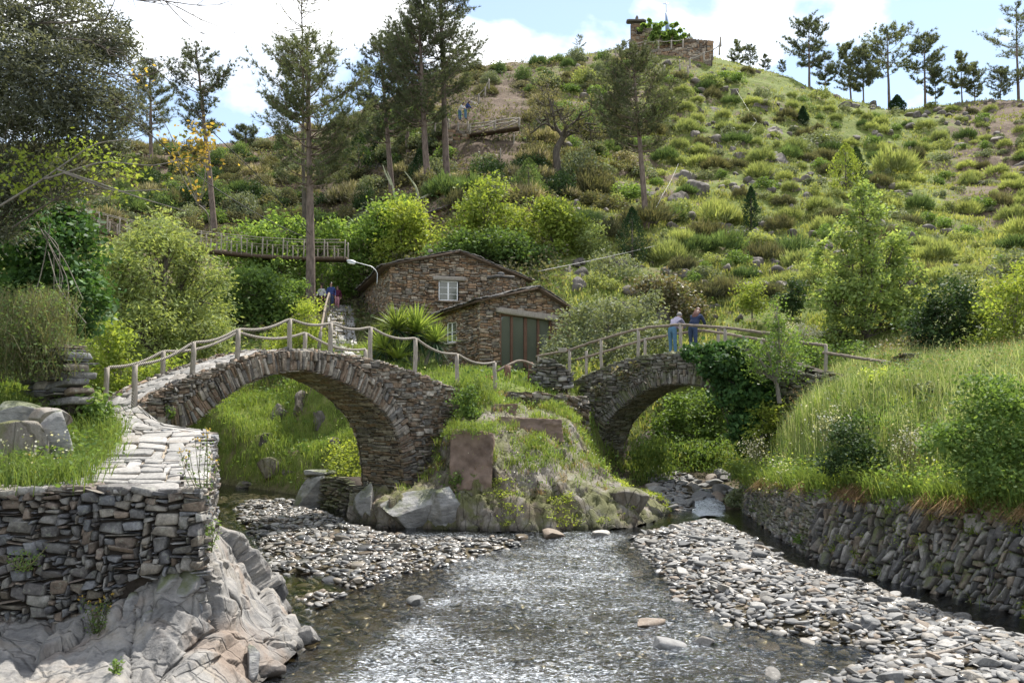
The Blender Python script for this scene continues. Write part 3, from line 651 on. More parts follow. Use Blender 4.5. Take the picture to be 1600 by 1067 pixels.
def arch_bridge(name, label, fr, width, deck_px, arch_px, foot_px, ring_th, mat, rng, ring_w=(1, 2), soffit_off=0.0):
    root_p = at(fr, np.array(hit(fr, *deck_px[len(deck_px) // 2])[0]), 0.0, width / 2)
    th_ = thing(name, label, 'bridge', (root_p[0], root_p[1], 0))
    deck = np.array([hit(fr, *p) for p in deck_px]); arch = smooth_poly([hit(fr, *p) for p in arch_px], 60, 3)
    foot = np.array([hit(fr, *p) for p in foot_px])
    ds, dz = deck[:, 0], deck[:, 1]
    zd = lambda s: np.interp(s, ds, dz)
    prof = np.concatenate([deck, foot, arch[::-1]])
    # core
    n = len(prof); Pf = at(fr, prof[:, 0], prof[:, 1] - np.where(np.arange(n) < len(deck), .05, 0), .07); Pb = at(fr, prof[:, 0], prof[:, 1] - np.where(np.arange(n) < len(deck), .05, 0), width - .02)
    i = np.arange(n); j = (i + 1) % n
    part('masonry_core', th_, np.concatenate([Pf, Pb]), [np.arange(n)[None, :], (np.arange(n)[::-1] + n)[None, :], np.stack([i, i + n, j + n, j], -1)], M['mortar'])
    # ring of slates on edge
    al = np.concatenate([[0], np.cumsum(np.linalg.norm(np.diff(arch, axis=0), axis=1))]); tg = unit(np.gradient(arch, axis=0)); nr = np.stack([-tg[:, 1], tg[:, 0]], -1)
    th = np.array([min(ring_th, max(.12, (zd(a[0]) - a[1]) * .96 if k[1] > .55 else ring_th)) for a, k in zip(arch, nr)])
    th = np.convolve(np.pad(th, 3, 'edge'), np.ones(7) / 7, 'valid')
    def ringmap(off):
        def f(u, v, d):
            u = np.clip(u, 0, al[-1]); a = np.stack([np.interp(u, al, arch[:, k]) for k in (0, 1)], -1); b = unit(np.stack([np.interp(u, al, nr[:, k]) for k in (0, 1)], -1))
            p = a + b * (v * np.interp(u, al, th) / ring_th)[:, None]
            return at(fr, p[:, 0], p[:, 1], off * np.ones(len(p)) - d)
        return f
    rc = pack(al[-1], ring_th, .055, ring_th / 6, ring_w, (3, 6), rng, bias=1.1, square=False)
    V, Fc = stones(rc, ringmap(.0), rng, .16, .04, .012, .10, .05)
    part('arch_ring', th_, V, Fc, mat)
    rb = lambda u, v, d: ringmap(width)(u, v, -d)
    V, Fc = stones(pack(al[-1], ring_th, .08, ring_th / 3, (1, 3), (2, 3), rng, square=False), rb, rng, .14, .03); part('rear_arch_ring', th_, V, Fc, mat)
    # soffit
    def sof(u, v, d):
        u = np.clip(u, 0, al[-1]); a = np.stack([np.interp(u, al, arch[:, k]) for k in (0, 1)], -1); b = np.stack([np.interp(u, al, nr[:, k]) for k in (0, 1)], -1)
        p = a - b * (d + .0)[:, None]; return at(fr, p[:, 0], p[:, 1], v)
    rc = pack(al[-1], width - .1, .06, .12, (1, 2), (2, 6), rng, square=False); V, Fc = stones(rc + np.array([0, .08, 0, 0]), sof, rng, .1, .02)
    part('soffit', th_, V, Fc, mat)
    # spandrels and pier face
    ext = arch + nr * th[:, None]
    s0, s1 = prof[:, 0].min(), prof[:, 0].max(); z0, z1 = prof[:, 1].min(), prof[:, 1].max()
    ringpoly = np.concatenate([arch, ext[::-1]])
    msk = lambda uu, vv: (lambda x, z: ((sdf(x, z, prof) < .03) & (sdf(x, z, ringpoly) > .0)).reshape(uu.shape))((uu + s0).ravel(), (vv + z0).ravel())
    rc = pack(s1 - s0, z1 - z0, .07, .035, (2, 7), (1, 4), rng, msk)
    V, Fc = stones(rc, lambda u, v, d: at(fr, u + s0, v + z0, -d), rng, .16, .035, .012, .15, .06)
    part('spandrel_wall', th_, V, Fc, mat)
    # paving on top
    dl = resample(deck, 200); da = np.concatenate([[0], np.cumsum(np.linalg.norm(np.diff(dl, axis=0), axis=1))])
    def top(u, v, d):
        return at(fr, np.interp(u, da, dl[:, 0]), np.interp(u, da, dl[:, 1]) + d, v)
    V, Fc = stones(pack(da[-1], width - .5, .1, .1, (2, 6), (2, 4), rng) + np.array([0, .25, 0, 0]), top, rng, .1, .012)
    part('paving', th_, V, Fc, M['path_stone'])
    for o in (0.0, width - .3):
        part('edge_coping', th_, *stones(pack(da[-1], .3, .05, .15, (1, 4), (1, 2), rng, square=False) + np.array([0, o, 0, 0]), top, rng, .16, .04, .01, .12, .1), mat)
    return th_, zd, (ds[0], ds[-1])

rb_ = np.random.default_rng(5)
FL = plane_frame((-8.35, 20.0), (-1.65, 28.6)); WL = 1.85
lb, zdl, _ = arch_bridge('arch_bridge', 'slender slate arch bridge with rope rails rising from the paved path', FL, WL,
    [(216, 634), (262, 607), (302, 590), (337, 577), (372, 565), (412, 553), (453, 547), (490, 548), (517, 553), (579, 563), (649, 583), (690, 600), (722, 611)],
    [(262, 672), (300, 665), (322, 644), (345, 626), (372, 606), (400, 592), (430, 582), (475, 577), (505, 583), (540, 598), (570, 616), (595, 638), (612, 660), (624, 690), (630, 730), (632, 772)],
    [(726, 800), (690, 800), (634, 800)], .56, M['bridge_stone'], rb_)
FR = plane_frame((2.2, 34.6), (9.9, 28.0)); WR = 1.9
rbg, zdr, _ = arch_bridge('arch_bridge', 'ivy hung slate arch bridge that carries the leaning couple', FR, WR,
    [(850, 607), (885, 603), (905, 592), (940, 576), (970, 565), (997, 559), (1030, 554), (1070, 551), (1110, 552), (1150, 557), (1190, 566), (1230, 578), (1290, 592)],
    [(936, 745), (936, 710), (938, 682), (948, 660), (966, 640), (988, 622), (1012, 608), (1040, 600), (1070, 599), (1100, 604), (1130, 616), (1155, 634), (1175, 660), (1186, 700), (1188, 740)],
    [(1300, 740), (1230, 760), (1192, 775), (1188, 760)][:2] + [(1190, 745)], .52, M['mossy_stone'], rb_)

def post(root, base, top, r, mat, name='post', rng=R):
    n = 5; p = np.linspace(0, 1, n)[:, None] * (np.array(top) - np.array(base)) + np.array(base); p[1:-1, :2] += rng.normal(0, r * .12, (n - 2, 2))
    V, F = tube(p, r * np.array([1.08, 1.0, .97, .97, .92]), 8, True, .05, rng); part(name, root, V, F, mat, smooth=True)
def sag(a, b, s, n=9):
    t = np.linspace(0, 1, n)[:, None]; p = a * (1 - t) + b * t; p[:, 2] -= (4 * s * t * (1 - t))[:, 0]; return p
def rope_rail(label, fr, off, posts, zd, r, sagm, start=None, end=None, ext=.25):
    pts = []
    for px, py, pb in posts:
        s, z = hit(fr, px, py, off); pts.append((s, z, (hit(fr, px, pb, off)[1] if pb else zd(s)) - ext))
    b0 = at(fr, np.array(pts[0][0]), pts[0][2], off); root = thing('rope_railing', label, 'railing', b0)
    tops = []
    for s, z, zb in pts:
        t = at(fr, np.array(s), z, off); b = at(fr, np.array(s), zb, off); post(root, b, t, .066, M['grey_wood']); tops.append(t + np.array([0, 0, .01]))
    path = []
    if start is not None: path.append(start[None])
    for a, b in zip(tops[:-1], tops[1:]): path.append(sag(a, b, sagm * np.linalg.norm(b - a))[:-1])
    path.append(tops[-1][None])
    if end is not None: path.append(end[None])
    V, F = tube(smooth_poly(np.concatenate(path), 140, 2), .037, 8); part('rope', root, V, F, M['rope'], smooth=True)
    return root
n0 = at(FL, np.array(hit(FL, 212, 600)[0] - .02), 3.05, .1)
rope_rail('near rope railing of the larger bridge on nine round posts', FL, .12, [(211, 570, 634), (302, 535, 0), (372, 514, 0), (453, 498, 0), (517, 505, 0), (579, 511, 0), (649, 528, 0), (714, 553, 598), (773, 566, 600)], zdl, .07, .085, n0)
rope_rail('far rope railing of the larger bridge, its posts shorter', FL, WL - .12, [(167, 574, 634), (255, 549, 602), (372, 519, 0), (477, 520, 0), (571, 546, 0)], zdl, .06, .08, at(FL, np.array(hit(FL, 167, 600, WL - .12)[0]), 3.1, WL - .1))

def wood_rail(label, fr, off, posts, rails, zd, group=None, r=.05):
    b = at(fr, np.array(hit(fr, posts[0][0], posts[0][1], off)[0]), 0., off); root = thing('wooden_railing', label, 'railing', (b[0], b[1], zd(hit(fr, posts[0][0], posts[0][1], off)[0])), group)
    for px, py, pb in posts:
        s, z = hit(fr, px, py, off); zb = hit(fr, px, pb, off)[1] if pb else zd(s) - .1
        post(root, at(fr, np.array(s), zb, off), at(fr, np.array(s), z, off), .062, M['grey_wood'])
    for rl in rails:
        q = np.array([at(fr, np.array(hit(fr, a, b_, off)[0]), hit(fr, a, b_, off)[1], off) for a, b_ in rl]); q = smooth_poly(q, 24, 1); q[:, 2] += R.normal(0, .008, 24)
        V, F = tube(q, r * R.uniform(.85, 1.1, 24), 8); part('rail', root, V, F, M['rail_wood'], smooth=True)
    return root
wrail = wood_rail('near pole railing of the ivy hung bridge, from the cairn wall past the couple', FR, .14, [(842, 557, 606), (890, 547, 600), (939, 531, 0), (997, 515, 0), (1063, 507, 0), (1133, 513, 0), (1205, 522, 0)],
    [[(838, 557), (890, 547)], [(886, 548), (940, 530), (997, 514), (1030, 510), (1063, 507)], [(1060, 507), (1133, 512), (1210, 522)]], zdr)
wood_rail('far pole railing of the ivy hung bridge, which the couple lean on', FR, WR - .14, [(916, 548, 592), (1008, 528, 0), (1122, 522, 0), (1190, 532, 0)],
    [[(900, 562), (960, 545), (1008, 530), (1060, 521), (1095, 517)], [(1090, 516), (1122, 519), (1160, 526), (1215, 535)]], zdr)
# pale little board on the rail
o = hit(FR, 879, 547, .05); b_ = at(FR, np.array(o[0]), o[1], .04); L_, u_, n_ = FR
bv = np.array([[a * .14, 0, c * .075] for a in (-1, 1) for c in (-1, 1)])
def plank(root, name, cpt, ax, ay, az, hx, hy, hz, mat, jit=.0, top=False):
    """a squared timber or slab: half sizes along three axes"""
    V = np.asarray(cpt) + (BT_V * np.array([hx, hy, hz])) @ np.array([ax, ay, az]) + (R.normal(0, jit, BT_V.shape) if jit else 0)
    if root is None: return V, BT_F
    return part(name, root, V, BT_F, mat)
t = thing('sign_board', 'small pale board fixed on the railing above the cairn wall', 'sign', b_); plank(t, 'board', b_, u_, n_, (0, 0, 1), .2, .02, .085, M['grey_wood'])

# fence on the right bank
FB = plane_frame((7.5, 31.), (12.2, 25.5))
wood_rail('leaning pole fence with two stout posts above the grassy right bank', FB, 0, [(1290, 539, 600), (1381, 562, 612)], [[(1250, 535), (1292, 540)], [(1286, 551), (1340, 559), (1383, 566)]], lambda s: 3.9, r=.05)
V_ = []

# ------------------------------------------------------------------ free-standing dry stone walls
def poly_frame(pl):
    pl = np.asarray(pl, float); a = np.concatenate([[0], np.cumsum(np.linalg.norm(np.diff(pl[:, :2], axis=0), axis=1))]); return pl, a
def wall_map(pl, batter, side=1):
    """plan polyline -> function (u along, v up, d outwards)"""
    pl, a = poly_frame(pl); dn = resample(pl[:, :2], 80); aa = np.linspace(0, a[-1], 80); tg = unit(np.gradient(smooth_poly(dn, 80, 4), axis=0)); nn = np.stack([tg[:, 1], -tg[:, 0]], -1) * side
    zb = lambda u: np.interp(u, a, pl[:, 2])
    def f(u, v, d):
        x = np.interp(u, aa, dn[:, 0]); y = np.interp(u, aa, dn[:, 1]); nx = np.interp(u, aa, nn[:, 0]); ny = np.interp(u, aa, nn[:, 1]); k = d - batter * v
        return np.stack([x + nx * k, y + ny * k, zb(u) + v + d * batter], -1)
    return f, a[-1], a
def dry_wall(name, label, pl, heights, mat, cells, wr, hr, rng, batter=.1, side=1, thick=.5, prot=.05, depth=.2, shear=0, cat='wall', jit=.15, tilt=.06, gap=.015, top_noise=.1, low=None, group=None, coping=None, inset=.0, square=True):
    f, U, a = wall_map(pl, batter, side); hh = lambda u: np.interp(u, np.linspace(0, U, len(heights)), heights) + top_noise * vnoise(np.stack([u * 1.7, u * 0, u * 0 + len(label)], -1), 4)
    base = f(np.array([U / 2]), np.array([0.]), np.array([-.2]))[0]
    root = thing(name, label, cat, base, group)
    Hm = max(heights) + top_noise
    lo = (lambda u: np.interp(u, np.linspace(0, U, len(low)), low)) if low is not None else (lambda u: u * 0 - 1)
    if shear:
        g = lambda u, v, d: f(u - shear * 1.0 * Hm + v * shear, v, d)
        msk = lambda uu, vv: (vv < hh(np.clip(uu - shear * Hm + vv * shear, 0, U))) & (uu - shear * Hm + vv * shear > 0) & (uu - shear * Hm + vv * shear < U) & (vv > lo(uu))
        rc = pack(U + shear * Hm, Hm, *cells, wr, hr, rng, msk, square=square)
        V, F = stones(rc, g, rng, depth, prot, gap, jit, tilt)
    else:
        rc = pack(U, Hm, *cells, wr, hr, rng, lambda uu, vv: (vv < hh(uu)) & (vv > lo(uu)))
        V, F = stones(rc, f, rng, depth, prot, gap, jit, tilt)
    part('stone_facing', root, V, F, mat)
    us = np.linspace(inset, U - inset, 40)
    lo_ = np.maximum(lo(us) - .25, -.15)
    ft = f(us, lo_, us * 0 - .08); tp = f(us, hh(us) - .03, us * 0 - .08); tb = f(us, hh(us) - .03, us * 0 - thick - batter * hh(us)); bb = f(us, lo_, us * 0 - thick - batter * hh(us))
    V = np.stack([ft, tp, tb, bb], 1).reshape(-1, 3); q = np.arange(4); e = 39 * 4
    part('wall_core', root, V, [grid_faces(40, 4, True), q[None, ::-1], (q + e)[None]], M['mortar'])
    if coping:
        V, F = stones(pack(U, coping, .1, coping / 2, (2, 7), (1, 2), rng), lambda u, v, d: f(u, hh(u) + .02 + d, -v + .04), rng, .1, .015, .01, .15, .08); part('coping', root, V, F, mat)
    return root
rw = np.random.default_rng(77)
# terrace wall in the left foreground, and its return along the water
lowp = np.interp(np.linspace(-9.2, -3.95, 60), [-9.2, -6.6, -6.0, -5.5, -5.1, -4.95, -4.5, -3.95], [.05, .05, .12, -.02, .22, .60, .66, .78])
tw = dry_wall('dry_stone_wall', 'dark dry stone retaining wall below the paved path, lower left', [(-9.2, 11.55, .72), (-6.6, 11.5, .72), (-3.95, 11.5, .72)], [1.78, 1.78, 1.77, 1.74, 1.75], M['slate_wall'], (.045, .028), (2, 11), (1, 6), rw, .03, 1, .7, .05, .24, low=lowp, inset=.32, jit=.27, tilt=.1, top_noise=.03, coping=.4, gap=.02)
dry_wall('dry_stone_wall', 'return side of the path terrace facing the river, weed at its corner', [(-3.99, 11.66, .3), (-4.7, 13.8, .2), (-5.62, 16.95, .2), (-7.0, 17.4, 0.4)], [2.17, 2.4, 2.62, 2.75, 2.6], M['slate_wall'], (.06, .035), (2, 8), (1, 5), rw, .02, 1, .3, .05, .3, top_noise=.02, inset=.35)
# right bank
dry_wall('dry_stone_wall', 'tall right bank wall of slanting river slabs, tufts in its joints', [(6.62, 20.2, -.35), (6.72, 19.4, -.35), (7.55, 17.2, -.35), (8.55, 14.7, -.35), (9.7, 9.5, -.35), (9.9, 6, -.35)], [1.85, 2.0, 2.05, 2.12, 2.15, 2.2], M['bank_stone'], (.05, .06), (2, 4), (2, 7), rw, .22, 1, 1.0, .07, .3, .38, jit=.2, tilt=.16, gap=.03, square=False)
dry_wall('dry_stone_wall', 'low right bank wall of small flat stones beside the cascade', [(7.6, 30, -.1), (7.08, 27.2, -.1), (6.75, 23, -.3), (6.68, 20.1, -.35)], [1.0, 1.1, 1.6, 1.85], M['bank_stone'], (.06, .045), (2, 5), (1, 3), rw, .12, 1, .8, .04, .2)
dry_wall('dry_stone_wall', 'crumbling mossy dry wall end between ivy and the pole fence', [P(1228, 600, 29.5), P(1345, 606, 27)], [.75, .62, .35, .2], M['mossy_stone'], (.08, .04), (3, 8), (1, 3), rw, .05, 1, .7, .1, .35, tilt=.12)
dry_wall('dry_stone_wall', 'dark stub of slabs right of the pole fence posts', [P(1383, 608, 27.5), P(1425, 606, 26.5)], [.75, 1.0, 1.05], M['mossy_stone'], (.1, .05), (3, 8), (1, 3), rw, .02, 1, .3, .1, .45, tilt=.1, inset=.25)
dry_wall('dry_stone_wall', 'stacked slab wall stub left of the path among grasses', [P(40, 640, 16.5), P(112, 632, 15.5)], [.85, 1.05, .95], M['slate_wall'], (.09, .045), (3, 9), (1, 4), rw, .02, 1, .3, .1, .45, tilt=.08, inset=.25)
dry_wall('stone_cairn', 'small heaped cairn wall of flat stones behind the first railing post', [P(826, 604, 33.6), P(862, 608, 33.0), P(898, 608, 33.2)], [.55, 1.05, 1.15, .95, .6], M['bank_stone'], (.09, .05), (2, 6), (1, 3), rw, .05, 1, .3, .07, .4, inset=.25, tilt=.1, cat='cairn', top_noise=.05)
dry_wall('dry_stone_wall', 'mossy river wall seen through the ivy hung arch', [P(1000, 750, 36.5), P(1090, 735, 39)], [1.2, 2.0, 1.9], M['mossy_stone'], (.09, .06), (2, 6), (1, 3), rw, .06, 1, .8, .07, .25)
dry_wall('dry_stone_wall', 'brown dry wall under the cairn joining the spit to the smaller bridge', [P(802, 668, 29.6), P(860, 676, 30.4), P(925, 700, 32.2)], [1.15, 1.35, 1.9], M['bridge_stone'], (.08, .045), (2, 7), (1, 4), rw, .08, 1, .8, .06, .25)
dry_wall('dry_stone_wall', 'low dark foot wall under the slab ledge, left of the bridge pier', [P(478, 792, 29.0), P(575, 806, 27.0)], [1.0, 1.05, .8], M['mossy_stone'], (.07, .04), (2, 6), (1, 3), rw, .05, 1, .8, .07, .25)

# ------------------------------------------------------------------ paved path on the terrace
rowL = np.array([P(62, 765, 11.55), P(112, 713, 14), P(140, 676, 17), P(150, 663, 18), P(156, 650, 19), P(163, 634, 21)])
rowR = np.array([P(326, 767, 11.55), P(332, 712, 14), P(333, 672, 17), P(264, 667, 17.5), P(243, 655, 18.6), P(216, 633, 20.0)])
pa = np.array([0, .4, .70, .76, .88, 1.])
def pathmap(u, v, d):
    l = np.stack([np.interp(v, pa, rowL[:, k]) for k in range(3)], -1); r = np.stack([np.interp(v, pa, rowR[:, k]) for k in range(3)], -1)
    p = l * (1 - u)[:, None] + r * u[:, None]; p[:, 2] += d + .012 * vnoise(np.stack([p[:, 0] * 1.5, p[:, 1] * 1.5, p[:, 2] * 0], -1), 3); return p
V, F = sheet(pathmap, np.linspace(0, 1, 12), np.linspace(0, 1, 40), -.05)
root = kind(link('path', mesh('path', V, F, M['joint_sand'])), 'structure')
rc = pack(1, 1, .033, .0125, (4, 10), (2, 6), rw, bias=1.0)
Vs, Fs = stones(rc, lambda u, v, d: pathmap(np.clip(u, 0, 1), np.clip(v, 0, 1), d), rw, .06, .008, .006, .36, .0, .005)
kind(link('path_paving', mesh('path_paving', Vs, Fs, M['path_stone'])), 'structure')
# stair path climbing behind the bridge
rowL = np.array([P(540, 562, 36.5), P(520, 545, 40), P(513, 518, 47), P(511, 498, 52), P(511, 483, 56), P(512, 478, 58)]); rowR = np.array([P(600, 566, 36.5), P(562, 552, 40), P(556, 520, 47), P(556, 500, 52), P(553, 485, 56), P(548, 478, 58)])
pa = np.linspace(0, 1, 6)
V, F = sheet(pathmap, np.linspace(0, 1, 8), np.linspace(0, 1, 40), -.10); kind(link('stair_path', mesh('stair_path', V, F, M['joint_sand'])), 'structure')
rc = pack(1, 1, .06, .012, (2, 6), (2, 4), rw, bias=1.0)
Vs, Fs = stones(rc, lambda u, v, d: pathmap(np.clip(u, 0, 1), np.clip(v, 0, 1), d + .10 * (np.ceil(v * 16) / 1 - v * 16) - .02), rw, .1, .03, .02, .2, .0, .01)
kind(link('stair_paving', mesh('stair_paving', Vs, Fs, M['path_stone'])), 'structure')
# promenade in front of the house
def flat_patch(name, poly, mat, dz=.0, n=26, rough=.04):
    poly = np.array(poly); x = np.linspace(poly[:, 0].min(), poly[:, 0].max(), n); y = np.linspace(poly[:, 1].min(), poly[:, 1].max(), n)
    return poly

# fence posts of the stair and rusty stumps
def stick(name, label, cat, base, top, r, mat, group=None):
    t = thing(name, label, cat, base, group); post(t, np.array(base) - np.array([0, 0, .25]), top, r, mat); return t
st = thing('handrail', 'leaning timber handrail climbing beside the stair path', 'handrail', P(496, 545, 40))
ptsH = [(P(497, 552, 40), P(501, 518, 40)), (P(506, 512, 47), P(509, 475, 47)), (P(513, 486, 54), P(514, 458, 54))]
for b, t_ in ptsH: post(st, b - np.array([0, 0, .3]), t_, .085, M['bark_grey'])
V, F = tube(smooth_poly([ptsH[0][1], ptsH[1][1], ptsH[2][1]], 12, 1), .055, 7); part('rail', st, V, F, M['rail_wood'], smooth=True)
for (a, b, r, l) in [((793, 602, 33.2), (793, 571, 33.2), .13, 'thick rust red stump post left of the cairn'), ((829, 600, 34), (829, 566, 34), .1, 'slim rust red post just behind the cairn')]:
    stick('stump_post', l, 'post', P(*a), P(*b), r, M['red_wood'])
ar = thing('bent_branch_rail', 'bent branch handrail arched between the two rust red posts', 'handrail', P(790, 572, 33.2)); V, F = tube(smooth_poly([P(776, 580, 33.1), P(793, 571, 33.2), P(810, 563, 33.6), P(822, 565, 33.9), P(842, 574, 33.6)], 20, 2), .05, 7); part('branch', ar, V, F, M['rail_wood'], smooth=True)
pt = thing('plant_pot', 'terracotta plant pot on the bank edge below the rope end', 'pot', P(765, 603, 32.3))
b = P(765, 603, 32.3); prof = [(.14, 0), (.19, .27), (.215, .28), (.215, .36), (.185, .36), (.17, .3), (0, .3)]
an = np.linspace(0, 2 * math.pi, 20, endpoint=False); V = np.array([[r * math.cos(a), r * math.sin(a), z] for r, z in prof for a in an]) + b
part('pot_body', pt, V, grid_faces(len(prof), 20, True), M['terracotta'], smooth=True)
# ------------------------------------------------------------------ bedrock, cliff, boulders, gravel
rr = np.random.default_rng(31)
def loft(rows, nu, nv, world=False):
    Rw = np.array([[P(*p) for p in r] for r in rows])                    # rows x cols x 3
    a = np.stack([resample(r, nu) for r in Rw]); a = np.stack([smooth_poly(r, nu, 3) for r in a])
    return np.stack([smooth_poly(a[:, j], nv, 2) for j in range(nu)], 1)   # nv x nu x 3
def grid_normals(G):
    du = np.gradient(G, axis=1); dv = np.gradient(G, axis=0); return unit(np.cross(du, dv))
def steps(x, k):
    f = np.floor(x * k); t = x * k - f; return (f + sstep(.35, .65, t)) / k

# sloping grey bedrock, lower left
rows = [[(-150,950,11.62),(0,955,11.62),(110,965,11.6),(190,930,11.62),(262,880,11.65),(320,865,11.7),(334,830,13.5),(336,815,16.5)],
        [(-150,975,11.3),(0,985,11.25),(110,1000,11.2),(195,958,11.3),(265,905,11.45),(330,888,11.8),(362,858,14.0),(350,835,17)],
        [(-150,1010,10.7),(0,1012,10.7),(110,1025,10.7),(200,990,10.9),(272,942,11.2),(345,912,12),(385,885,14.6),(368,852,17.5)],
        [(-150,1060,10),(0,1052,10.2),(110,1058,10.2),(200,1035,10.4),(290,985,11),(370,950,12.3),(418,922,15),(395,880,17.8)],
        [(-150,1150,9),(0,1120,9.4),(110,1115,9.5),(200,1095,9.8),(285,1055,10.5),(380,1000,12.1),(452,980,13.6),(428,935,15.9)],
        [(-150,1290,8),(0,1270,8.1),(110,1260,8.2),(210,1215,8.6),(295,1150,9.4),(392,1080,11.2),(482,996,13.2),(448,958,15)]]
G = loft(rows, 330, 230); N_ = grid_normals(G); N_ *= np.sign(N_[..., 2:3] + 1e-6)
q = G.reshape(-1, 3); qq = np.stack([q[:, 0] * 1.9 + q[:, 2] * .9, q[:, 1] * .55, q[:, 2] * .8], -1)
rd = 1 - np.abs(fbm(qq * .9, 4, 91)); st_ = steps(fbm(qq * .7, 3, 93), 7)
f1, e1 = facets(qq * .62 + .10 * fbm(q * 1.3, 3, 96)[:, None], 3, .8); f2, e2 = facets(np.stack([qq[:, 0] * 3.4, qq[:, 1] * 3.0, qq[:, 2] * 2.6], -1) + .10 * fbm(q * 3, 2, 97)[:, None], 9, .8)
sq = (q[:, 0] * .55 + q[:, 2] * .85 + q[:, 1] * .25) * 3.4 + .5 * fbm(q * .9, 3, 98); sq = sq - np.floor(sq)
dsp = (rd - .75) * .10 + (sq - sstep(.86, 1, sq)) * .07 + f1 * .36 + f2 * .04 - .10 * sstep(.045, 0, e1) - .02 * sstep(.08, 0, e2) + fbm(q * 5, 5, 95, .6) * .03
edge = np.minimum(sstep(0, .12, np.linspace(0, 1, 230))[:, None] * np.ones((1, 330)), 1).ravel()
q = q + (N_.reshape(-1, 3) * np.array([1, 1, .7])) * (dsp * (.35 + .65 * edge))[:, None]
bk = thing('bedrock', 'pale grey folded bedrock under the terrace wall at the water edge', 'rock', (-5.5, 11, 0))
part('ledge', bk, q, grid_faces(230, 330), M['bedrock'], smooth=False)
SB = [(178,985,11.3,.16,.42,.12),(202,975,11.3,.14,.45,.0),(222,1000,11.1,.15,.4,.2),(240,965,11.3,.14,.4,-.15),(262,905,11.5,.22,.3,.1),(292,905,11.6,.2,.32,-.3),(362,928,12.5,.14,.42,-.35),(394,1030,11.6,.14,.38,-.3),(128,985,11.3,.2,.18,.2)]
for i, (px, py, D, wd, ht, tl) in enumerate(SB):
    V, F = rock(rr, 3, 9, .05, .9); V = V * np.array([wd, .28, ht]); c, s = math.cos(tl), math.sin(tl)
    V = np.stack([V[:, 0] * c + V[:, 2] * s, V[:, 1] + V[:, 2] * .25, -V[:, 0] * s + V[:, 2] * c], -1)
    part('slab', bk, V + P(px, py, D + .12), F, M['grey_rock'] if i % 3 else M['bedrock'])

for px, py, sx in [(405,905,.42),(432,945,.40),(455,975,.36),(478,992,.34),(440,1010,.38),(418,1045,.36),(385,925,.36),(372,965,.4),(350,1000,.36),(405,985,.42)]:
    c = W(px, py, .10 if px > 400 else .42); V, F = rock(rr, 4, 13, .04, .7); V = rotz(V * np.array([sx, sx * .75, sx * .6]), rr.uniform(0, 6))
    tag(link('boulder', mesh('boulder', V, F, M['bedrock']), None, c), 'pale angular rock at the foot of the folded bedrock by the water', 'boulder', 'angular rocks at the bedrock foot')

# cliff of the spit between the two streams
rows = [[(545,824,25.2),(600,832,24.2),(720,834,23.7),(800,832,23.7),(900,832,23.7),(980,826,24.2),(1040,813,26.0),(1048,784,30)],
        [(545,792,25.6),(600,788,24.7),(720,780,24.15),(800,780,24.1),(900,775,24.3),(970,782,24.9),(1025,795,26.6),(1036,772,30.5)],
        [(548,774,26.5),(620,766,25.9),(720,768,24.5),(800,742,24.45),(880,742,24.9),(940,750,26),(990,772,27.5),(1000,762,30)],
        [(560,771,27.5),(640,764,27.3),(715,725,25.2),(800,716,25.1),(880,722,25.8),(930,730,27),(955,752,28.5),(965,750,30.5)],
        [(570,771,28.5),(650,764,28.3),(715,674,25.9),(790,688,26.2),(870,700,27),(900,705,28.2),(925,720,29.8),(938,730,31)],
        [(580,771,29.3),(665,700,29.4),(720,650,27.4),(790,655,27.6),(860,662,28.4),(890,660,29.5),(912,680,31),(930,700,32.5)],
        [(600,700,30.5),(690,616,30.4),(740,618,29.8),(800,625,30.3),(850,630,31),(885,628,32),(905,640,33),(922,650,34)],
        [(640,640,32),(700,606,32),(745,606,32.2),(800,608,32.5),(850,612,33.2),(885,612,34),(900,618,34.5),(915,628,35)]]
G = loft(rows, 200, 150); N_ = grid_normals(G); N_ *= -np.sign(N_[..., 1:2] + 1e-6)
q = G.reshape(-1, 3); qq = np.stack([q[:, 0] * 1.7 + q[:, 2] * .5, q[:, 1] * 1.2, q[:, 2] * .35], -1)
f1, e1 = facets(qq * np.array([1.0, .8, 1.0]) + .15 * fbm(q * 1.1, 3, 96)[:, None], 13, .8); f2, e2 = facets(qq * np.array([3.2, 2.4, 3.0]) + .3 * fbm(q * 2.5, 2, 97)[:, None], 19, .8)
dsp = fbm(qq * .7, 3, 101) * .3 + f1 * .15 + f2 * .05 - .06 * sstep(.07, 0, e1) - .04 * sstep(.09, 0, e2) + fbm(q * 6, 4, 105) * .04
q = q + N_.reshape(-1, 3) * dsp[:, None]
CLIFF_G, CLIFF_N = q.reshape(G.shape), grid_normals(q.reshape(G.shape))
cl = thing('rock_spit', 'striated rock spit between the two streams, carrying both bridge ends', 'rock', (0, 25, 0))
part('cliff', cl, q, grid_faces(150, 200), M['pier_rock'])
def boulder(name, label, cat, c, size, mat, rot=0, flat=.55, sub=4, cuts=9, group=None, rough=.06, tilt=0):
    V, F = rock(rr, sub, cuts, rough, flat); V = V * np.array(size); ct, st = math.cos(tilt), math.sin(tilt)
    V = rotz(np.stack([V[:, 0] * ct + V[:, 2] * st, V[:, 1], -V[:, 0] * st + V[:, 2] * ct], -1), rot)
    return tag(link(name, mesh(name, V, F, mat, smooth=False), None, c), label, cat, group)
boulder('boulder', 'large smooth grey slab boulder at the foot of the left bridge pier', 'boulder', P(655, 800, 24.6), (1.25, .8, 1.0), M['grey_rock'], .1, .62, tilt=-.12)
boulder('boulder', 'blocky grey boulder with a flat face right of the smooth slab boulder', 'boulder', P(700, 800, 24.3), (.7, .6, .85), M['grey_rock'], .4, .8)
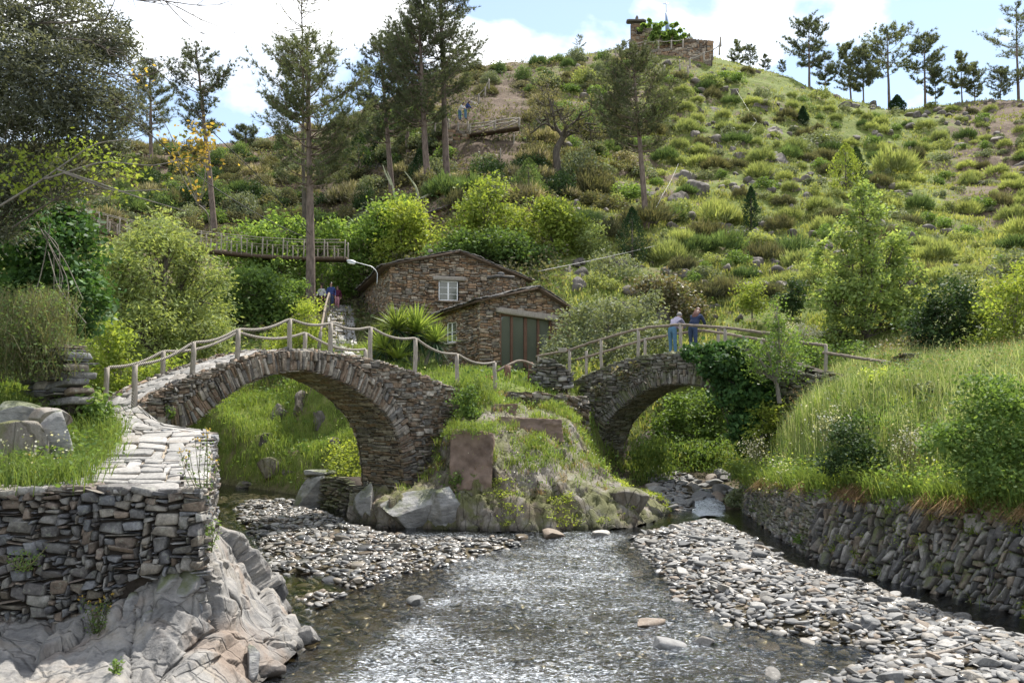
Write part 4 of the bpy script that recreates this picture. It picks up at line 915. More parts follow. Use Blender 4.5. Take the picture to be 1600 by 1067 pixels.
boulder('boulder', 'small leaning grey slab left of the smooth slab boulder', 'boulder', P(572, 792, 25.4), (.38, .5, .9), M['grey_rock'], -.2, .8, tilt=.3)
boulder('slab_ledge', 'flat overhanging slab ledge over the bank left of the pier', 'rock', P(493, 738, 29.0), (.75, .6, .22), M['grey_rock'], .1, .4)
boulder('boulder', 'triangular grey rock standing under the overhanging slab ledge', 'boulder', P(488, 780, 28.6), (.55, .5, 1.2), M['grey_rock'], .3, .8, tilt=.25)
boulder('boulder', 'brown layered rock in the green bank under the larger arch', 'boulder', ground(425, 740, 29) + np.array([0, 0, .1]), (.7, .5, .6), M['pier_rock'], .2, .7)
boulder('boulder', 'low brown rock at the water edge left of the brown layered rock', 'boulder', ground(382, 768, 29), (.5, .4, .45), M['pier_rock'], .9, .7)
boulder('boulder', 'mossy rock knob on the right flank of the spit', 'boulder', P(975, 785, 25.2), (.85, .6, .62), M['pier_rock'], .2, .7)
boulder('boulder', 'big dark boulder wedged at the head of the cascade', 'boulder', P(1128, 748, 32.5), (.65, .5, .6), M['grey_rock'], .2, .7)
boulder('boulder', 'large split grey boulder on the verge left of the path', 'boulder', P(36, 712, 13.2), (.85, .6, .85), M['pier_rock'], .25, .62)
boulder('boulder', 'upright grey boulder between the split one and the path grass', 'boulder', P(86, 700, 13.5), (.32, .45, .75), M['grey_rock'], .1, .8, tilt=.25)
boulder('boulder', 'tan rounded boulder on top of the terrace wall', 'boulder', P(48, 752, 12.6), (.52, .4, .38), M['bedrock'], .0, .62)
boulder('boulder', 'rubbly grey boulder behind the split one at the photo edge', 'boulder', P(18, 655, 14.5), (.62, .5, .5), M['grey_rock'], .9, .6)
boulder('boulder', 'knobbly rock uphill of the split boulder below the slab stub', 'boulder', P(70, 660, 14.6), (.42, .35, .36), M['bedrock'], .4, .7)
# mud rendered block and steps on the spit
def block(name, label, cat, a, b, c, d, thick, mat, jit=.03, n=30):
    """quad a,b,c,d (photo pixel + distance) thickened away from the viewer"""
    a, b, c, d = [P(*k) for k in (a, b, c, d)]; t = np.linspace(0, 1, n)
    uu, vv = np.meshgrid(t, t); q = (a * ((1 - uu) * (1 - vv))[..., None] + b * (uu * (1 - vv))[..., None] + c * (uu * vv)[..., None] + d * ((1 - uu) * vv)[..., None]).reshape(-1, 3)
    nn = unit(np.cross(b - a, d - a)); nn = nn if nn[1] > 0 else -nn
    f = q - nn * (fbm(q * 2.5, 5, 7, .65) * jit * 4)[:, None]; k = q + nn * thick
    e = np.concatenate([np.arange(n), np.arange(1, n) * n + n - 1, (n - 1) * n + np.arange(n - 2, -1, -1), np.arange(n - 2, 0, -1) * n]); e2 = np.roll(e, -1)
    V = np.concatenate([f, k]); m = n * n; g = grid_faces(n, n)
    return tag(link(name, mesh(name, V - V.mean(0), [g, g[:, ::-1] + m, np.stack([e, e + m, e2 + m, e2], -1)], mat), None, V.mean(0)), label, cat)
block('mud_wall', 'pinkish brown mud rendered wall face beside the left bridge pier', 'wall', (702, 768, 24.55), (768, 764, 24.5), (770, 676, 25.0), (704, 668, 25.2), .7, M['render_mud'], .05)
block('stone_step', 'tan stepped ledge block above the spit, under the cairn', 'step', (775, 690, 27.0), (882, 690, 27.6), (878, 655, 27.7), (780, 651, 27.2), .8, M['render_mud'], .05)
block('stone_step', 'narrow upper step left of the tan ledge block', 'step', (768, 655, 28.0), (806, 656, 28.2), (808, 632, 28.4), (772, 630, 28.2), .6, M['render_mud'], .04)

for i, (px, py, sx, sz) in enumerate([(440,655,1.0,1.5),(470,640,.8,1.2),(415,690,.6,.7),(500,668,.7,.8),(395,755,.6,.5),(360,770,.5,.4),(455,748,.7,.5),(530,700,.6,.7)]):
    g = ground(px, py, 29); boulder('rock_outcrop', 'brown rock breaking through the grassy bank under the larger arch', 'rock', g + np.array([0, .2, -.1]), (sx, sx * .7, sz * .75), M['hill_rock'], rr.uniform(0, 3), .8, 4, 12, 'rocks in the bank under the larger arch', .14)
# gravel and stones -------------------------------------------------------
def pebbles(n, region, smin, smax, mat, name, zoff, flatr=(.16, .38), pw=2.2, tpl=ICO1, tilt=.22):
    x0, y0 = region.min(0); x1, y1 = region.max(0); xy = np.empty((0, 2))
    while len(xy) < n:
        c = np.stack([rr.uniform(x0, x1, n * 2), rr.uniform(y0, y1, n * 2)], -1); s = sdf(c[:, 0], c[:, 1], region)
        c = c[(s < rr.normal(.0, .22, len(s)))]; xy = np.concatenate([xy, c])
    xy = xy[:n]; L = smin + (smax - smin) * rr.random(n) ** pw
    z = bed_z(xy[:, 0], xy[:, 1]) + rr.uniform(-.01, .03, n) + zoff
    V = tpl[0][None] * np.stack([L / 2, L / 2 * rr.uniform(.45, .8, n), L / 2 * rr.uniform(*flatr, n)], -1)[:, None, :]
    V = np.sign(V) * np.abs(V) ** 1.0 * (1 + rr.normal(0, .10, (n, len(tpl[0]), 1)))
    V = np.einsum('nij,nvj->nvi', rand_rot(n, rr, tilt), V) + np.concatenate([xy, z[:, None]], 1)[:, None, :]
    F = (tpl[1][None] + (np.arange(n) * len(tpl[0]))[:, None, None]).reshape(-1, 3)
    return kind(link(name, mesh(name, V.reshape(-1, 3), F, mat, smooth=True)), 'stuff')
pebbles(8500, BAR_R, .09, .27, M['river_stone'], 'river_gravel', .01)
pebbles(5200, BAR_R, .04, .12, M['river_stone'], 'fine_river_gravel', -.01)
pebbles(2600, BAR_L, .10, .32, M['wet_stone'], 'wet_river_gravel', .02)
pebbles(1100, BAR_L, .10, .28, M['river_stone'], 'dry_river_gravel', .05)
wide = np.array([(-3.2, 9), (-3.0, 13.5), (-5, 16), (-7, 22), (-10, 29), (-5, 30), (-3.6, 24.3), (3.5, 24.4), (6.6, 26.5), (6.5, 20), (8.4, 14.5), (9.2, 9)], float)
pebbles(3600, wide, .10, .38, M['wet_stone'], 'riverbed_gravel', .0)
pebbles(500, np.array([(-10.5, 30), (-5.6, 30.2), (-5.4, 31.5), (-10, 33)], float), .15, .5, M['river_stone'], 'bank_rubble', .10)
pebbles(450, np.array([(5.0, 26.5), (4.9, 30), (5.6, 36), (6.6, 36), (5.6, 29), (5.6, 26.8)], float), .15, .4, M['river_stone'], 'cascade_rubble', .05)
# individual river stones: the 230 largest of the bar, shared meshes, one object each
tmpl = []
for i in range(9):
    V, F = rock(rr, 3, 5, .05, .42); V = V * np.array([.5, .40, .36]); V = V / np.abs(V[:, 0]).max() * .5
    tmpl.append(mesh('river_stone', V, F, M['river_stone'] if i < 7 else M['wet_stone'], smooth=True))
def put_stone(x, y, s, z=None, label='flat grey river slate lying loose on the right gravel bar', group='large stones on the right gravel bar', t=None, tilt=.18, name='river_stone', cat='stone', sc=(1, 1, 1)):
    o = link(name, tmpl[rr.integers(0, 7) if t is None else t], None, (x, y, float(bed_z(np.array([x]), np.array([y]))[0]) + s * .12 if z is None else z))
    o.scale = tuple(s * k for k in sc); o.rotation_euler = (rr.normal(0, tilt), rr.normal(0, tilt), rr.uniform(0, 6.28)); return tag(o, label, cat, group)
n = 0
while n < 210:
    x, y = rr.uniform(1, 9), 10.8 + 13 * rr.random() ** 1.5
    if sdf(np.array([x]), np.array([y]), BAR_R)[0] < rr.normal(-.1, .15): put_stone(x, y, rr.uniform(.22, .40) * (1 + .02 * (y - 11))); n += 1
n = 0
while n < 45:
    x, y = rr.uniform(-8, 1), rr.uniform(15.5, 25)
    if sdf(np.array([x]), np.array([y]), BAR_L)[0] < .3: put_stone(x, y, rr.uniform(.26, .5), None, 'dark wet slate stone on the left shingle bank by the riffle', 'stones on the left shingle bank', int(rr.choice([7, 8, 8, 2])), .1); n += 1
for px, py, s, l, t in [(862, 838, 1.5, 'longest grey slab lying at the head of the right gravel bar', 1), (935, 836, .85, 'thick pale slab just left of the longest slab', 3), (812, 842, .75, 'dark flat boulder splitting the riffle upstream', 8), (1012, 975, .7, 'flat topped brown stone alone in the stream, right of mid river', 4), (1040, 1008, .62, 'rounded brown stone half sunk beside the right gravel', 5), (1098, 1005, .5, 'thin black stone awash near the right gravel', 7), (1206, 1056, .5, 'angular brown stone in the pool at the bottom right', 2), (1545, 1010, .95, 'biggest tan boulder on the right gravel bar', 0), (560, 880, .42, 'tan block stone upright on the left shingle bank', 3), (650, 940, .6, 'flat tan stone awash where the left shingle ends', 5), (1400, 1040, .7, 'broad pale slab near the front of the right gravel bar', 6)]:
    p = W(px, py); put_stone(p[0], p[1], s, .02, l, None, t, .06, 'boulder', 'boulder', (1, .7, .75))
for i in range(46):
    px, py = rr.uniform(1012, 1150), rr.uniform(742, 802); c = ground(px, py, 24)
    if 1098 < px < 1160 and py > 782: continue
    put_stone(c[0], c[1], rr.uniform(.45, 1.05), c[2] + .02, 'grey boulder heaped at the foot of the cascade', 'boulders beside the cascade', None, .35, 'boulder', 'boulder', (1, .85, 1.15))
# a bleached stick on the gravel
p = [W(1418, 1025, .3), W(1460, 1022, .34), W(1500, 1012, .38), W(1522, 1004, .42)]
t = thing('driftwood', 'thin bleached driftwood stick on the right gravel bar', 'driftwood', p[0]); V, F = tube(smooth_poly(p, 14, 1), np.linspace(.03, .012, 14), 6); part('stick', t, V, F, M['grey_wood'], smooth=True)

# rock outcrops on the hill
OUT = [(1070,262,60,46),(1092,285,50,60),(1058,300,46,44),(1198,228,62,52),(1165,232,40,40),(1222,240,36,56),(1210,196,56,26),(1186,158,36,30),(1112,165,46,24),(1150,205,50,18),(1330,268,36,24),(1565,215,50,24),(1540,280,60,20),(1590,345,40,20),(1580,300,44,22),(880,268,22,60),(860,290,40,26),(800,262,36,32),(745,155,34,42),(640,235,44,50),(590,245,44,44),(345,300,44,40),(300,318,60,40),(905,440,38,60),(890,415,30,40),(1120,470,70,16),(1480,395,46,18),(1020,300,40,26),(1265,380,44,16),(965,285,30,30),(1340,330,40,22),(440,345,40,36)]
NMS = ['craggy','fissured','blocky','rounded','leaning','layered','jagged','stepped']
for i, (px, py, wd, ht) in enumerate(OUT):
    g = ground(px, py + ht * .35, 45); s = g[1] / F_PX
    side = 'right' if px > 1130 else 'middle' if px > 780 else 'left'
    lb_ = ['dark craggy', 'fissured brown', 'blocky grey', 'layered dark'][i % 4] + ' rock outcrop on the ' + side + ' hillside'
    V, F = rock(rr, 4, 14, .16, .9); V = V * np.array([wd * s * .6, wd * s * .45, ht * s * .62]); V[:, 1] += V[:, 2] * .4
    tag(link('rock_outcrop', mesh('rock_outcrop', V, F, M['hill_rock']), None, g + np.array([0, .4, -ht * s * .10])), lb_, 'rock', 'rock outcrops on the ' + side + ' hillside')

# loose small stones strewn over the hill
n = 900; px = rr.uniform(860, 1640, n); yy = 44 * (112 / 44) ** rr.random(n); xx = (px - CX) / F_PX * yy; sz = rr.uniform(.15, .65, n) * (.6 + yy / 150); zz = H(xx, yy)
k = fbm(np.stack([xx * .12, yy * .12, xx * 0], -1), 3, 50) > -.05; xx, yy, zz, sz = xx[k], yy[k], zz[k], sz[k]; n = len(xx); T0 = [rock(rr, 2, 7, .1, .6)[0] for _ in range(6)]
V = np.stack([T0[i] for i in rr.integers(0, 6, n)]) * sz[:, None, None]; V = np.einsum('nij,nvj->nvi', rand_rot(n, rr, .4), V) + np.stack([xx, yy, zz + sz * .1], -1)[:, None]
kind(link('hillside_rubble', mesh('hillside_rubble', V.reshape(-1, 3), (ICO2[1][None] + (np.arange(n) * len(ICO2[0]))[:, None, None]).reshape(-1, 3), M['hill_rock'])), 'stuff')
# ------------------------------------------------------------------ slate houses
rh = np.random.default_rng(61)
def wall_face(root, name, A, B, z0, topf, holes, rng, mat, cells=(.075, .036), wr=(2, 9), hr=(1, 4), core=True):
    """rubble wall between plan points A and B (outside to the right of A->B seen from the camera side), top given by topf(u)"""
    A = np.array([A[0], A[1], 0.]); B = np.array([B[0], B[1], 0.]); U = np.linalg.norm(B - A); t = (B - A) / U; n = np.array([t[1], -t[0], 0])
    us = np.linspace(0, U, 60); hm = max(topf(us)) - z0
    msk = lambda uu, vv: (vv + z0 < topf(uu)) & ~np.any([(uu > h[0]) & (uu < h[1]) & (vv + z0 > h[2]) & (vv + z0 < h[3]) for h in holes] + [uu < -1], axis=0)
    f = lambda u, v, d: A + u[:, None] * t + (v + z0)[:, None] * np.array([0, 0, 1.]) + d[:, None] * n
    V, F = stones(pack(U, hm, *cells, wr, hr, rng, msk), f, rng, .16, .022, .014, .16, .05)
    part(name, root, V, F, mat)
    V = np.concatenate([f(us, us * 0 - .4, us * 0 - .13), f(us, topf(us) - z0 - .02, us * 0 - .13), f(us, topf(us) - z0 - .02, us * 0 - .5), f(us, us * 0 - .4, us * 0 - .5)]).reshape(4, 60, 3).transpose(1, 0, 2).reshape(-1, 3)
    q = np.arange(4); part('wall_core', root, V, [grid_faces(60, 4, True), q[None, ::-1], (q + 59 * 4)[None]], M['mortar'])
    return f, t, n
def roof_plane(root, name, a, b, c, d, rng, thick=.1):
    """a-b ridge, d-c eave (same direction); slates laid on it"""
    a, b, c, d = [np.array(k, float) for k in (a, b, c, d)]; U = np.linalg.norm(b - a); Hh = np.linalg.norm(d - a)
    nn = unit(np.cross(b - a, d - a)); nn = nn if nn[2] > 0 else -nn
    f = lambda u, v, dd: a + (b - a) * (u / U)[:, None] + ((d - a) * (1 - u / U)[:, None] + (c - b) * (u / U)[:, None]) * (v / Hh)[:, None] + dd[:, None] * nn
    A = Acc()
    rc = pack(U + .1, Hh + .12, .1, .1, (3, 7), (2, 4), rng); V, F = stones(rc, lambda u, v, dd: f(u, v, dd + .03 * vnoise(np.stack([u, v, u * 0], -1) * 2)), rng, .05, .022, -.05, .12, .05)
    q = f(np.array([0, U, U, 0.]), np.array([0, 0, Hh, Hh]), np.full(4, -.05)); k = q - nn * thick
    part(name, root, V, F, M['roof_slate']); part('roof_boards', root, np.concatenate([q, k]), np.array([[0, 1, 2, 3], [7, 6, 5, 4], [0, 4, 5, 1], [1, 5, 6, 2], [2, 6, 7, 3], [3, 7, 4, 0]]), M['dark_wood'])
def window(root, f, t, n, u0, u1, z0w, z1w, z0, mat_frame, casements=2, bars=2, sill=True, depth=.09, curtain=True, wd=.055, label=None):
    ctr = f(np.array([(u0 + u1) / 2]), np.array([(z0w + z1w) / 2 - z0]), np.array([-depth]))[0]; up = np.array([0, 0, 1.])
    A = Acc(); hw, hh = (u1 - u0) / 2, (z1w - z0w) / 2
    wn = part('window', root, *plank(None, '', ctr - n * .035, t, n, up, hw, .012, hh, None), M['curtain'] if curtain else M['glass'])
    def bar(du, dz, hu, hz, pr=0): return plank(None, '', ctr + t * du + up * dz + n * pr, t, n, up, hu, .03, hz, None)
    A.add(*bar(0, hh - wd / 2, hw, wd / 2)); A.add(*bar(0, -hh + wd / 2, hw, wd / 2))
    for k in range(casements + 1): A.add(*bar((-hw + wd / 2) + (2 * hw - wd) * k / casements, 0, wd / 2 * (1.5 if 0 < k < casements else 1), hh - wd, .002))
    for c in range(casements):
        for b in range(1, bars): A.add(*bar(-hw + (2 * hw) * (c + .5) / casements, -hh + 2 * hh * b / bars, hw / casements - wd * .8, wd * .22, .004))
    part_acc('frame', wn, A, mat_frame)
    part('pane', wn, *plank(None, '', ctr, t, n, up, hw - wd * .6, .006, hh - wd * .6, None), M['glass'])
    if sill: part('sill', wn, *plank(None, '', ctr - up * (hh + .05) + n * .1, t, n, up, hw + .12, .13, .04, None, .006), M['bridge_stone'])
    return wn

# main house
A0 = P(608, 600, 46.5)[:2]; tF = unit(np.array([.954, .30])); tL = np.array([-.30, .954])
B0 = A0 + tF * 7.55; C0 = A0 + tL * 9.0; D0 = B0 + tL * 9.0
zE = P(608, 412, 46.5)[2]; zR = P(712, 391, 47.5)[2]; zE2 = P(822, 434, 48.8)[2]; z0 = P(608, 505, 46.5)[2] - 1.2; uR = 3.75
hs = thing('stone_house', 'rubble stone house with dark slate roof and white two leaf window', 'house', (A0[0], A0[1], z0))
zl = z0 - 1.5
f, t, n = wall_face(hs, 'front_wall', A0, B0, z0 - .5, lambda u: np.interp(u, [0, uR, 7.55], [zE, zR - .12, zE2]), [(2.62, 3.72, P(0, 470, 47.3)[2], P(0, 438, 47.3)[2])], rh, M['house_stone'])
wz0, wz1 = P(700, 469.5, 47.3)[2], P(700, 438.5, 47.3)[2]
window(hs, f, t, n, 2.64, 3.70, wz0, wz1, z0 - .5, M['white_paint'], 2, 3)
part('lintel', hs, *plank(None, '', f(np.array([3.2]), np.array([wz1 + .13 - z0 + .5]), np.array([.0]))[0], t, n, (0, 0, 1), .92, .1, .12, None, .01), M['grey_wood'])
wall_face(hs, 'side_wall', C0, A0, z0 - .5, lambda u: np.interp(u, [0, 9.0], [zE - .35, zE]), [], rh, M['house_stone'])
wall_face(hs, 'right_wall', B0, D0, z0 - .5, lambda u: u * 0 + zE2, [], rh, M['house_stone'], (.14, .08))
wall_face(hs, 'rear_wall', D0, C0, z0 - .5, lambda u: np.interp(u, [0, 7.55 - uR, 7.55], [zE2, zR - .4, zE - .35]), [], rh, M['house_stone'], (.14, .08))
def v3(p, z): return np.array([p[0], p[1], z])
ov = -tL * .32
rf, rb2 = A0 + tF * uR + ov, A0 + tF * uR + tL * 9.2
roof_plane(hs, 'left_roof', v3(rf, zR + .02), v3(rb2, zR - .3), v3(C0 - tF * .5 + tL * .3, zE - .42), v3(A0 - tF * .45 + ov, zE - .07), rh)
roof_plane(hs, 'right_roof', v3(rf, zR + .02), v3(rb2, zR - .3), v3(D0 + tF * .4, zE2 - .4), v3(B0 + tF * .35 + ov, zE2 - .12), rh)
rc = thing('roof_stone', 'pale weight stone on the ridge of the main slate roof', 'stone', v3(rf - tF * 2.2, zR - .25)); V, F = rock(rh, 2, 5, .05, .6); part('stone', rc, V * .16 + v3(rf - tF * 1.6 + tL * .3, zR - .1), F, M['river_stone'])
# annex
A1 = np.array([-1.44, 40.0]); tA = unit(np.array([.866, .5])); tB = np.array([-.5, .866]); UA = 4.95
B1 = A1 + tA * UA; C1 = A1 + tB * 4.3; D1 = B1 + tB * 5.5
ze, zr, ze2 = P(750, 466, 40)[2], P(839, 449, 41.4)[2], P(897, 483, 42.5)[2]; z1 = 3.9; uR = 2.95
an = thing('stone_house', 'lower brown stone annex with wide glazed doors, joined to the house', 'house', (A1[0], A1[1], z1))
zd0, zd1 = 4.1, P(785, 489, 40.5)[2]
f, t, n = wall_face(an, 'front_wall', A1, B1, z1 - .4, lambda u: np.interp(u, [0, uR, UA], [ze, zr - .1, ze2]), [(1.02, 3.85, 3., zd1 + .02)], rh, M['house_stone'])
g = lambda u, v, d=0.: f(np.array([u]), np.array([v - z1 + .4]), np.array([d]))[0]
la, lb2 = g(.78, P(773, 484, 40.4)[2], .03), g(4.15, P(872, 503, 42)[2] + .16, .03); ld = unit(lb2 - la); lu = unit(np.cross(n, ld)); lu = lu if lu[2] > 0 else -lu
part('door_lintel', an, *plank(None, '', (la + lb2) / 2, ld, n, lu, np.linalg.norm(lb2 - la) / 2, .14, .13, None, .015), M['grey_wood'])
dr = part('glazed_door', an, *plank(None, '', g(2.43, (zd0 + zd1) / 2, -.12), t, n, (0, 0, 1), 1.40, .01, (zd1 - zd0) / 2, None), M['glass'])
A = Acc()
for k, u in enumerate([1.07, 1.68, 2.42, 3.12, 3.80]): A.add(*plank(None, '', g(u, (zd0 + zd1) / 2 - .02, -.08 + .001 * k), t, n, (0, 0, 1), .06 if k != 2 else .08, .045, (zd1 - zd0) / 2 - .05, None))
A.add(*plank(None, '', g(2.43, zd1 - .06, -.085), t, n, (0, 0, 1), 1.40, .045, .07, None)); A.add(*plank(None, '', g(2.43, zd0 + .1, -.085), t, n, (0, 0, 1), 1.40, .045, .1, None))
part_acc('frame', dr, A, M['red_wood'])
zw0, zw1 = P(698, 536, 43)[2], P(698, 504, 43)[2]
f2, t2, n2 = wall_face(an, 'side_wall', C1, A1, z1 - .4, lambda u: np.interp(u, [0, 4.3], [ze - .25, ze]), [(.75, 1.85, zw0, zw1)], rh, M['house_stone'])
window(an, f2, t2, n2, .78, 1.82, zw0, zw1, z1 - .4, M['white_paint'], 2, 2)
wall_face(an, 'right_wall', B1, D1, z1 - .4, lambda u: u * 0 + ze2, [], rh, M['house_stone'], (.14, .08))
wall_face(an, 'rear_wall', C1 + tA * .01, C1 - tB * .0 + tA * UA, z1 - .4, lambda u: np.interp(u, [0, uR, UA], [ze - .25, zr - .3, ze2]), [], rh, M['house_stone'], (.14, .08))
ov = -tB * .35; rf = A1 + tA * uR + ov; rb3 = A1 + tA * uR + tB * 5.2
roof_plane(an, 'left_roof', v3(rf, zr + .06), v3(rb3, zr + .0), v3(C1 - tA * .4, ze - .42), v3(A1 - tA * .42 + ov, ze - .10), rh)
roof_plane(an, 'right_roof', v3(rf, zr + .06), v3(rb3, zr + .0), v3(D1 + tA * .35, ze2 - .22), v3(B1 + tA * .35 + ov, ze2 - .16), rh)
# chimney of the annex
cc = v3(A1 + tA * 2.85 + tB * 3.2, zr + .25)
for s0, hgt, m_, nm in [(.42, .48, 'house_stone', 'chimney'), (.55, .05, 'roof_slate', 'chimney_cap')]:
    if nm == 'chimney':
        A = []
        chim = None
        V = []; F = []; b = 0
        for a_, b_ in [((-1, -1), (1, -1)), ((1, -1), (1, 1)), ((1, 1), (-1, 1)), ((-1, 1), (-1, -1))]:
            p0 = cc[:2] + (tA * a_[0] + tB * a_[1]) * s0; p1 = cc[:2] + (tA * b_[0] + tB * b_[1]) * s0; tt = unit(p1 - p0); nn_ = np.array([tt[1], -tt[0], 0])
            v, q = stones(pack(2 * s0, 1.0, .07, .05, (2, 5), (1, 2), rh), lambda u, vv, d: v3(p0, cc[2] - .5) + u[:, None] * v3(tt, 0) + vv[:, None] * np.array([0, 0, 1.]) + d[:, None] * nn_, rh, .16, .02)
            V.append(v); F.append(q + b); b += len(v)
        ch = part('chimney', an, np.concatenate(V), np.concatenate(F), M['house_stone'])
    else:
        part('chimney_cap', ch, *plank(None, '', cc + np.array([0, 0, .55]), v3(tA, 0), v3(tB, 0), (0, 0, 1), s0, s0, s0 * .12, None, .01), M['roof_slate'])
        V, F = rock(rh, 2, 4, .05, .6); part('weight_stone', ch, V * .2 + cc + np.array([0, 0, .72]), F, M['river_stone'])
# wall lamp on the left eave of the main house
lp = thing('street_lamp', 'grey lamp on a bent arm reaching left from the house eave', 'lamp', P(588, 440, 46.3))
V, F = tube(smooth_poly([P(589, 444, 46.3), P(590, 426, 46.3), P(582, 417, 46.3), P(553, 409, 46.1)], 24, 2), .022, 8); part('arm', lp, V, F, M['metal'], smooth=True)
V, F = rock(rh, 3, 0, 0, .5); V = V * np.array([.26, .13, .20]); c, s = math.cos(.25), math.sin(.25); V = np.stack([V[:, 0] * c + V[:, 2] * s, V[:, 1], -V[:, 0] * s + V[:, 2] * c], -1)
hd = part('lamp_head', lp, V + P(549, 409, 46.1), F, M['metal'], smooth=True); part('lamp_glass', hd, V * np.array([.8, .85, .7]) + P(549, 410.5, 46.08) + np.array([0, 0, -.02]), F, M['lamp_white'], smooth=True)
# ruined upper house hidden by trees
E0 = P(668, 350, 62.5)[:2]; E1 = P(858, 350, 66)[:2]; zU = P(765, 352, 64)[2]; zg = P(772, 289, 64)[2]
uh = thing('stone_house', 'half hidden reddish house up the slope behind the lime green trees', 'house', (E0[0], E0[1], zU)); U = np.linalg.norm(E1 - E0); tE = (E1 - E0) / U; tN = np.array([-tE[1], tE[0]])
zla, zra = P(668, 332, 62.5)[2], P(858, 322, 66)[2]
wall_face(uh, 'front_wall', E0, E1, zU - 1, lambda u: np.interp(u, [0, U * .58, U], [zla, zg - .15, zra]), [], rh, M['house_stone'], (.11, .06))
rf = E0 + tE * U * .58 - tN * .35; rb4 = rf + tN * 7
roof_plane(uh, 'left_roof', v3(rf, zg), v3(rb4, zg), v3(E0 - tE * .4 + tN * 7, zla - .2), v3(E0 - tE * .4 - tN * .35, zla - .2), rh)
roof_plane(uh, 'right_roof', v3(rf, zg), v3(rb4, zg), v3(E1 + tE * .4 + tN * 7, zra - .2), v3(E1 + tE * .4 - tN * .35, zra - .2), rh)

# ------------------------------------------------------------------ chapel on the hill top
Dc = 112.0
def rubble(root, name, a, b, zb, zt, mat, cells=(.2, .11), thick=.6):
    return wall_face(root, name, a, b, zb, (lambda u: np.interp(u, np.linspace(0, np.linalg.norm(np.array(b[:2]) - np.array(a[:2])), len(zt)), zt)), [], rh, mat, cells, (1, 5), (1, 4))
rt = thing('dry_stone_wall', 'big brown retaining wall below the hilltop chapel', 'wall', P(1040, 110, Dc - 4))
rubble(rt, 'stone_facing', P(978, 110, Dc - 1.0)[:2], P(1112, 110, Dc - 5.5)[:2], P(1000, 122, Dc - 4)[2], [P(0, 76, Dc - 1)[2], P(0, 75, Dc - 3)[2], P(0, 75, Dc - 4)[2], P(0, 88, Dc - 5)[2]], M['house_stone'])
ch = thing('chapel', 'ruined stone chapel with open bell niche on the hilltop', 'chapel', P(1020, 80, Dc))
a, b = P(986, 75, Dc)[:2], P(1068, 75, Dc)[:2]
z_ = lambda py: P(1000, py, Dc)[2]
wall_face(ch, 'wall', a, b, z_(90), lambda u: np.interp(u, [0, .25, 1.6, 2.6, 4, np.linalg.norm(b - a)], [z_(38), z_(36), z_(36), z_(44), z_(48), z_(60)]), [(.75, 1.5, z_(54), z_(43))], rh, M['house_stone'], (.16, .1))
plankV = plank(None, '', v3((a + (b - a) * .10), z_(34.5)), (1, 0, 0), (0, 1, 0), (0, 0, 1), 1.25, .5, .14, None, .03); part('gable_cap', ch, *plankV, M['roof_slate'])
A = Acc(); V, F = rock(rh, 2, 6, .1, 1); V = V * np.array([.28, .2, .5]) + v3(a + (b - a) * .11, z_(30)); part('pinnacle', ch, V, F, M['hill_rock'])
rt2 = thing('dry_stone_wall', 'sunlit tan stone wall with an end pier right of the chapel', 'wall', P(1090, 75, Dc - 2))
rubble(rt2, 'stone_facing', P(1066, 82, Dc - 1)[:2], P(1106, 82, Dc - 2.5)[:2], P(0, 88, Dc - 2)[2], [P(0, 59, Dc - 1)[2], P(0, 66, Dc - 2)[2]], M['house_stone'])
rubble(rt2, 'end_pier', P(1105, 82, Dc - 3)[:2], P(1115, 82, Dc - 3)[:2], P(0, 88, Dc - 3)[2], [P(0, 63, Dc - 3)[2], P(0, 63, Dc - 3)[2]], M['house_stone'])
cr = thing('steeple_cross', 'slim blue grey steeple tipped by a cross behind the chapel', 'cross', P(1043, 45, Dc + 8))
b = P(1043.5, 45, Dc + 8); tp = P(1041, 20.5, Dc + 8); V, F = tube([b + np.array([0, 0, -.8]), tp], [.36, .13], 4); part('spire', cr, V, F, simple_mat('blue_grey_lead', (.17, .24, .36), .5, .4, 3, .1, .1))
part('mast', cr, *tube([tp, P(1040.7, 3, Dc + 8)], .05, 6), M['metal']); part('crossbar', cr, *tube([P(1036, 6.5, Dc + 8), P(1045.5, 6.5, Dc + 8)], .045, 6), M['metal'])
def hill_rope(label, pts, D, hpx=8, mat='grey_wood', rope=True, group=None):
    g0 = P(pts[0][0], pts[0][1] + hpx, D); t = thing('rope_railing', label, 'railing', g0, group); tops = []
    for px, py in pts:
        tp = P(px, py, D); post(t, P(px, py + hpx, D) - np.array([0, 0, .4]), tp, .11, M[mat]); tops.append(tp)
    if rope:
        V, F = tube(np.concatenate([sag(x, y, .10 * np.linalg.norm(x - y)) for x, y in zip(tops[:-1], tops[1:])]), .06, 6); part('rope', t, V, F, M['rope'])
hill_rope('swagged rope railing on posts along the chapel terrace', [(988, 68), (1008, 64), (1029, 64), (1049, 63.5), (1067, 62)], Dc - 3.5, 10)
hill_rope('sloping pole railing dropping left from the chapel', [(930, 82), (945, 80), (962, 76), (972, 68), (984, 62)], Dc - 2, 9)
hill_rope('sloping pole railing climbing to a tall post right of the chapel', [(1078, 92), (1100, 82), (1124, 71), (1126, 58)], Dc - 8, 10)
hill_rope('short pale posts below the big chapel retaining wall', [(1038, 102), (1062, 94), (1075, 104)], Dc - 11, 12, 'grey_wood', False)
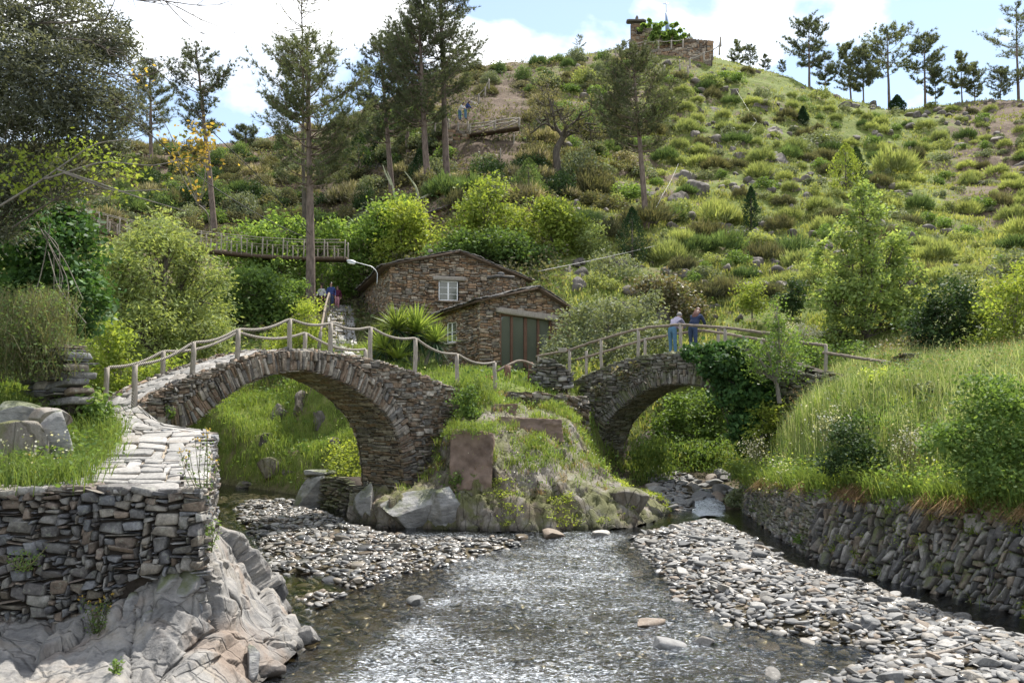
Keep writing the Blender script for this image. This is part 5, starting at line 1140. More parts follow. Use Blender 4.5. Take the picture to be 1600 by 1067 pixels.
# ------------------------------------------------------------------ hanging bridge, hill footbridge, cables
Ds = 55.0
def span(name, label, cat, deck, n, post_px, gap, D, width, deckmat, thick=.16, mid=True, xbr=False):
    """timber footbridge: deck polyline in photo pixels; rails post_px above it"""
    q = smooth_poly([P(a, b, D) for a, b in deck], n, 2); root = thing(name, label, cat, q[0])
    back = np.array([0, width, 0]); hgt = post_px * D / F_PX
    V = np.concatenate([q, q + back, q - np.array([0, 0, thick]), q + back - np.array([0, 0, thick])]).reshape(4, n, 3).transpose(1, 0, 2)[:, [0, 1, 3, 2]].reshape(-1, 3)
    part('deck', root, V, [grid_faces(n, 4, True), np.array([[3, 2, 1, 0]]), np.array([[0, 1, 2, 3]]) + (n - 1) * 4], deckmat)
    L = np.concatenate([[0], np.cumsum(np.linalg.norm(np.diff(q, axis=0), axis=1))]); m = max(2, int(L[-1] / gap))
    for off in (np.array([0, .03, 0]), back - np.array([0, .03, 0])):
        ps = np.stack([np.interp(np.linspace(.05, L[-1] - .05, m), L, q[:, k]) for k in range(3)], -1) + off
        for i, p in enumerate(ps):
            hh = hgt * (1.0 if (i % 2 == 0 or not mid) else .62); post(root, p - np.array([0, 0, .12]), p + np.array([R.normal(0, .02), 0, hh]), .043 if D < 70 else .10, M['grey_wood'])
        up = np.array([0, 0, hgt]); part('top_rail', root, *tube(q[::2] + off + up, .024 if D < 70 else .07, 6), M['grey_wood']); part('middle_rail', root, *tube(q[::2] + off + up * .6, .022, 6), M['rail_wood'])
        if xbr:
            for a_, b_ in zip(ps[:-1:1], ps[1::1]): part('brace', root, *tube([a_ + np.array([0, -.05, .05]), b_ + up * .95 + np.array([0, -.05, 0])], .055, 6), M['grey_wood'])
    return root
span('suspension_bridge', 'hanging timber footbridge with slat deck sagging above the left stream valley', 'footbridge', [(60, 336), (130, 352), (200, 370), (322, 389), (400, 397), (470, 401), (540, 401)], 60, 27, .62, Ds, 1.15, M['dark_wood'], .2)
span('plank_bridge', 'small braced plank footbridge across the hillside path', 'footbridge', [(733, 208), (760, 205), (785, 201), (812, 197)], 16, 14, 1.45, 78, 1.1, M['dark_wood'], .15, False, True)
fp = thing('wooden_railing', 'pale post railing on the hill path left of the braced footbridge', 'railing', P(700, 200, 79)); tops = []
for px, py in [(680, 190), (701, 186), (716, 192), (731, 190)]:
    post(fp, P(px, py + 16, 79), P(px, py, 79), .08, M['grey_wood']); tops.append(P(px, py + 4, 79))
part('rail', fp, *tube(tops, .035, 6), M['grey_wood'])
fp = thing('wooden_railing', 'rising pole railing above the couple on the hill path', 'railing', P(733, 160, 80)); tops = []
for px, py in [(733, 156), (748, 147), (758, 136), (764, 124)]:
    post(fp, P(px, py + 16, 80), P(px, py, 80), .08, M['grey_wood']); tops.append(P(px, py + 2, 80))
part('rail', fp, *tube(tops, .04, 6), M['grey_wood'])
for i, (px, py, w_) in enumerate([(762, 260, 'lowest'), (782, 248, 'middle'), (803, 226, 'highest')]):
    g = ground(px, py, 60); stick('stake', w_ + ' of the three thin stakes below the hill footbridge', 'stake', g, g + np.array([0, 0, .8]), .05, M['grey_wood'], )
fp = thing('dry_stone_wall', 'brown stone bank wall holding the path left of the braced footbridge', 'wall', P(715, 215, 78.6)); wall_face(fp, 'stone_facing', P(698, 215, 78.6)[:2], P(735, 215, 78.9)[:2], P(0, 228, 78.7)[2], lambda u: u * 0 + P(0, 202, 78.7)[2], [], rh, M['house_stone'], (.14, .08))
def cable(label, pts, mat, r=.014, sg=.01):
    q = [np.array(p) for p in pts]; path = np.concatenate([sag(a, b, sg * np.linalg.norm(b - a), 24) for a, b in zip(q[:-1], q[1:])])
    t = thing('cable', label, 'cable', q[0]); part('wire', t, *tube(path, r, 5), M[mat], smooth=True)
cable('pale cable running from the annex roof across the sunny slope', [P(840, 424, 42.5), P(1070, 372, 60), P(1215, 326, 70), P(1425, 250, 88)], 'cable_pale', .014, .004)
cable('pale guy wire slanting down beside the tall mid slope pine', [P(968, 378, 62), P(1010, 350, 63), P(1035, 305, 66), P(1060, 256, 72)], 'cable_pale', .012, .02)
cable('pale rope slanting over the upper sunny rocks', [P(1148, 228, 85), P(1182, 190, 90), P(1150, 140, 98)], 'cable_pale', .013, .01)
cable('dark wire crossing the upper left over the yellow broom', [P(150, 22, 30), P(262, 125, 38), P(320, 195, 42), P(400, 272, 47), P(486, 368, 53)], 'cable_dark', .022, .0)
cable('dark wire dropping from the big left tree towards the hanging bridge', [P(165, 150, 24), P(235, 210, 28), P(330, 290, 34), P(480, 372, 50)], 'cable_dark', .02, .01)
# ------------------------------------------------------------------ trees
rt_ = np.random.default_rng(808)
def needles(C_, dirs, L, rng, per=16, wd=.022):
    n = len(C_); m = n * per; c = np.repeat(C_, per, 0); d = unit(np.repeat(dirs, per, 0) * 1.1 + rng.normal(0, .62, (m, 3)))
    l = L * rng.uniform(.6, 1.15, m); s = unit(np.cross(d, rng.normal(0, 1, (m, 3)))) * (wd / 2)
    V = np.stack([c - s, c + s, c + d * l[:, None]], 1).reshape(-1, 3); return V, np.arange(m * 3).reshape(m, 3)
def pine_geo(rng, h, cb, rmax, trunk_r, nwh=17, per_wh=5, lean=(0, 0), nl=.28, per=12, wd=.034, prof=None, twigs=10, gap=.0, top_bare=0.0):
    """trunk+limbs and needle tufts of a maritime pine standing at the origin"""
    B = Acc(); zz = np.linspace(0, 1, 14); wob = np.cumsum(rng.normal(0, .03, (14, 2)), 0) * h * .04
    tr = np.stack([lean[0] * zz + wob[:, 0], lean[1] * zz + wob[:, 1], zz * h], -1); tr[0, 2] = -.5
    B.add(*tube(tr, trunk_r * (1 - .80 * zz ** 1.1), 9, False, .04, rng))
    cen, drs = [], []
    prof = prof or (lambda t: (.30 + .85 * max(0, math.sin(math.pi * min(1, (t * .86 + .16)))) ** .75))
    for k in range(nwh):
        t = (k + rng.uniform(-.3, .3)) / (nwh - 1); t = min(max(t, 0), 1); zb = h * (cb + (1 - cb) * t * .97)
        if rng.random() < gap: continue
        for j in range(per_wh if t < .9 else 3):
            a = rng.uniform(0, 2 * math.pi); L = rmax * prof(t) * rng.uniform(.5, 1.12); el = rng.uniform(.02, .35) + .55 * t
            o = np.array([np.interp(zb, tr[:, 2], tr[:, 0]), np.interp(zb, tr[:, 2], tr[:, 1]), zb]); d = np.array([math.cos(a), math.sin(a), 0])
            s = np.linspace(0, 1, 6); b = o + d * (s * L * math.cos(el))[:, None] + np.array([0, 0, 1.]) * (s * L * math.sin(el) * .55 + .30 * L * s ** 2.2 - .05 * L * np.sin(s * 3))[:, None]
            b[1:] += np.cumsum(rng.normal(0, .02 * L, (5, 3)), 0)
            B.add(*tube(b, np.linspace(max(.018, trunk_r * .20 * (1 - .5 * t)), .012, 6), 5, False))
            nt_ = max(2, int(twigs * L / rmax + 1))
            for q in range(nt_):
                u = .38 + .62 * (q + rng.random()) / nt_; p = np.array([np.interp(u, s, b[:, i]) for i in range(3)]); da = a + rng.choice([-1, 1]) * rng.uniform(.4, 1.2)
                td = unit(np.array([math.cos(da), math.sin(da), rng.uniform(.15, .9)])); tl = L * rng.uniform(.14, .36); e = p + td * tl
                B.add(*tube(np.stack([p, (p + e) / 2, e]), [.014, .010, .007], 4, False))
                if rng.random() < top_bare * t: continue
                for w_ in (.2, .5, .8, 1.05):
                    cen.append(p + td * tl * w_ + rng.normal(0, .10, 3)); drs.append(unit(td + np.array([0, 0, .5])))
            cen.append(b[-1]); drs.append(unit(b[-1] - b[-2] + np.array([0, 0, .3])))
    for w_ in np.linspace(0, .8, 8): cen.append(tr[-1] - np.array([0, 0, w_])); drs.append(np.array([rng.normal(0, .5), rng.normal(0, .5), 1]))
    V, F = needles(np.array(cen), np.array(drs), nl, rng, per, wd)
    return B.get(), (V, F)
def plant_pine(label, base, geo, mat='pine', name='pine_tree', group=None, scale=(1, 1, 1), rot=0., bark='bark', cache={}):
    key = (id(geo), mat, bark)
    if key not in cache:
        (bv, bf, bm), (nv, nf) = geo; cache[key] = (mesh('trunk', bv, bf, M[bark], None, True), mesh('crown', nv, nf, M[mat]), geo)
    t = thing(name, label, 'pine tree', base, group); t.scale = scale; t.rotation_euler = (0, 0, rot)
    link('trunk', cache[key][0], t); link('crown', cache[key][1], t); return t
def big_pine(label, px, pyb, pyt, D, r_px, cb, tr_px, seed, ptop=None, base=None, **kw):
    b = P(px, pyb, D) if base is None else base; h = P(px, pyt, D)[2] - b[2]; s = D / F_PX
    lean = ((((ptop if ptop is not None else px) - px) * s), 0)
    g = pine_geo(np.random.default_rng(seed), h, cb, r_px * s, tr_px * s * .82, lean=lean, **kw); return plant_pine(label, b, g)
big_pine('large dark pine with a tall bare trunk left of the stone house', 485, 470, 62, 53.5, 84, .44, 9.5, 1, 476, nwh=17, per_wh=6, nl=.34, per=12, wd=.036, twigs=12)
big_pine('slim pine with a bare trunk, second from the left of the hillside pair group', 613, 310, 62, 74, 52, .34, 6, 2, 590, nwh=15, per_wh=5, nl=.32, wd=.045, gap=.05)
big_pine('tall pine whose crown leaves the top of the photo', 668, 308, 5, 71, 60, .36, 7, 3, 652, nwh=19, per_wh=6, nl=.33, wd=.045)
big_pine('tallest pine close behind the tall pine, trunk leaning left', 698, 300, -70, 73, 62, .42, 7, 4, 688, nwh=20, per_wh=6, nl=.33, wd=.045)
big_pine('lone mid slope pine with a long bare trunk below the chapel', 1013, 388, 76, 62, 60, .48, 7, 5, 990, nwh=16, per_wh=6, nl=.31, wd=.036)
big_pine('sparse wind bent pine on the left skyline', 335, 352, 72, 72, 46, .50, 6, 6, 300, nwh=12, per_wh=4, nl=.32, wd=.045, gap=.1)
big_pine('smaller full pine left of the sparse skyline pine', 236, 250, 97, 98, 36, .25, 4, 7, 232, nwh=13, per_wh=5, nl=.38, wd=.04)
big_pine('hazy young pine at the far left skyline behind the big tree', 172, 250, 150, 100, 40, .25, 4, 8, 176, nwh=10, per_wh=5, nl=.38, wd=.04)
big_pine('tiny pine on the left skyline between two larger pines', 384, 250, 198, 104, 20, .2, 3, 9, None, nwh=8, per_wh=4, nl=.36, wd=.04)
big_pine('round topped pine beside the leaning trunk of the tallest pine', 640, 260, 40, 80, 46, .45, 5, 14, 622, nwh=13, per_wh=5, nl=.34, wd=.045)
RP = [np.random.default_rng(k) for k in range(20, 26)]
ridge_geo = [pine_geo(RP[0], 11, .38, 3.1, .20, nwh=12, per_wh=5, nl=.5, per=13, wd=.075, twigs=6), pine_geo(RP[1], 10, .30, 2.6, .16, nwh=11, per_wh=5, nl=.48, per=13, wd=.075, lean=(.8, 0), twigs=5), pine_geo(RP[2], 11, .42, 3.2, .2, nwh=11, per_wh=5, nl=.5, per=13, wd=.075, twigs=6, gap=.1), pine_geo(RP[3], 9, .30, 2.0, .13, nwh=10, per_wh=4, nl=.45, per=12, wd=.07, gap=.1), pine_geo(RP[4], 13, .25, 3.6, .2, nwh=13, per_wh=4, nl=.45, per=10, wd=.05, gap=.25)]
RIDGE = [(1265,32,145,0,'tallest dark pine on the right skyline, right of the chapel'),(1331,68,166,1,'skyline pine leaning left of its straight neighbour'),(1350,76,166,3,'thin skyline pine pressed against the leaning one'),(1389,48,170,2,'straight skyline pine with a bare trunk above the white pipe'),(1446,58,168,0,'bushy skyline pine above a round shrub'),(1503,84,168,3,'slender skyline pine standing between two bushier ones'),(1524,104,168,1,'low skyline pine right of the slender one'),(1592,14,170,4,'open airy pine at the right end of the skyline'),(1462,112,168,3,'short scrubby pine behind the bushy skyline pine'),(1562,108,170,1,'short pine left of the open airy pine'),(1290,86,150,3,'low pine behind the tallest right skyline pine'),(1152,64,112,3,'first small pine right of the chapel steps'),(1172,70,112,1,'second small pine right of the chapel steps'),(1196,86,116,3,'third small pine right of the chapel, beside the slope'),(1222,94,118,1,'short pine in the dip before the tallest skyline pine'),(905,56,90,4,'bare thin tree on the skyline left of the chapel'),(1076,54,80,3,'small pine peeping over the tan chapel wall')]
for px, pt_, pb, k, l in RIDGE:
    D = 116.0; b = P(px, pb, D); b[2] -= .3; h = P(px, pt_, D)[2] - b[2]; nomh = [11, 10, 11, 9, 13][k]; s = h / nomh
    plant_pine(l, b, ridge_geo[k], 'pine_far', 'pine_tree', 'pines along the skyline', (s, s, s), rt_.uniform(0, 6))

def broadleaf(name, label, cat, base, blobs, D, mat, n, lf, bark='bark_grey', trunk_r=.12, clump=.35, aspect=.5, droop=0., seed=1, ncl=None, trunk=True, out=.5, twig=True, up=.6, group=None):
    """blobs: (px, py, rx, ry[, depth offset]) crown masses in photo pixels; leaves gather in clumps on limbs"""
    rng = np.random.default_rng(seed); s = D / F_PX; B = Acc(); base = np.array(base, float)
    vol = np.array([b[2] * b[3] for b in blobs], float); vol /= vol.sum(); LC, LD = [], []; clumps = []
    for b, w_ in zip(blobs, vol):
        c = P(b[0], b[1], D + (b[4] if len(b) > 4 else 0)); r = np.array([b[2] * s, (b[2] + b[3]) * .5 * s, b[3] * s])
        k = max(3, int((ncl or max(12, n / 120)) * w_)); d = unit(rng.normal(0, 1, (k, 3))); rad = rng.uniform(.25, 1, k) ** .55
        cc = c + d * rad[:, None] * r; m = max(4, int(n * w_ / k)); cr = clump * rng.uniform(.55, 1.3, k)
        off = rng.normal(0, 1, (k, m, 3)) * np.array([1, 1, .7]); LC.append((cc[:, None] + off * cr[:, None, None] * .6).reshape(-1, 3)); LD.append(np.repeat(d, m, 0)); clumps.append((c, r, cc))
    LC = np.concatenate(LC); LD = np.concatenate(LD)
    if trunk:
        tops = np.array([c for c, _, _ in clumps]); hi = tops[np.argmax(tops[:, 2])]; fork = base + (np.array([tops[:, 0].mean(), tops[:, 1].mean(), tops[:, 2].min()]) - base) * .55
        B.add(*tube(smooth_poly([base - np.array([0, 0, .3]), base + (fork - base) * .5 + rng.normal(0, .04, 3), fork], 7, 1), np.linspace(trunk_r, trunk_r * .75, 7), 8, False, .05, rng))
        for c, r, cc in clumps:
            lim = smooth_poly([fork, (fork + c) / 2 + rng.normal(0, .12, 3) * np.linalg.norm(c - fork) * .5, c], 8, 1); B.add(*tube(lim, np.linspace(trunk_r * .55, trunk_r * .22, 8), 6, False))
            for e in cc[:int(min(len(cc), 14))] if twig else []:
                st = lim[rng.integers(3, 8)]; B.add(*tube(np.stack([st, (st + e) / 2 + rng.normal(0, .08, 3), e]), [trunk_r * .2, trunk_r * .13, trunk_r * .06], 4, False))
        # first: trunk
    t = thing(name, label, cat, base, group)
    if trunk: part_acc('trunk', t, B, M[bark], True)
    V, F = leaves(LC, lf, rng, aspect, LD * out, up, droop); part('crown', t, V, F, M[mat]); return t
def on(px, py, D): return P(px, py, D)
T = broadleaf
# --- big silvery tree, upper left, near
T('tree', 'large near tree with dull silvery leaves filling the upper left corner', 'tree', P(-280, 560, 19), [(-20,60,110,110),(60,130,95,80,-.5),(110,40,85,60,.5),(20,230,90,70,.3),(120,170,70,50,-.4),(60,300,65,40,.2),(-40,330,80,60,.4),(175,70,45,28,.6),(150,235,48,30,.2),(190,150,28,20,.4)], 16.5, 'olive_tree', 60000, .10, 'bark_dark', .045, .34, .32, .1, 3, 330)
tw_ = np.random.default_rng(9)
br = thing('bare_branches', 'thin bare twigs reaching right from the big silvery tree', 'branch', P(60, 120, 16.5)); A = Acc()
def twigs(A, a, b, n, r, spread, depth=2):
    p = smooth_poly([a, (a + b) / 2 + tw_.normal(0, .08, 3) * np.linalg.norm(b - a), b], 12, 1); A.add(*tube(p, np.linspace(r, r * .3, 12), 5, False))
    if depth:
        for _ in range(n):
            k = tw_.integers(3, 12); d = unit(b - a + tw_.normal(0, spread, 3)); twigs(A, p[k], p[k] + d * np.linalg.norm(b - a) * tw_.uniform(.2, .5), max(2, n - 3), r * .5, spread, depth - 1)
for a, b in [((20, 20), (262, 8)), ((60, 60), (205, 100)), ((40, 130), (215, 120)), ((80, -40), (275, 10)), ((70, 150), (200, 190)), ((120, 150), (222, 190)), ((30, 40), (180, 30))]:
    twigs(A, P(*a, 16.4), P(*b, 16.2 + tw_.uniform(-.5, .5)), 6, .022, .7)
part_acc('twig', br, A, M['bark_dark'])
# --- branch with young leaves and the yellow broom at upper left
T('tree', 'spreading low branch with young yellow green leaves, left of the broom', 'tree', P(20, 330, 15.5), [(140,235,30,18),(175,260,30,15),(60,245,40,14),(120,290,40,12,.3),(30,285,40,25),(200,300,25,10),(215,268,20,10)], 15.5, 'lime', 900, .085, 'bark_dark', .018, .28, .7, 0, 5, 40, twig=True)
br = thing('bare_branches', 'long bent bare branch crossing below the silvery tree', 'branch', P(20, 310, 15.4)); A = Acc()
for pts_ in [[(0,322),(60,285),(150,222),(215,218),(250,195)],[(70,280),(160,252),(240,260),(300,246)],[(90,265),(150,285),(220,310),(290,330)],[(100,270),(180,300),(260,296)]]:
    A.add(*tube(smooth_poly([P(*p, 15.3) for p in pts_], 20, 2), np.linspace(.02, .006, 20), 6, False))
part_acc('branch', br, A, M['bark_grey'])
T('broom_bush', 'broom bush with orange yellow flower sprays against the left skyline', 'bush', P(330, 345, 26), [(318,210,20,22),(300,232,26,20),(322,236,14,12),(330,262,9,12),(312,298,12,8),(218,120,9,10),(262,215,14,8),(285,255,26,10)], 24, 'yellow_fl', 460, .13, 'bark_grey', .03, .3, .6, 0, 6, 60, twig=False)
# --- left valley side
T('tree', 'dark glossy ivy clad tree mass left of the path', 'tree', P(60, 600, 20), [(80,400,78,85),(40,480,55,50,-.6),(115,470,45,55,-.5),(30,350,50,60,.5),(100,345,40,40,.3)], 20, 'ivy', 15000, .15, 'bark_dark', .2, .34, .6, .35, 7, 220)
br = thing('bare_branches', 'tangle of dead grey stems hanging in the dark ivy tree', 'branch', P(70, 480, 18.6)); A = Acc()
for _ in range(8):
    a = P(tw_.uniform(55, 105), tw_.uniform(345, 400), 18.6); b = P(tw_.uniform(45, 135), tw_.uniform(440, 520), 18.4); A.add(*tube(smooth_poly([a, (a + b) / 2 + tw_.normal(0, .2, 3), b], 10, 1), .012, 4, False))
part_acc('stem', br, A, M['bark_grey'])
T('willow_tree', 'wide pale willow filling the valley left of the house', 'tree', P(265, 610, 38), [(240,430,85,75),(180,450,50,70,-1),(310,470,60,60,1),(260,370,55,40,.5),(215,520,70,45,-1.5),(320,530,50,40),(300,400,36,26,1)], 38, 'willow', 26000, .22, 'bark_dark', .22, .55, .3, .25, 8, 330)
T('tree', 'yellow green bush leaning over the near path posts', 'bush', P(180, 640, 27), [(190,580,42,30),(165,530,34,36),(225,600,40,22),(140,600,34,30),(262,575,32,22)], 27, 'lime', 5000, .14, 'bark_grey', .05, .4, .5, 0, 9, 90)
T('tree', 'bright fresh green tree behind the hanging bridge', 'tree', P(420, 500, 58), [(430,370,60,36),(385,395,40,30),(480,385,38,30,1),(445,425,60,40,-1),(400,455,42,40),(520,370,28,24,.5)], 58, 'fresh', 15000, .26, 'bark_dark', .2, .7, .55, 0, 10, 170)
T('tree', 'mid green tree under the hanging bridge deck', 'tree', P(400, 545, 50), [(400,450,46,40),(445,470,40,36),(385,500,40,30),(440,510,46,26),(352,480,26,36)], 50, 'mid', 12000, .24, 'bark_dark', .16, .6, .5, 0, 11, 140)
T('tree', 'lime green tree behind the stair top right of the tall trunk', 'tree', P(560, 470, 60), [(560,380,38,34),(600,355,36,36),(630,370,32,40,1),(570,420,36,26),(540,440,26,26),(620,330,26,20,1)], 60, 'fresh', 12000, .26, 'bark_dark', .16, .7, .55, 0, 12, 150)
T('tree', 'yellow lime bush between the stair tree and the stone house roof', 'tree', P(640, 420, 58), [(628,335,36,26),(645,375,34,32),(610,390,26,24)], 58.5, 'lime', 5000, .24, 'bark_dark', .1, .6, .55, 0, 13, 70)
T('bush', 'rounded olive shrub left of the stair handrail', 'bush', P(470, 545, 43), [(482,492,24,26),(465,525,28,28),(490,530,16,24),(440,545,26,22)], 43, 'lime', 5000, .13, 'bark_grey', .04, .4, .5, 0, 14, 80)
T('tree', 'big lime topped tree behind the stone house roof', 'tree', P(760, 430, 56), [(765,300,26,28),(750,335,48,34),(790,350,44,36),(720,362,42,32),(760,385,70,28,-1),(815,375,40,36)], 56, 'lime', 8000, .25, 'bark_dark', .16, .65, .55, 0, 15, 150)
T('tree', 'dark green lower tree close behind the main roof', 'tree', P(770, 430, 53), [(720,385,40,25),(770,385,50,28),(820,395,40,25),(690,400,24,20)], 53, 'mid', 9000, .22, 'bark_dark', .12, .6, .55, 0, 16, 120)
T('tree', 'golden lime tree right of the roof ridge, above the chimney', 'tree', P(870, 430, 55), [(868,350,34,34),(850,325,20,18),(895,365,26,28),(880,395,40,24)], 55, 'lime', 7500, .23, 'bark_dark', .12, .6, .55, 0, 17, 110)
T('bush', 'pale grey green spring shrub right of the chimney tree', 'bush', P(925, 420, 54), [(922,375,24,26),(935,400,20,20)], 54, 'willow', 2500, .18, 'bark_grey', .05, .5, .5, 0, 18, 50)
T('bush', 'broad grey green laurel bush filling the corner right of the glazed doors', 'bush', P(940, 575, 38), [(905,515,42,38),(950,500,46,38,.5),(990,515,42,36,.5),(880,550,36,28,-1),(960,545,60,26,-1),(1010,480,30,26,1.5),(1020,530,30,26)], 38.5, 'greygreen', 15000, .15, 'bark_grey', .08, .42, .5, 0, 19, 230)
T('bush', 'bronze leaved magnolia bush behind the leaning couple', 'bush', P(1050, 520, 46), [(1040,450,34,26),(1070,475,34,26),(1015,455,24,22),(1085,500,24,18)], 46, 'bronze', 5000, .20, 'bark_grey', .07, .5, .5, 0, 20, 90)
T('tree', 'airy pale shrub standing in front of the dark rock behind the magnolia', 'tree', P(985, 470, 50), [(960,440,26,24),(985,425,22,24),(940,415,18,20)], 50, 'greygreen', 2600, .17, 'bark_grey', .06, .5, .5, 0, 21, 60)
T('tree', 'fresh green spreading tree on the sunny right slope', 'tree', P(1352, 545, 37), [(1355,345,34,34),(1322,400,50,38),(1395,385,40,36,.5),(1335,450,70,40),(1408,445,50,40,.5),(1300,470,38,28,-.5),(1360,500,78,28),(1305,515,36,24),(1350,305,18,18),(1420,490,34,24)], 37, 'fresh_pale', 14500, .18, 'bark_dark', .12, .36, .6, 0, 22, 210)
T('tree', 'slender sapling with fresh leaves at the end of the ivy hung bridge', 'tree', P(1218, 615, 27.5), [(1213,490,10,34),(1222,535,26,30),(1200,550,30,20),(1240,560,30,24),(1215,580,44,18),(1180,575,22,14),(1165,545,24,14)], 27.5, 'mid', 3000, .10, 'bark_grey', .075, .26, .55, 0, 23, 110)
T('bush', 'dark holly bush with glossy leaves in front of the right slope', 'bush', P(1490, 590, 30), [(1480,480,46,46),(1450,520,34,36),(1520,520,44,42,.5),(1500,560,50,24),(1440,560,26,22)], 30, 'dark', 9500, .14, 'bark_dark', .08, .34, .55, 0, 24, 190)
T('bush', 'yellow green sunlit shrub beside the dark holly bush', 'bush', P(1560, 580, 28.5), [(1560,490,40,40),(1590,460,36,36),(1540,540,40,30),(1600,520,34,40),(1610,420,30,24,1)], 28.5, 'lime', 5200, .13, 'bark_grey', .06, .34, .55, 0, 25, 120)
T('bush', 'white flowered shrub above the yellow green one at the right edge', 'bush', P(1585, 470, 38), [(1585,410,26,20),(1565,425,18,14),(1495,440,24,14),(1480,460,14,14)], 38, 'greygreen', 2300, .14, 'bark_grey', .05, .4, .5, 0, 26, 60)
T('bush', 'pale leaved shrub with reddish tips behind the fence gap', 'bush', P(1395, 600, 30), [(1405,545,26,24),(1390,575,34,20),(1430,565,24,24)], 30, 'bronze', 1800, .12, 'bark_grey', .04, .3, .5, 0, 27, 50)
T('bush', 'light green undergrowth bush behind the pole fence', 'bush', P(1310, 600, 33), [(1320,560,50,26),(1280,570,34,22),(1360,580,40,18),(1260,545,24,20)], 33, 'mid', 5500, .12, 'bark_grey', .05, .36, .5, 0, 28, 110)
T('bush', 'sunny round shrub upright on the slope above the couple', 'bush', P(1175, 488, 43), [(1174,460,20,24),(1178,478,24,14)], 43, 'lime', 2600, .12, 'bark_grey', .04, .32, .5, 0, 29, 50)
T('bush', 'dark green round holly right of the sunny upright shrub', 'bush', P(1237, 490, 42.5), [(1238,462,22,26),(1238,480,22,12)], 42.5, 'dark', 3000, .13, 'bark_dark', .05, .3, .5, 0, 30, 55)
T('bush', 'white blossoming bush behind the top of the sapling', 'bush', P(1260, 535, 36), [(1262,522,26,12),(1240,515,14,10)], 36, 'white_fl', 1300, .1, 'bark_grey', .03, .3, .5, 0, 31, 40)
T('bush', 'light green leafy bush seen through the ivy hung arch', 'bush', P(1080, 700, 36), [(1075,640,44,34),(1110,660,34,34,-.5),(1045,660,28,26),(1090,690,50,22,-1),(1120,620,30,24)], 36, 'mid', 7500, .16, 'bark_dark', .05, .36, .55, 0, 32, 130)
T('bush', 'bright leafy bush left of the grassy right bank', 'bush', P(1185, 690, 28.4), [(1190,655,26,22),(1180,690,20,24),(1205,640,22,18)], 28.4, 'lime', 2600, .11, 'bark_grey', .04, .28, .55, 0, 33, 55)
T('bramble', 'large dark leaved bramble hanging over the right wall', 'bush', P(1545, 740, 16.2), [(1545,640,52,34),(1510,690,40,30,-.3),(1570,700,44,36,-.2),(1530,740,40,26,-.5),(1590,750,30,22,-.6),(1600,640,34,44),(1540,600,40,20,.4),(1470,690,30,24,-.2)], 16.2, 'mid', 9000, .085, 'bark_dark', .03, .24, .6, .1, 34, 190, False)
T('bramble', 'small bramble bunch on the right bank behind the white flowers', 'bush', P(1330, 720, 19.4), [(1325,690,30,30),(1360,720,28,24,-.2),(1300,720,20,18,-.2)], 19.4, 'dark', 3200, .08, 'bark_dark', .02, .22, .6, .1, 35, 80, False)
# ivy on the right bridge
def ivy(name, label, blobs, D, n, lf, seed, mat='ivy'):
    return T(name, label, 'ivy', P(blobs[0][0], blobs[0][1] + blobs[0][3], D), blobs, D, mat, n, lf, 'bark_dark', .03, .20, .85, .7, seed, max(60, n // 60), True, .4, False, .2)
ivy('ivy', 'thick glossy ivy curtain draped over the right half of the smaller bridge', [(1096,551,30,17),(1140,560,46,28),(1184,595,38,40),(1148,602,40,32),(1184,638,34,38),(1165,662,26,28),(1122,584,28,22),(1168,692,18,20)], 28.9, 12500, .155, 40)
ivy('ivy', 'thin brownish ivy sprays on the crown of the smaller bridge', [(1010,575,30,12,1.2),(1045,572,26,14,.9),(975,585,20,10,1.5),(940,610,14,14,2.0)], 31.4, 1100, .11, 41, 'bronze')
ivy('ivy', 'ivy crowning the ruined chapel wall', [(1010,40,16,9),(1035,48,24,14),(1056,52,14,16),(1022,56,14,10),(1048,60,20,10)], 110.6, 3400, .42, 42, 'fresh')
ivy('ivy', 'leafy climber at the right end of the left bridge parapet', [(722,630,16,20),(740,650,22,16),(735,612,16,8)], 27.6, 1100, .09, 43, 'mid')

# gnarled spreading oak with bare limbs on the hill
gn = thing('oak_tree', 'gnarled spreading tree with dark crooked limbs on the mid slope', 'tree', P(872, 262, 72)); A = Acc(); LC = []
G0 = P(872, 258, 72)
def limb(a, b, r, depth):
    p = smooth_poly([a, (a * .6 + b * .4) + tw_.normal(0, .14, 3) * np.linalg.norm(b - a), (a * .3 + b * .7) + tw_.normal(0, .14, 3) * np.linalg.norm(b - a), b], 10, 1); A.add(*tube(p, np.linspace(r, r * .45, 10), 6, False))
    if depth == 0: LC.append(b); LC.append(p[7]); return
    for _ in range(4 if depth > 1 else 5):
        k = tw_.integers(4, 10); d = unit((b - a) + tw_.normal(0, .9, 3) * np.linalg.norm(b - a) + np.array([0, 0, .3])); limb(p[k], p[k] + d * np.linalg.norm(b - a) * tw_.uniform(.45, .75), r * .42, depth - 1)
A.add(*tube(smooth_poly([G0 - np.array([0, 0, .6]), P(868, 235, 72), P(880, 215, 72)], 8, 1), np.linspace(.34, .24, 8), 8, False))
for e in [(905, 205), (935, 195), (880, 170), (850, 180), (835, 205), (910, 175), (860, 155)]: limb(P(880, 216, 72), P(*e, 72 + tw_.uniform(-1.5, 1.5)), .15, 2)
part_acc('trunk', gn, A, M['bark_dark'], True)
LC = np.array(LC); LC = (LC[:, None] + tw_.normal(0, .22, (len(LC), 9, 3))).reshape(-1, 3); part('crown', gn, *leaves(LC, .19, tw_, .5), M['heath_dull'])
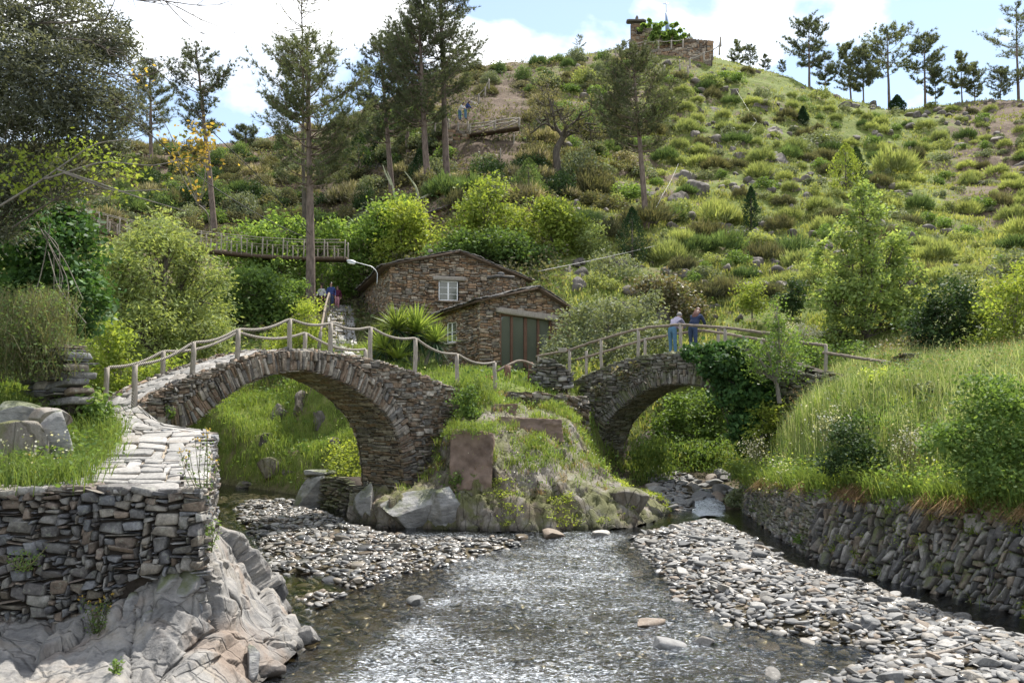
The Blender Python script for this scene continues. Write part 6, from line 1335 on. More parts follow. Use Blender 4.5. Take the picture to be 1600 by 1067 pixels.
# bare larch behind the large pine
lr = thing('larch_tree', 'bare topped larch rising behind the large dark pine', 'tree', P(478, 470, 60)); A = Acc(); LC = []
tr = np.stack([P(478, 470, 60), P(474, 250, 60), P(473, 80, 60), P(470, -40, 60)]); A.add(*tube(resample(tr, 20), np.linspace(.2, .02, 20), 7, False))
for k in range(46):
    u = tw_.uniform(.70, 1.0); p = P(474 - 4 * u, 470 - 510 * u, 60); a = tw_.uniform(0, 6.28); L = 3.0 * (1.15 - u) * 2.2 * tw_.uniform(.5, 1.1) + .3; e = p + np.array([math.cos(a) * L, math.sin(a) * L, L * .35]); b = smooth_poly([p, (p + e) / 2 - np.array([0, 0, .15 * L]), e], 8, 1)
    A.add(*tube(b, np.linspace(.035, .012, 8), 4, False)); LC.append(b[2:])
part_acc('trunk', lr, A, M['bark_dark']); LC = np.concatenate(LC); LC = (LC[:, None] + tw_.normal(0, .12, (len(LC), 3, 3))).reshape(-1, 3); part('crown', lr, *leaves(LC, .15, tw_, .5), M['heath_dull'])
# pale dead tree by the mid pines
dd = thing('dead_tree', 'fallen pale lichened dead tree behind the yellow bush, near the hidden house', 'tree', P(655, 330, 66)); A = Acc()
for pts_ in [[(640,318),(668,305),(672,298)],[(655,312),(650,292),(640,278),(632,268)],[(660,310),(685,296),(690,285)],[(612,290),(602,270),(598,258)],[(618,312),(612,285),(605,268)]]:
    A.add(*tube(smooth_poly([P(*p, 65.5) for p in pts_], 12, 1), np.linspace(.11, .03, 12), 5, False))
part_acc('trunk', dd, A, simple_mat('lichened_wood', (.36, .37, .24), .9, .1, 8, .3, .5))

# cypresses and conical shrubs on the hill
def cone(label, px, pyb, pyt, r_px, D, mat='cypress', n=2600, lf=.16, seed=0):
    rng = np.random.default_rng(seed + 500); g = P(px, pyb, D); h = (pyb - pyt) * D / F_PX; r = r_px * D / F_PX; t = rng.random(n) ** .8; a = rng.uniform(0, 6.283, n); prof = np.minimum(1, (1 - t) * 1.9) ** .7 * np.minimum(1, .55 + t * 2.2)
    rad = r * prof * rng.uniform(.55, 1.05, n) * (1 + .2 * np.sin(a * 3 + t * 9)); Cc = g + np.stack([rad * np.cos(a), rad * np.sin(a), t * h], -1); o = np.stack([np.cos(a), np.sin(a), a * 0 + 1.6], -1)
    th = thing('cypress_tree', label, 'cypress', g); part('trunk', th, *tube([g - np.array([0, 0, .3]), g + np.array([0, 0, h * .9])], [.1, .03], 6), M['bark_dark']); V, F = leaves(Cc, lf, rng, .4, o * 1.2, .2); part('crown', th, V, F, M[mat]); return th
for i, (px, pb, pt_, r, l, m_) in enumerate([(1174,358,290,13,'dark narrow cypress on the sunny slope right of the mid slope pine','cypress'),(988,418,322,23,'broad dark cypress at the foot of the mid slope pine','cypress'),(826,310,246,24,'blue green conical tree left of the gnarled oak','heath_green'),(655,292,232,16,'narrow dark conifer hugging the tall pine trunk','cypress'),(560,280,205,26,'dark conifer behind the slim pine trunk','dark'),(1322,300,222,26,'pale yellow green conical shrub on the right slope','lime'),(1338,290,228,16,'dark conical shrub behind the pale conical one','dark'),(1402,178,148,12,'small round dark bush on the right skyline','cypress'),(1255,195,166,8,'tiny dark conifer high on the right slope','cypress')]):
    g = ground(px, pb, 50 if pb < 400 else 44) if pb > 180 else P(px, pb, 113); cone(l, px, pb, pt_, r, g[1], m_, 2400, .17 * max(.8, g[1] / 70), i)
# ------------------------------------------------------------------ shrubs, grasses, flowers
rp = np.random.default_rng(909)
def shrub_tuft(n, seed, lw=.05, ll=.34):
    r = np.random.default_rng(seed); a = r.uniform(0, 6.283, n); e = np.arccos(r.uniform(.05, 1, n)); rad = r.uniform(.35, 1, n) ** .5 * (1 + .18 * np.sin(a * 3 + seed) + .12 * np.sin(a * 5))
    d = np.stack([np.sin(e) * np.cos(a), np.sin(e) * np.sin(a), np.cos(e) * .85], -1); c = d * rad[:, None]; o = unit(d * .8 + np.array([0, 0, .9]) + r.normal(0, .35, (n, 3)))
    l = ll * r.uniform(.6, 1.25, n); s = unit(np.cross(o, r.normal(0, 1, (n, 3)))) * (lw / 2)
    V = np.stack([c - s, c + s, c + o * l[:, None]], 1).reshape(-1, 3) * np.array([1, 1, 1]); return V, np.arange(n * 3).reshape(n, 3)
def shrub_leafy(n, seed, lf=.13, lobes=9):
    r = np.random.default_rng(seed); d = unit(r.normal(0, 1, (lobes, 3))); d[:, 2] = np.abs(d[:, 2]) * .9; k = r.integers(0, lobes, n); rr_ = r.uniform(.28, .5, lobes)
    u = unit(r.normal(0, 1, (n, 3))); c = d[k] * .62 + u * (rr_[k] * r.uniform(.4, 1.05, n) ** .5)[:, None]; c[:, 2] = np.abs(c[:, 2]); return leaves(c, lf, r, .6, u * .6, .5)
def lib(kind_, mats, n, **kw):
    out = []
    for i, m in enumerate(mats):
        V, F = (shrub_tuft if kind_ == 't' else shrub_leafy)(n, 70 + i * 7 + (0 if kind_ == 't' else 3), **kw); out.append(mesh('shrub', V, F, M[m]))
    return out
LIB_R = lib('t', ['heath', 'heath', 'heath_green', 'heath', 'heath_dull'], 1500, lw=.06, ll=.42) + lib('l', ['heath', 'mid', 'greygreen'], 1100)
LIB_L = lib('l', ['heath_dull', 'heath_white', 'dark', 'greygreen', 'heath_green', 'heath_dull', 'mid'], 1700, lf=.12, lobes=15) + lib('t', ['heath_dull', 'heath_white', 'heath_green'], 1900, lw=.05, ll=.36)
def shrub(lib_, px, py, r_px, label, group, squash=.8, k=None, name='heath_shrub', cat='shrub', dmin=44):
    g = ground(px, py, dmin); r = r_px * g[1] / F_PX; o = link(name, lib_[rp.integers(0, len(lib_)) if k is None else k], None, g - np.array([0, 0, r * .12]))
    o.scale = (r * rp.uniform(.9, 1.2), r * rp.uniform(.9, 1.2), r * squash * rp.uniform(.8, 1.25)); o.rotation_euler = (rp.normal(0, .08), rp.normal(0, .08), rp.uniform(0, 6.28)); return tag(o, label, cat, group)
sky_px = [(-100, 235), (200, 222), (330, 240), (450, 215), (600, 165), (700, 112), (850, 98), (960, 84), (1120, 100), (1200, 118), (1280, 152), (1345, 176), (1500, 170), (1700, 172)]
SKX, SKY = zip(*sky_px)
def scatter_px(n, x0, x1, lowf, mind):
    got = []; tries = 0
    while len(got) < n and tries < n * 60:
        tries += 1; px = rp.uniform(x0, x1); top = np.interp(px, SKX, SKY) + 4; low = lowf(px)
        if low <= top: continue
        py = top + (low - top) * rp.random() ** 1.1; m = mind * (.45 + .75 * (py - top) / 330)
        if 690 < px < 830 and 150 < py < 262 or 970 < px < 1110 and py < 100: continue
        if all((px - a) ** 2 + ((py - b) * 1.6) ** 2 > m * m for a, b in got): got.append((px, py))
    return got
for px, py in scatter_px(292, 1030, 1690, lambda x: np.interp(x, [1030, 1100, 1250, 1400, 1640], [400, 470, 480, 460, 430]), 26):
    t = (py - np.interp(px, SKX, SKY)) / 300
    shrub(LIB_R, px, py, rp.uniform(13, 24) * (.55 + .75 * min(1, max(0, t))), 'rounded green heath shrub dotted over the sunny right slope', 'heath shrubs on the sunny right slope', .95)
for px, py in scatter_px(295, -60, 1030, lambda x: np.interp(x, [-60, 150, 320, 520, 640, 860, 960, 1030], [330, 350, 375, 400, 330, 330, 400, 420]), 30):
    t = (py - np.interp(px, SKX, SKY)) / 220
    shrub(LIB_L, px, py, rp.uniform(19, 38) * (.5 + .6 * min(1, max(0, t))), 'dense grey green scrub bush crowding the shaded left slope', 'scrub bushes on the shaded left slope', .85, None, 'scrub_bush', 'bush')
LIB_T = lib('l', ['dark', 'heath_green', 'heath_dull', 'greygreen'], 3000, lf=.10, lobes=22)
for px, py in scatter_px(120, -40, 940, lambda x: np.interp(x, [-60, 150, 320, 520, 640, 860, 960, 1030], [320, 330, 350, 380, 320, 310, 330, 380]), 38):
    shrub(LIB_T, px, py, rp.uniform(20, 36) * (.55 + .5 * min(1, max(0, (py - np.interp(px, SKX, SKY)) / 200))), 'tall dark scrub tree standing above the bushes of the left slope', 'scrub trees on the left slope', 1.5, None, 'scrub_tree', 'tree')
for px, py in scatter_px(36, 900, 1640, lambda x: np.interp(x, [900, 1100, 1250, 1400, 1640], [360, 440, 460, 430, 400]), 60):
    shrub(LIB_R[5:], px, py, rp.uniform(16, 30) * (.6 + .4 * min(1, max(0, (py - np.interp(px, SKX, SKY)) / 250))), 'taller leafy bush among the heath shrubs of the right slope', 'leafy bushes on the right slope', 1.25, None, 'leafy_bush', 'bush')
for px, py, r, k, l in [(778, 104, 16, 6, 'blue green rounded bush on the skyline ridge left of the lime one'), (918, 112, 30, 5, 'lime green bush below the skyline left of the chapel'), (858, 118, 30, 7, 'grey green bush high on the ridge path'), (1108, 120, 26, 5, 'bright lime bush right below the chapel retaining wall'), (1135, 116, 20, 6, 'dark bush right of the bright lime one at the chapel'), (1285, 205, 34, 7, 'broad grey green olive bush high on the right slope'), (1250, 215, 22, 7, 'smaller grey green bush left of the olive bush'), (1395, 250, 34, 1, 'brown tinged bush in the middle of the right slope'), (1380, 300, 28, 5, 'yellow green bush below the brown tinged bush'), (1120, 330, 34, 1, 'big olive brown bush under the right slope rocks'), (1455, 160, 16, 5, 'round shrub on the right skyline beside the bushy pine'), (1540, 232, 20, 7, 'grey shrub high on the bare right slope'), (1420, 350, 22, 5, 'shrub behind the crown of the fresh green tree'), (1100, 420, 30, 7, 'pale grey shrub above the leaning couple'), (1190, 300, 20, 7, 'grey shrub close to the narrow dark cypress'), (760, 240, 26, 7, 'silvery bush under the braced footbridge'), (800, 330, 24, 3, 'dark bush right of the hidden upper house'), (930, 330, 26, 7, 'silver grey bush beside the broad cypress'), (915, 300, 20, 6, 'green bush between gnarled oak and broad cypress'), (700, 235, 22, 6, 'leafy bush beneath the stone bank of the hill path'), (940, 430, 30, 5, 'light green bush on the rock behind the chimney')]:
    shrub(LIB_R if k < 8 else LIB_L, px, py + r * .6, r, l, None, .9, k, 'bush', 'bush')

def tuft_field(name, pts, h, wd, lean, mat, per, spread, dirv=None, single=False):
    B = np.repeat(pts, per, 0); B = B + np.concatenate([rp.normal(0, spread, (len(B), 2)), np.zeros((len(B), 1))], 1); hh = np.repeat(np.broadcast_to(h, (len(pts),)), per)
    V, F = blades(B, hh, wd, lean, rp, dirv); return kind(link(name, mesh(name, V, F, M[mat])), 'stuff')
def field(n, pxr, yr, dens=None, power=1.0):
    px = rp.uniform(*pxr, n); y = yr[0] * (yr[1] / yr[0]) ** (rp.random(n) ** power); x = (px - CX) / F_PX * y; z = H(x, y)
    k = np.ones(n, bool) if dens is None else rp.random(n) < dens(px, x, y, z)
    return np.stack([x, y, z - .03], -1)[k]
nz = lambda x, y, s, sd: .5 + .5 * fbm(np.stack([x * s, y * s, x * 0], -1), 3, sd)
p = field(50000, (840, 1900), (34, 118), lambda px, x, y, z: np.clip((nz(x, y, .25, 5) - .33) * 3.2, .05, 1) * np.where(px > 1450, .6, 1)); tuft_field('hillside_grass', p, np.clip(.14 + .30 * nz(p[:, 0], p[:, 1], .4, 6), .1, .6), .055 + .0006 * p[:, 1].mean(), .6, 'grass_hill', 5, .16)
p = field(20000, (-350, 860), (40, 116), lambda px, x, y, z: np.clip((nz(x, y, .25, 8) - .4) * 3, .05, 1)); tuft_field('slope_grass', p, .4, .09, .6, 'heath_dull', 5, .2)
def carpet(name, p, lf, hgt, mat, per, spread, aspect=.6):
    c = np.repeat(p, per, 0) + np.concatenate([rp.normal(0, spread, (len(p) * per, 2)), rp.uniform(0, 1, (len(p) * per, 1)) ** 1.4 * hgt], 1); V, F = leaves(c, lf, rp, aspect, None, .6); return kind(link(name, mesh(name, V, F, M[mat])), 'stuff')
p = field(20000, (-350, 880), (46, 112), lambda px, x, y, z: np.clip((nz(x, y, .18, 18) - .38) * 3, 0, 1)); carpet('scrub_undergrowth', p, .24, .9, 'heath_dull', 7, .4)
p = field(3000, (-100, 880), (46, 112), lambda px, x, y, z: np.clip((nz(x, y, .15, 28) - .45) * 4, 0, 1)); carpet('leafy_undergrowth', p, .26, .8, 'heath_green', 7, .4)
p = field(2200, (880, 1900), (36, 110), lambda px, x, y, z: np.clip((nz(x, y, .3, 38) - .45) * 4, 0, 1)); carpet('slope_undergrowth', p, .2, .4, 'heath', 6, .3)
# green bank beyond the larger arch and around the house
def inpoly(n, poly, hf=None, edge=.25):
    poly = np.array(poly, float); x0, y0 = poly.min(0); x1, y1 = poly.max(0); c = np.stack([rp.uniform(x0, x1, n * 3), rp.uniform(y0, y1, n * 3)], -1); c = c[sdf(c[:, 0], c[:, 1], poly) < rp.normal(0, edge, len(c))][:n]
    z = H(c[:, 0], c[:, 1]) if hf is None else hf(c); return np.concatenate([c, z[:, None] - .02], 1)
BANK = [(-17, 36), (-10, 33.3), (-7.6, 31.6), (-5.0, 30.8), (-3.6, 30), (-3.0, 34), (-4, 40), (-8, 43), (-20, 46)]
p = inpoly(5200, BANK); p = p[p[:, 2] > .1]; tuft_field('bank_grass', p, np.clip(.16 + .42 * nz(p[:, 0], p[:, 1], .7, 3), .1, .7), .022, .8, 'grass', 6, .1)
p = inpoly(900, BANK); p = p[p[:, 2] > .15]; carpet('bank_herbs', p, .12, .35, 'mid', 8, .18)
p = inpoly(260, BANK); p = p[p[:, 2] > .3]; carpet('bank_flowers', p, .05, .5, 'white_fl', 4, .2, .9)
p = field(9000, (60, 1300), (31, 50), lambda px, x, y, z: (sdf(x, y, np.array(STAIR[:, :2].tolist() + (STAIR[::-1, :2] + .01).tolist())) > .9) * np.clip((nz(x, y, .5, 15) - .3) * 3, .1, 1) * (z > .6)); tuft_field('meadow_grass', p, .38, .03, .7, 'grass', 6, .14)
p = field(1600, (60, 1300), (31, 52), lambda px, x, y, z: (nz(x, y, .5, 25) > .5) * (z > .9) * (sdf(x, y, np.array(STAIR[:, :2].tolist() + (STAIR[::-1, :2] + .01).tolist())) > 1.2)); carpet('meadow_herbs', p, .15, .5, 'mid', 7, .25)
# right bank: tall seeding grass, dead tufts over the wall, flowers
RB = np.array([(6.95, 19.8), (7.75, 17.3), (8.8, 14.7), (10.1, 10), (14, 9), (22, 16), (17, 29), (9.5, 30.5), (7.4, 28.5), (6.95, 24)])
p = inpoly(9000, RB, None, .12); tuft_field('tall_bank_grass', p, np.clip(.35 + .65 * nz(p[:, 0], p[:, 1], .5, 33), .25, .95), .014, .55, 'grass_pale', 5, .09)
p = inpoly(5200, RB, None, .12); tuft_field('green_bank_grass', p, np.clip(.22 + .40 * nz(p[:, 0], p[:, 1], .6, 34), .2, .7), .018, .8, 'grass', 5, .09)
p = inpoly(3400, RB, None, .1); p = p[nz(p[:, 0], p[:, 1], .8, 35) > .47]; carpet('bank_weeds', p, .08, .6, 'mid', 12, .18); p = inpoly(900, RB, None, .1); p = p[nz(p[:, 0], p[:, 1], .9, 36) > .52]; carpet('bank_seed_heads', p + np.array([0, 0, .45]), .045, .45, 'grass_dead', 14, .2, .5); p = inpoly(500, RB, None, .1); carpet('bank_small_flowers', p + np.array([0, 0, .2]), .035, .6, 'white_fl', 5, .25, .9)
LIB_B = lib('l', ['mid', 'dark', 'lime', 'greygreen', 'mid'], 900, lf=.17, lobes=12)
c = inpoly(60, RB, None, .02)
for q in c:
    if q[1] > 28.5: continue
    r = rp.uniform(.28, .62); o = link('weed_bush', LIB_B[rp.integers(0, 5)], None, q); o.scale = (r * 1.2, r * 1.2, r * rp.uniform(.8, 1.3)); o.rotation_euler = (0, 0, rp.uniform(0, 6)); tag(o, 'small leafy weed bush among the tall grass of the right bank', 'bush', 'weed bushes on the right bank')
def along(pl, n, z, back=0.):
    t = rp.random(n); q = resample(np.array(pl, float), 200); i = (t * 199).astype(int); return np.stack([q[i, 0] + rp.normal(back, .16, n), q[i, 1] + rp.normal(0, .1, n), np.interp(t, np.linspace(0, 1, len(z)), z) + rp.normal(0, .06, n)], -1)
WTOP = [(7.35, 28.5), (7.25, 27.2), (7.1, 23), (7.05, 20.2), (7.2, 19.5), (8.0, 17.3), (9.0, 14.8), (10.1, 9.8)]; ZT = [.95, 1.0, 1.25, 1.5, 1.6, 1.68, 1.75, 1.8]
p = along(WTOP, 520, ZT); k = nz(p[:, 0], p[:, 1], .9, 55) > .56; p = p[k]; tuft_field('dead_hanging_grass', p, .55, .014, .5, 'grass_dead', 16, .07, np.array([-.75, -.35, -1.05]))
p = along(WTOP, 900, ZT); tuft_field('wall_top_grass', p, .6, .016, .7, 'grass', 9, .1, np.array([-.35, -.15, -.2]))
p = along(WTOP, 560, ZT, .1); carpet('wall_top_weeds', p + np.array([0, 0, -.15]), .085, .85, 'mid', 16, .24); p = along(WTOP, 260, ZT, .2); carpet('wall_top_herbs', p, .07, .8, 'lime', 12, .22)
for i, (px, py, D, r) in enumerate([(1232, 742, 22.5, 26), (1180, 700, 25.5, 18), (1420, 690, 18, 22), (1300, 660, 21, 26)]):
    c = P(px, py, D); n = 260; q = c + rp.normal(0, r * D / F_PX * .6, (n, 3)); V, F = leaves(q, .05, rp, .9); A = Acc(); A.add(V, F)
    t = thing('flowering_plant', ['white flowered plant hanging over the low right wall', 'small white flowered clump left of the hanging one', 'loose white flower clump left of the big bramble', 'pale flower clump at the top of the grassy bank'][i], 'plant', c - np.array([0, 0, .3]))
    part('blossom', t, V, F, M['white_fl']); V, F = blades(np.repeat(c[None] - np.array([0, 0, .35]), 90, 0) + rp.normal(0, .14, (90, 3)), .5, .012, .8, rp); part('foliage', t, V, F, M['stem'])
# tufts in the joints of the right wall
q = []
for _ in range(75):
    u = rp.random(); b = np.array([np.interp(u, np.linspace(0, 1, 5), [6.72, 7.55, 8.55, 9.1, 9.7]), np.interp(u, np.linspace(0, 1, 5), [19.4, 17.2, 14.7, 12.3, 9.5]), -.35]); v = rp.uniform(.4, 1.9); q.append(b + np.array([.35 * v * .45 + -.06, .12 * v * .3, v]))
q = np.array(q); carpet('wall_ferns', q, .06, .22, 'lime', 16, .07, .4); tuft_field('joint_grass', q[::2], .28, .012, .9, 'grass', 14, .05, np.array([-.5, -.3, -.3]))
# left verge
LV = [(-9.5, 11.9), (-6.3, 11.8), (-6.7, 13.5), (-7.6, 15.2), (-8.5, 17.6), (-9.4, 20), (-13, 20), (-13, 12)]
hf = lambda c: np.maximum(H(c[:, 0], c[:, 1]), 2.35 + (c[:, 1] - 11.6) * .10)
p = inpoly(1500, LV, hf, .05); tuft_field('verge_grass', p, .34, .014, .9, 'grass', 9, .08)
p = inpoly(420, LV, hf, .05); carpet('verge_herbs', p, .09, .35, 'mid', 12, .14)
ST = [(-6.7, 11.6), (-5.5, 11.6), (-6.3, 14), (-7.55, 17), (-8.8, 17), (-7.8, 14)]; hf2 = lambda c: 2.42 + (c[:, 1] - 11.6) * .105
p = inpoly(420, ST, hf2, .08); tuft_field('path_edge_grass', p, np.clip(.12 + .6 * nz(p[:, 0], p[:, 1], 1.1, 14), .12, .6), .014, 1.0, 'grass', 12, .1)
p = inpoly(160, ST, hf2, .05); carpet('path_edge_weeds', p, .08, .4, 'mid', 14, .13); p = inpoly(26, ST, hf2, .05); carpet('path_edge_flowers', p, .035, .45, 'yellow_fl', 3, .1, .9)
p = np.array([P(rp.uniform(95, 165), rp.uniform(625, 690), 16) for _ in range(130)]); carpet('path_edge_herbs', p - np.array([0, 0, .15]), .1, .4, 'mid', 14, .13)
p = np.array([P(rp.uniform(-20, 95), rp.uniform(470, 600), D) for D in rp.uniform(15, 16.5, 260)]); tuft_field('overhanging_grass', p, .38, .012, 1.3, 'heath_dull', 12, .2); carpet('overhanging_herbs', p, .07, .35, 'heath_green', 24, .22, .4)
p = np.array([P(rp.uniform(0, 110), rp.uniform(690, 750), 12.3) for _ in range(26)]); carpet('verge_flowers', p, .035, .25, 'white_fl', 4, .06, .9)
# grass and moss on the spit
g = CLIFF_G.reshape(-1, 3); nn = CLIFF_N.reshape(-1, 3); nn = nn * np.sign(nn[:, 1:2] * -1 + 1e-9); pxg = CX + F_PX * g[:, 0] / g[:, 1]; pyg = 605 - (g[:, 2] - CZ) / g[:, 1] * F_PX
up = np.abs(nn[:, 2]); w_ = np.clip(up - .35, 0, 1) * np.clip((nz(g[:, 0] + g[:, 2], g[:, 1], 1.2, 66) - .36) * 4, 0, 1) * (g[:, 2] > .75) * np.where((pyg < 735) , 1.6, .22)
k = rp.choice(len(g), 1500, p=w_ / w_.sum()); tuft_field('spit_grass', g[k] + rp.normal(0, .05, (1500, 3)), .30, .018, .9, 'grass', 9, .07)
k = rp.choice(len(g), 320, p=w_ / w_.sum()); carpet('spit_herbs', g[k], .09, .3, 'mid', 12, .13)
k = rp.choice(len(g), 160, p=w_ / w_.sum()); carpet('spit_flowers', g[k], .045, .35, 'white_fl', 5, .14, .9)
w2 = (g[:, 2] < 1.3) * (g[:, 2] > .1) * np.clip((nz(g[:, 0] * 1.5, g[:, 2] * 1.5, 1, 88) - .5) * 5, 0, 1) * (pxg > 760); k = rp.choice(len(g), 500, p=w2 / w2.sum()); carpet('spit_moss', g[k] - nn[k] * .01, .05, .07, 'lime', 14, .07, .8)
k = rp.choice(len(g), 260, p=w_ / w_.sum()); tuft_field('spit_dead_grass', g[k], .35, .014, 1.2, 'grass_dead', 10, .06, np.array([0, -.4, -.5]))
p = np.array([P(rp.uniform(705, 770), rp.uniform(598, 660), D) for D in rp.uniform(28.3, 29.5, 150)]); tuft_field('ledge_grass', p, .35, .018, .9, 'grass', 12, .1); carpet('ledge_herbs', p[::2], .09, .3, 'mid', 12, .15)
p = np.array([P(rp.uniform(985, 1045), rp.uniform(690, 775), D) for D in rp.uniform(31, 34, 240)]); tuft_field('arch_bank_grass', p, .5, .022, .8, 'grass', 10, .14, np.array([.0, -.3, -.3])); carpet('arch_bank_herbs', p[::2], .13, .4, 'mid', 12, .2)
p = np.array([P(rp.uniform(1040, 1165), rp.uniform(690, 740), D) for D in rp.uniform(32.5, 35, 150)]); tuft_field('streamside_grass', p[::3], .4, .022, .9, 'grass', 8, .14, np.array([.0, -.3, -.2])); carpet('streamside_herbs', p, .12, .4, 'mid', 14, .2)
p = np.array([P(rp.uniform(515, 565), rp.uniform(700, 765), D) for D in rp.uniform(28.6, 30, 90)]); carpet('pier_foot_herbs', p, .10, .4, 'lime', 14, .15)

p = np.array([P(rp.uniform(698, 776), rp.uniform(664, 680), D) for D in rp.uniform(24.7, 25.6, 90)]); tuft_field('mud_wall_grass', p, .3, .014, 1.0, 'grass', 8, .07, np.array([0, -.25, -.3])); carpet('mud_wall_herbs', p[::2] + np.array([0, 0, -.1]), .07, .25, 'mid', 12, .12)
# weeds at the wall corner and in the joints
def weed(label, px, py, D, hpx, n, fl, spread=.1, lean=.25, lf=.045):
    b = P(px, py, D); h = hpx * D / F_PX; t = thing('weed', label, 'plant', b); A = Acc(); tip = []; lc = []
    for _ in range(n):
        o = np.append(rp.normal(0, spread, 2), 0); e = b + o + np.array([rp.normal(0, lean * h * .5), rp.normal(0, lean * h * .5), h * rp.uniform(.55, 1.0)]); q = smooth_poly([b + o * .4, (b + o + e) / 2, e], 9, 1); A.add(*tube(q, np.linspace(.007, .003, 9), 4, False)); tip.append(e); lc += [q[i] + rp.normal(0, .03, 3) for i in range(1, 8) for _ in range(4)]
    part_acc('stem', t, A, M['stem']); part('foliage', t, *leaves(np.array(lc), lf, rp, .45), M['mid'])
    if fl: part('blossom', t, *leaves(np.repeat(np.array(tip), 5, 0) + rp.normal(0, .02, (len(tip) * 5, 3)), .035, rp, .9), M[fl])
weed('tall thin weed with yellow flower heads at the terrace wall corner', 322, 790, 11.75, 120, 11, 'yellow_fl', .07, .3)
weed('pale green weed tuft at the foot of the terrace wall corner', 326, 862, 11.9, 60, 12, None, .06, .35)
weed('slender yellow flowered weed in the lower terrace wall', 148, 995, 11.2, 62, 9, 'yellow_fl', .05, .4)
weed('small trailing weed in the middle of the terrace wall', 35, 890, 11.3, 40, 7, None, .1, .7)
weed('tiny weed in a crack of the pale bedrock', 182, 1050, 10.3, 22, 5, None, .02, .5)
weed('green weed growing out of the left bridge ring near the path', 265, 655, 20.6, 28, 9, None, .06, .6, .08)
weed('weedy tuft at the base of the mud rendered wall', 708, 770, 24.6, 45, 14, None, .1, .5, .09)

# yuccas
def yucca(label, px, py, D, heads):
    b = P(px, py, D); t = thing('yucca_plant', label, 'plant', b); T_ = Acc(); La, Lb = [], []
    for hx, hy, r, n in heads:
        c = P(hx, hy, D + rp.uniform(-.3, .3)); T_.add(*tube(smooth_poly([b - np.array([0, 0, .3]), (b + c) / 2, c], 6, 1), .09, 7, False)); L = r * D / F_PX
        for (arr, cnt, e0, e1, l) in ((La, n, .1, 1.4, L), (Lb, n // 2, -1.1, .15, L * .85)):
            a = rp.uniform(0, 6.283, cnt); e = rp.uniform(e0, e1, cnt); d = np.stack([np.cos(e) * np.cos(a), np.cos(e) * np.sin(a), np.sin(e)], -1); s = unit(np.cross(d, np.array([0, 0, 1.]) + rp.normal(0, .2, (cnt, 3)))) * .032; ll = (l * rp.uniform(.75, 1.1, cnt))[:, None]; dr = np.array([0, 0, -1.]) * ll * .13
            arr.append(np.stack([c - s * .6 + d * 0, c + s * .6, c + d * ll * .5 + s, c + d * ll * .5 - s, c + d * ll + dr], 1).reshape(-1, 3))
    part_acc('trunk', t, T_, M['bark_grey'])
    for nm, arr, m in (('leaf_rosette', La, 'yucca'), ('lower_leaves', Lb, 'yucca_dark')):
        V = np.concatenate(arr); q = np.arange(len(V) // 5)[:, None] * 5; part(nm, t, V, [q + np.array([[0, 1, 2, 3]]), q + np.array([[3, 2, 4]])], M[mat] if False else M[m])
yucca('bright yucca with several leaf rosettes in front of the house side', 655, 585, 38, [(650, 520, 58, 240), (620, 515, 50, 160), (680, 535, 44, 130)])
yucca('darker low yucca left of the bright one by the stair', 605, 578, 37.5, [(600, 545, 48, 130), (622, 560, 44, 130), (580, 560, 38, 90)])
# ------------------------------------------------------------------ people
def skin_mesh(name, J, E, mat, root, sub=2):
    """J: joint -> (xyz, rx, ry); E: bone list. Returns a plain mesh grown with the skin modifier."""
    ks = list(J); ix = {k: i for i, k in enumerate(ks)}; me = bpy.data.meshes.new(name); me.from_pydata([J[k][0] for k in ks], [(ix[a], ix[b]) for a, b in E], [])
    o = bpy.data.objects.new(name, me); C.objects.link(o); o.modifiers.new('skin', 'SKIN'); sv = me.skin_vertices[0].data
    for k in ks: sv[ix[k]].radius = J[k][1:3]; sv[ix[k]].use_root = (k == root)
    s = o.modifiers.new('sub', 'SUBSURF'); s.levels = sub; s.render_levels = sub
    dg = bpy.context.evaluated_depsgraph_get(); ev = o.evaluated_get(dg); nm = bpy.data.meshes.new_from_object(ev); bpy.data.objects.remove(o); nm.name = name; nm.materials.clear(); nm.materials.append(M[mat])
    nm.polygons.foreach_set('use_smooth', np.ones(len(nm.polygons), bool)); return nm
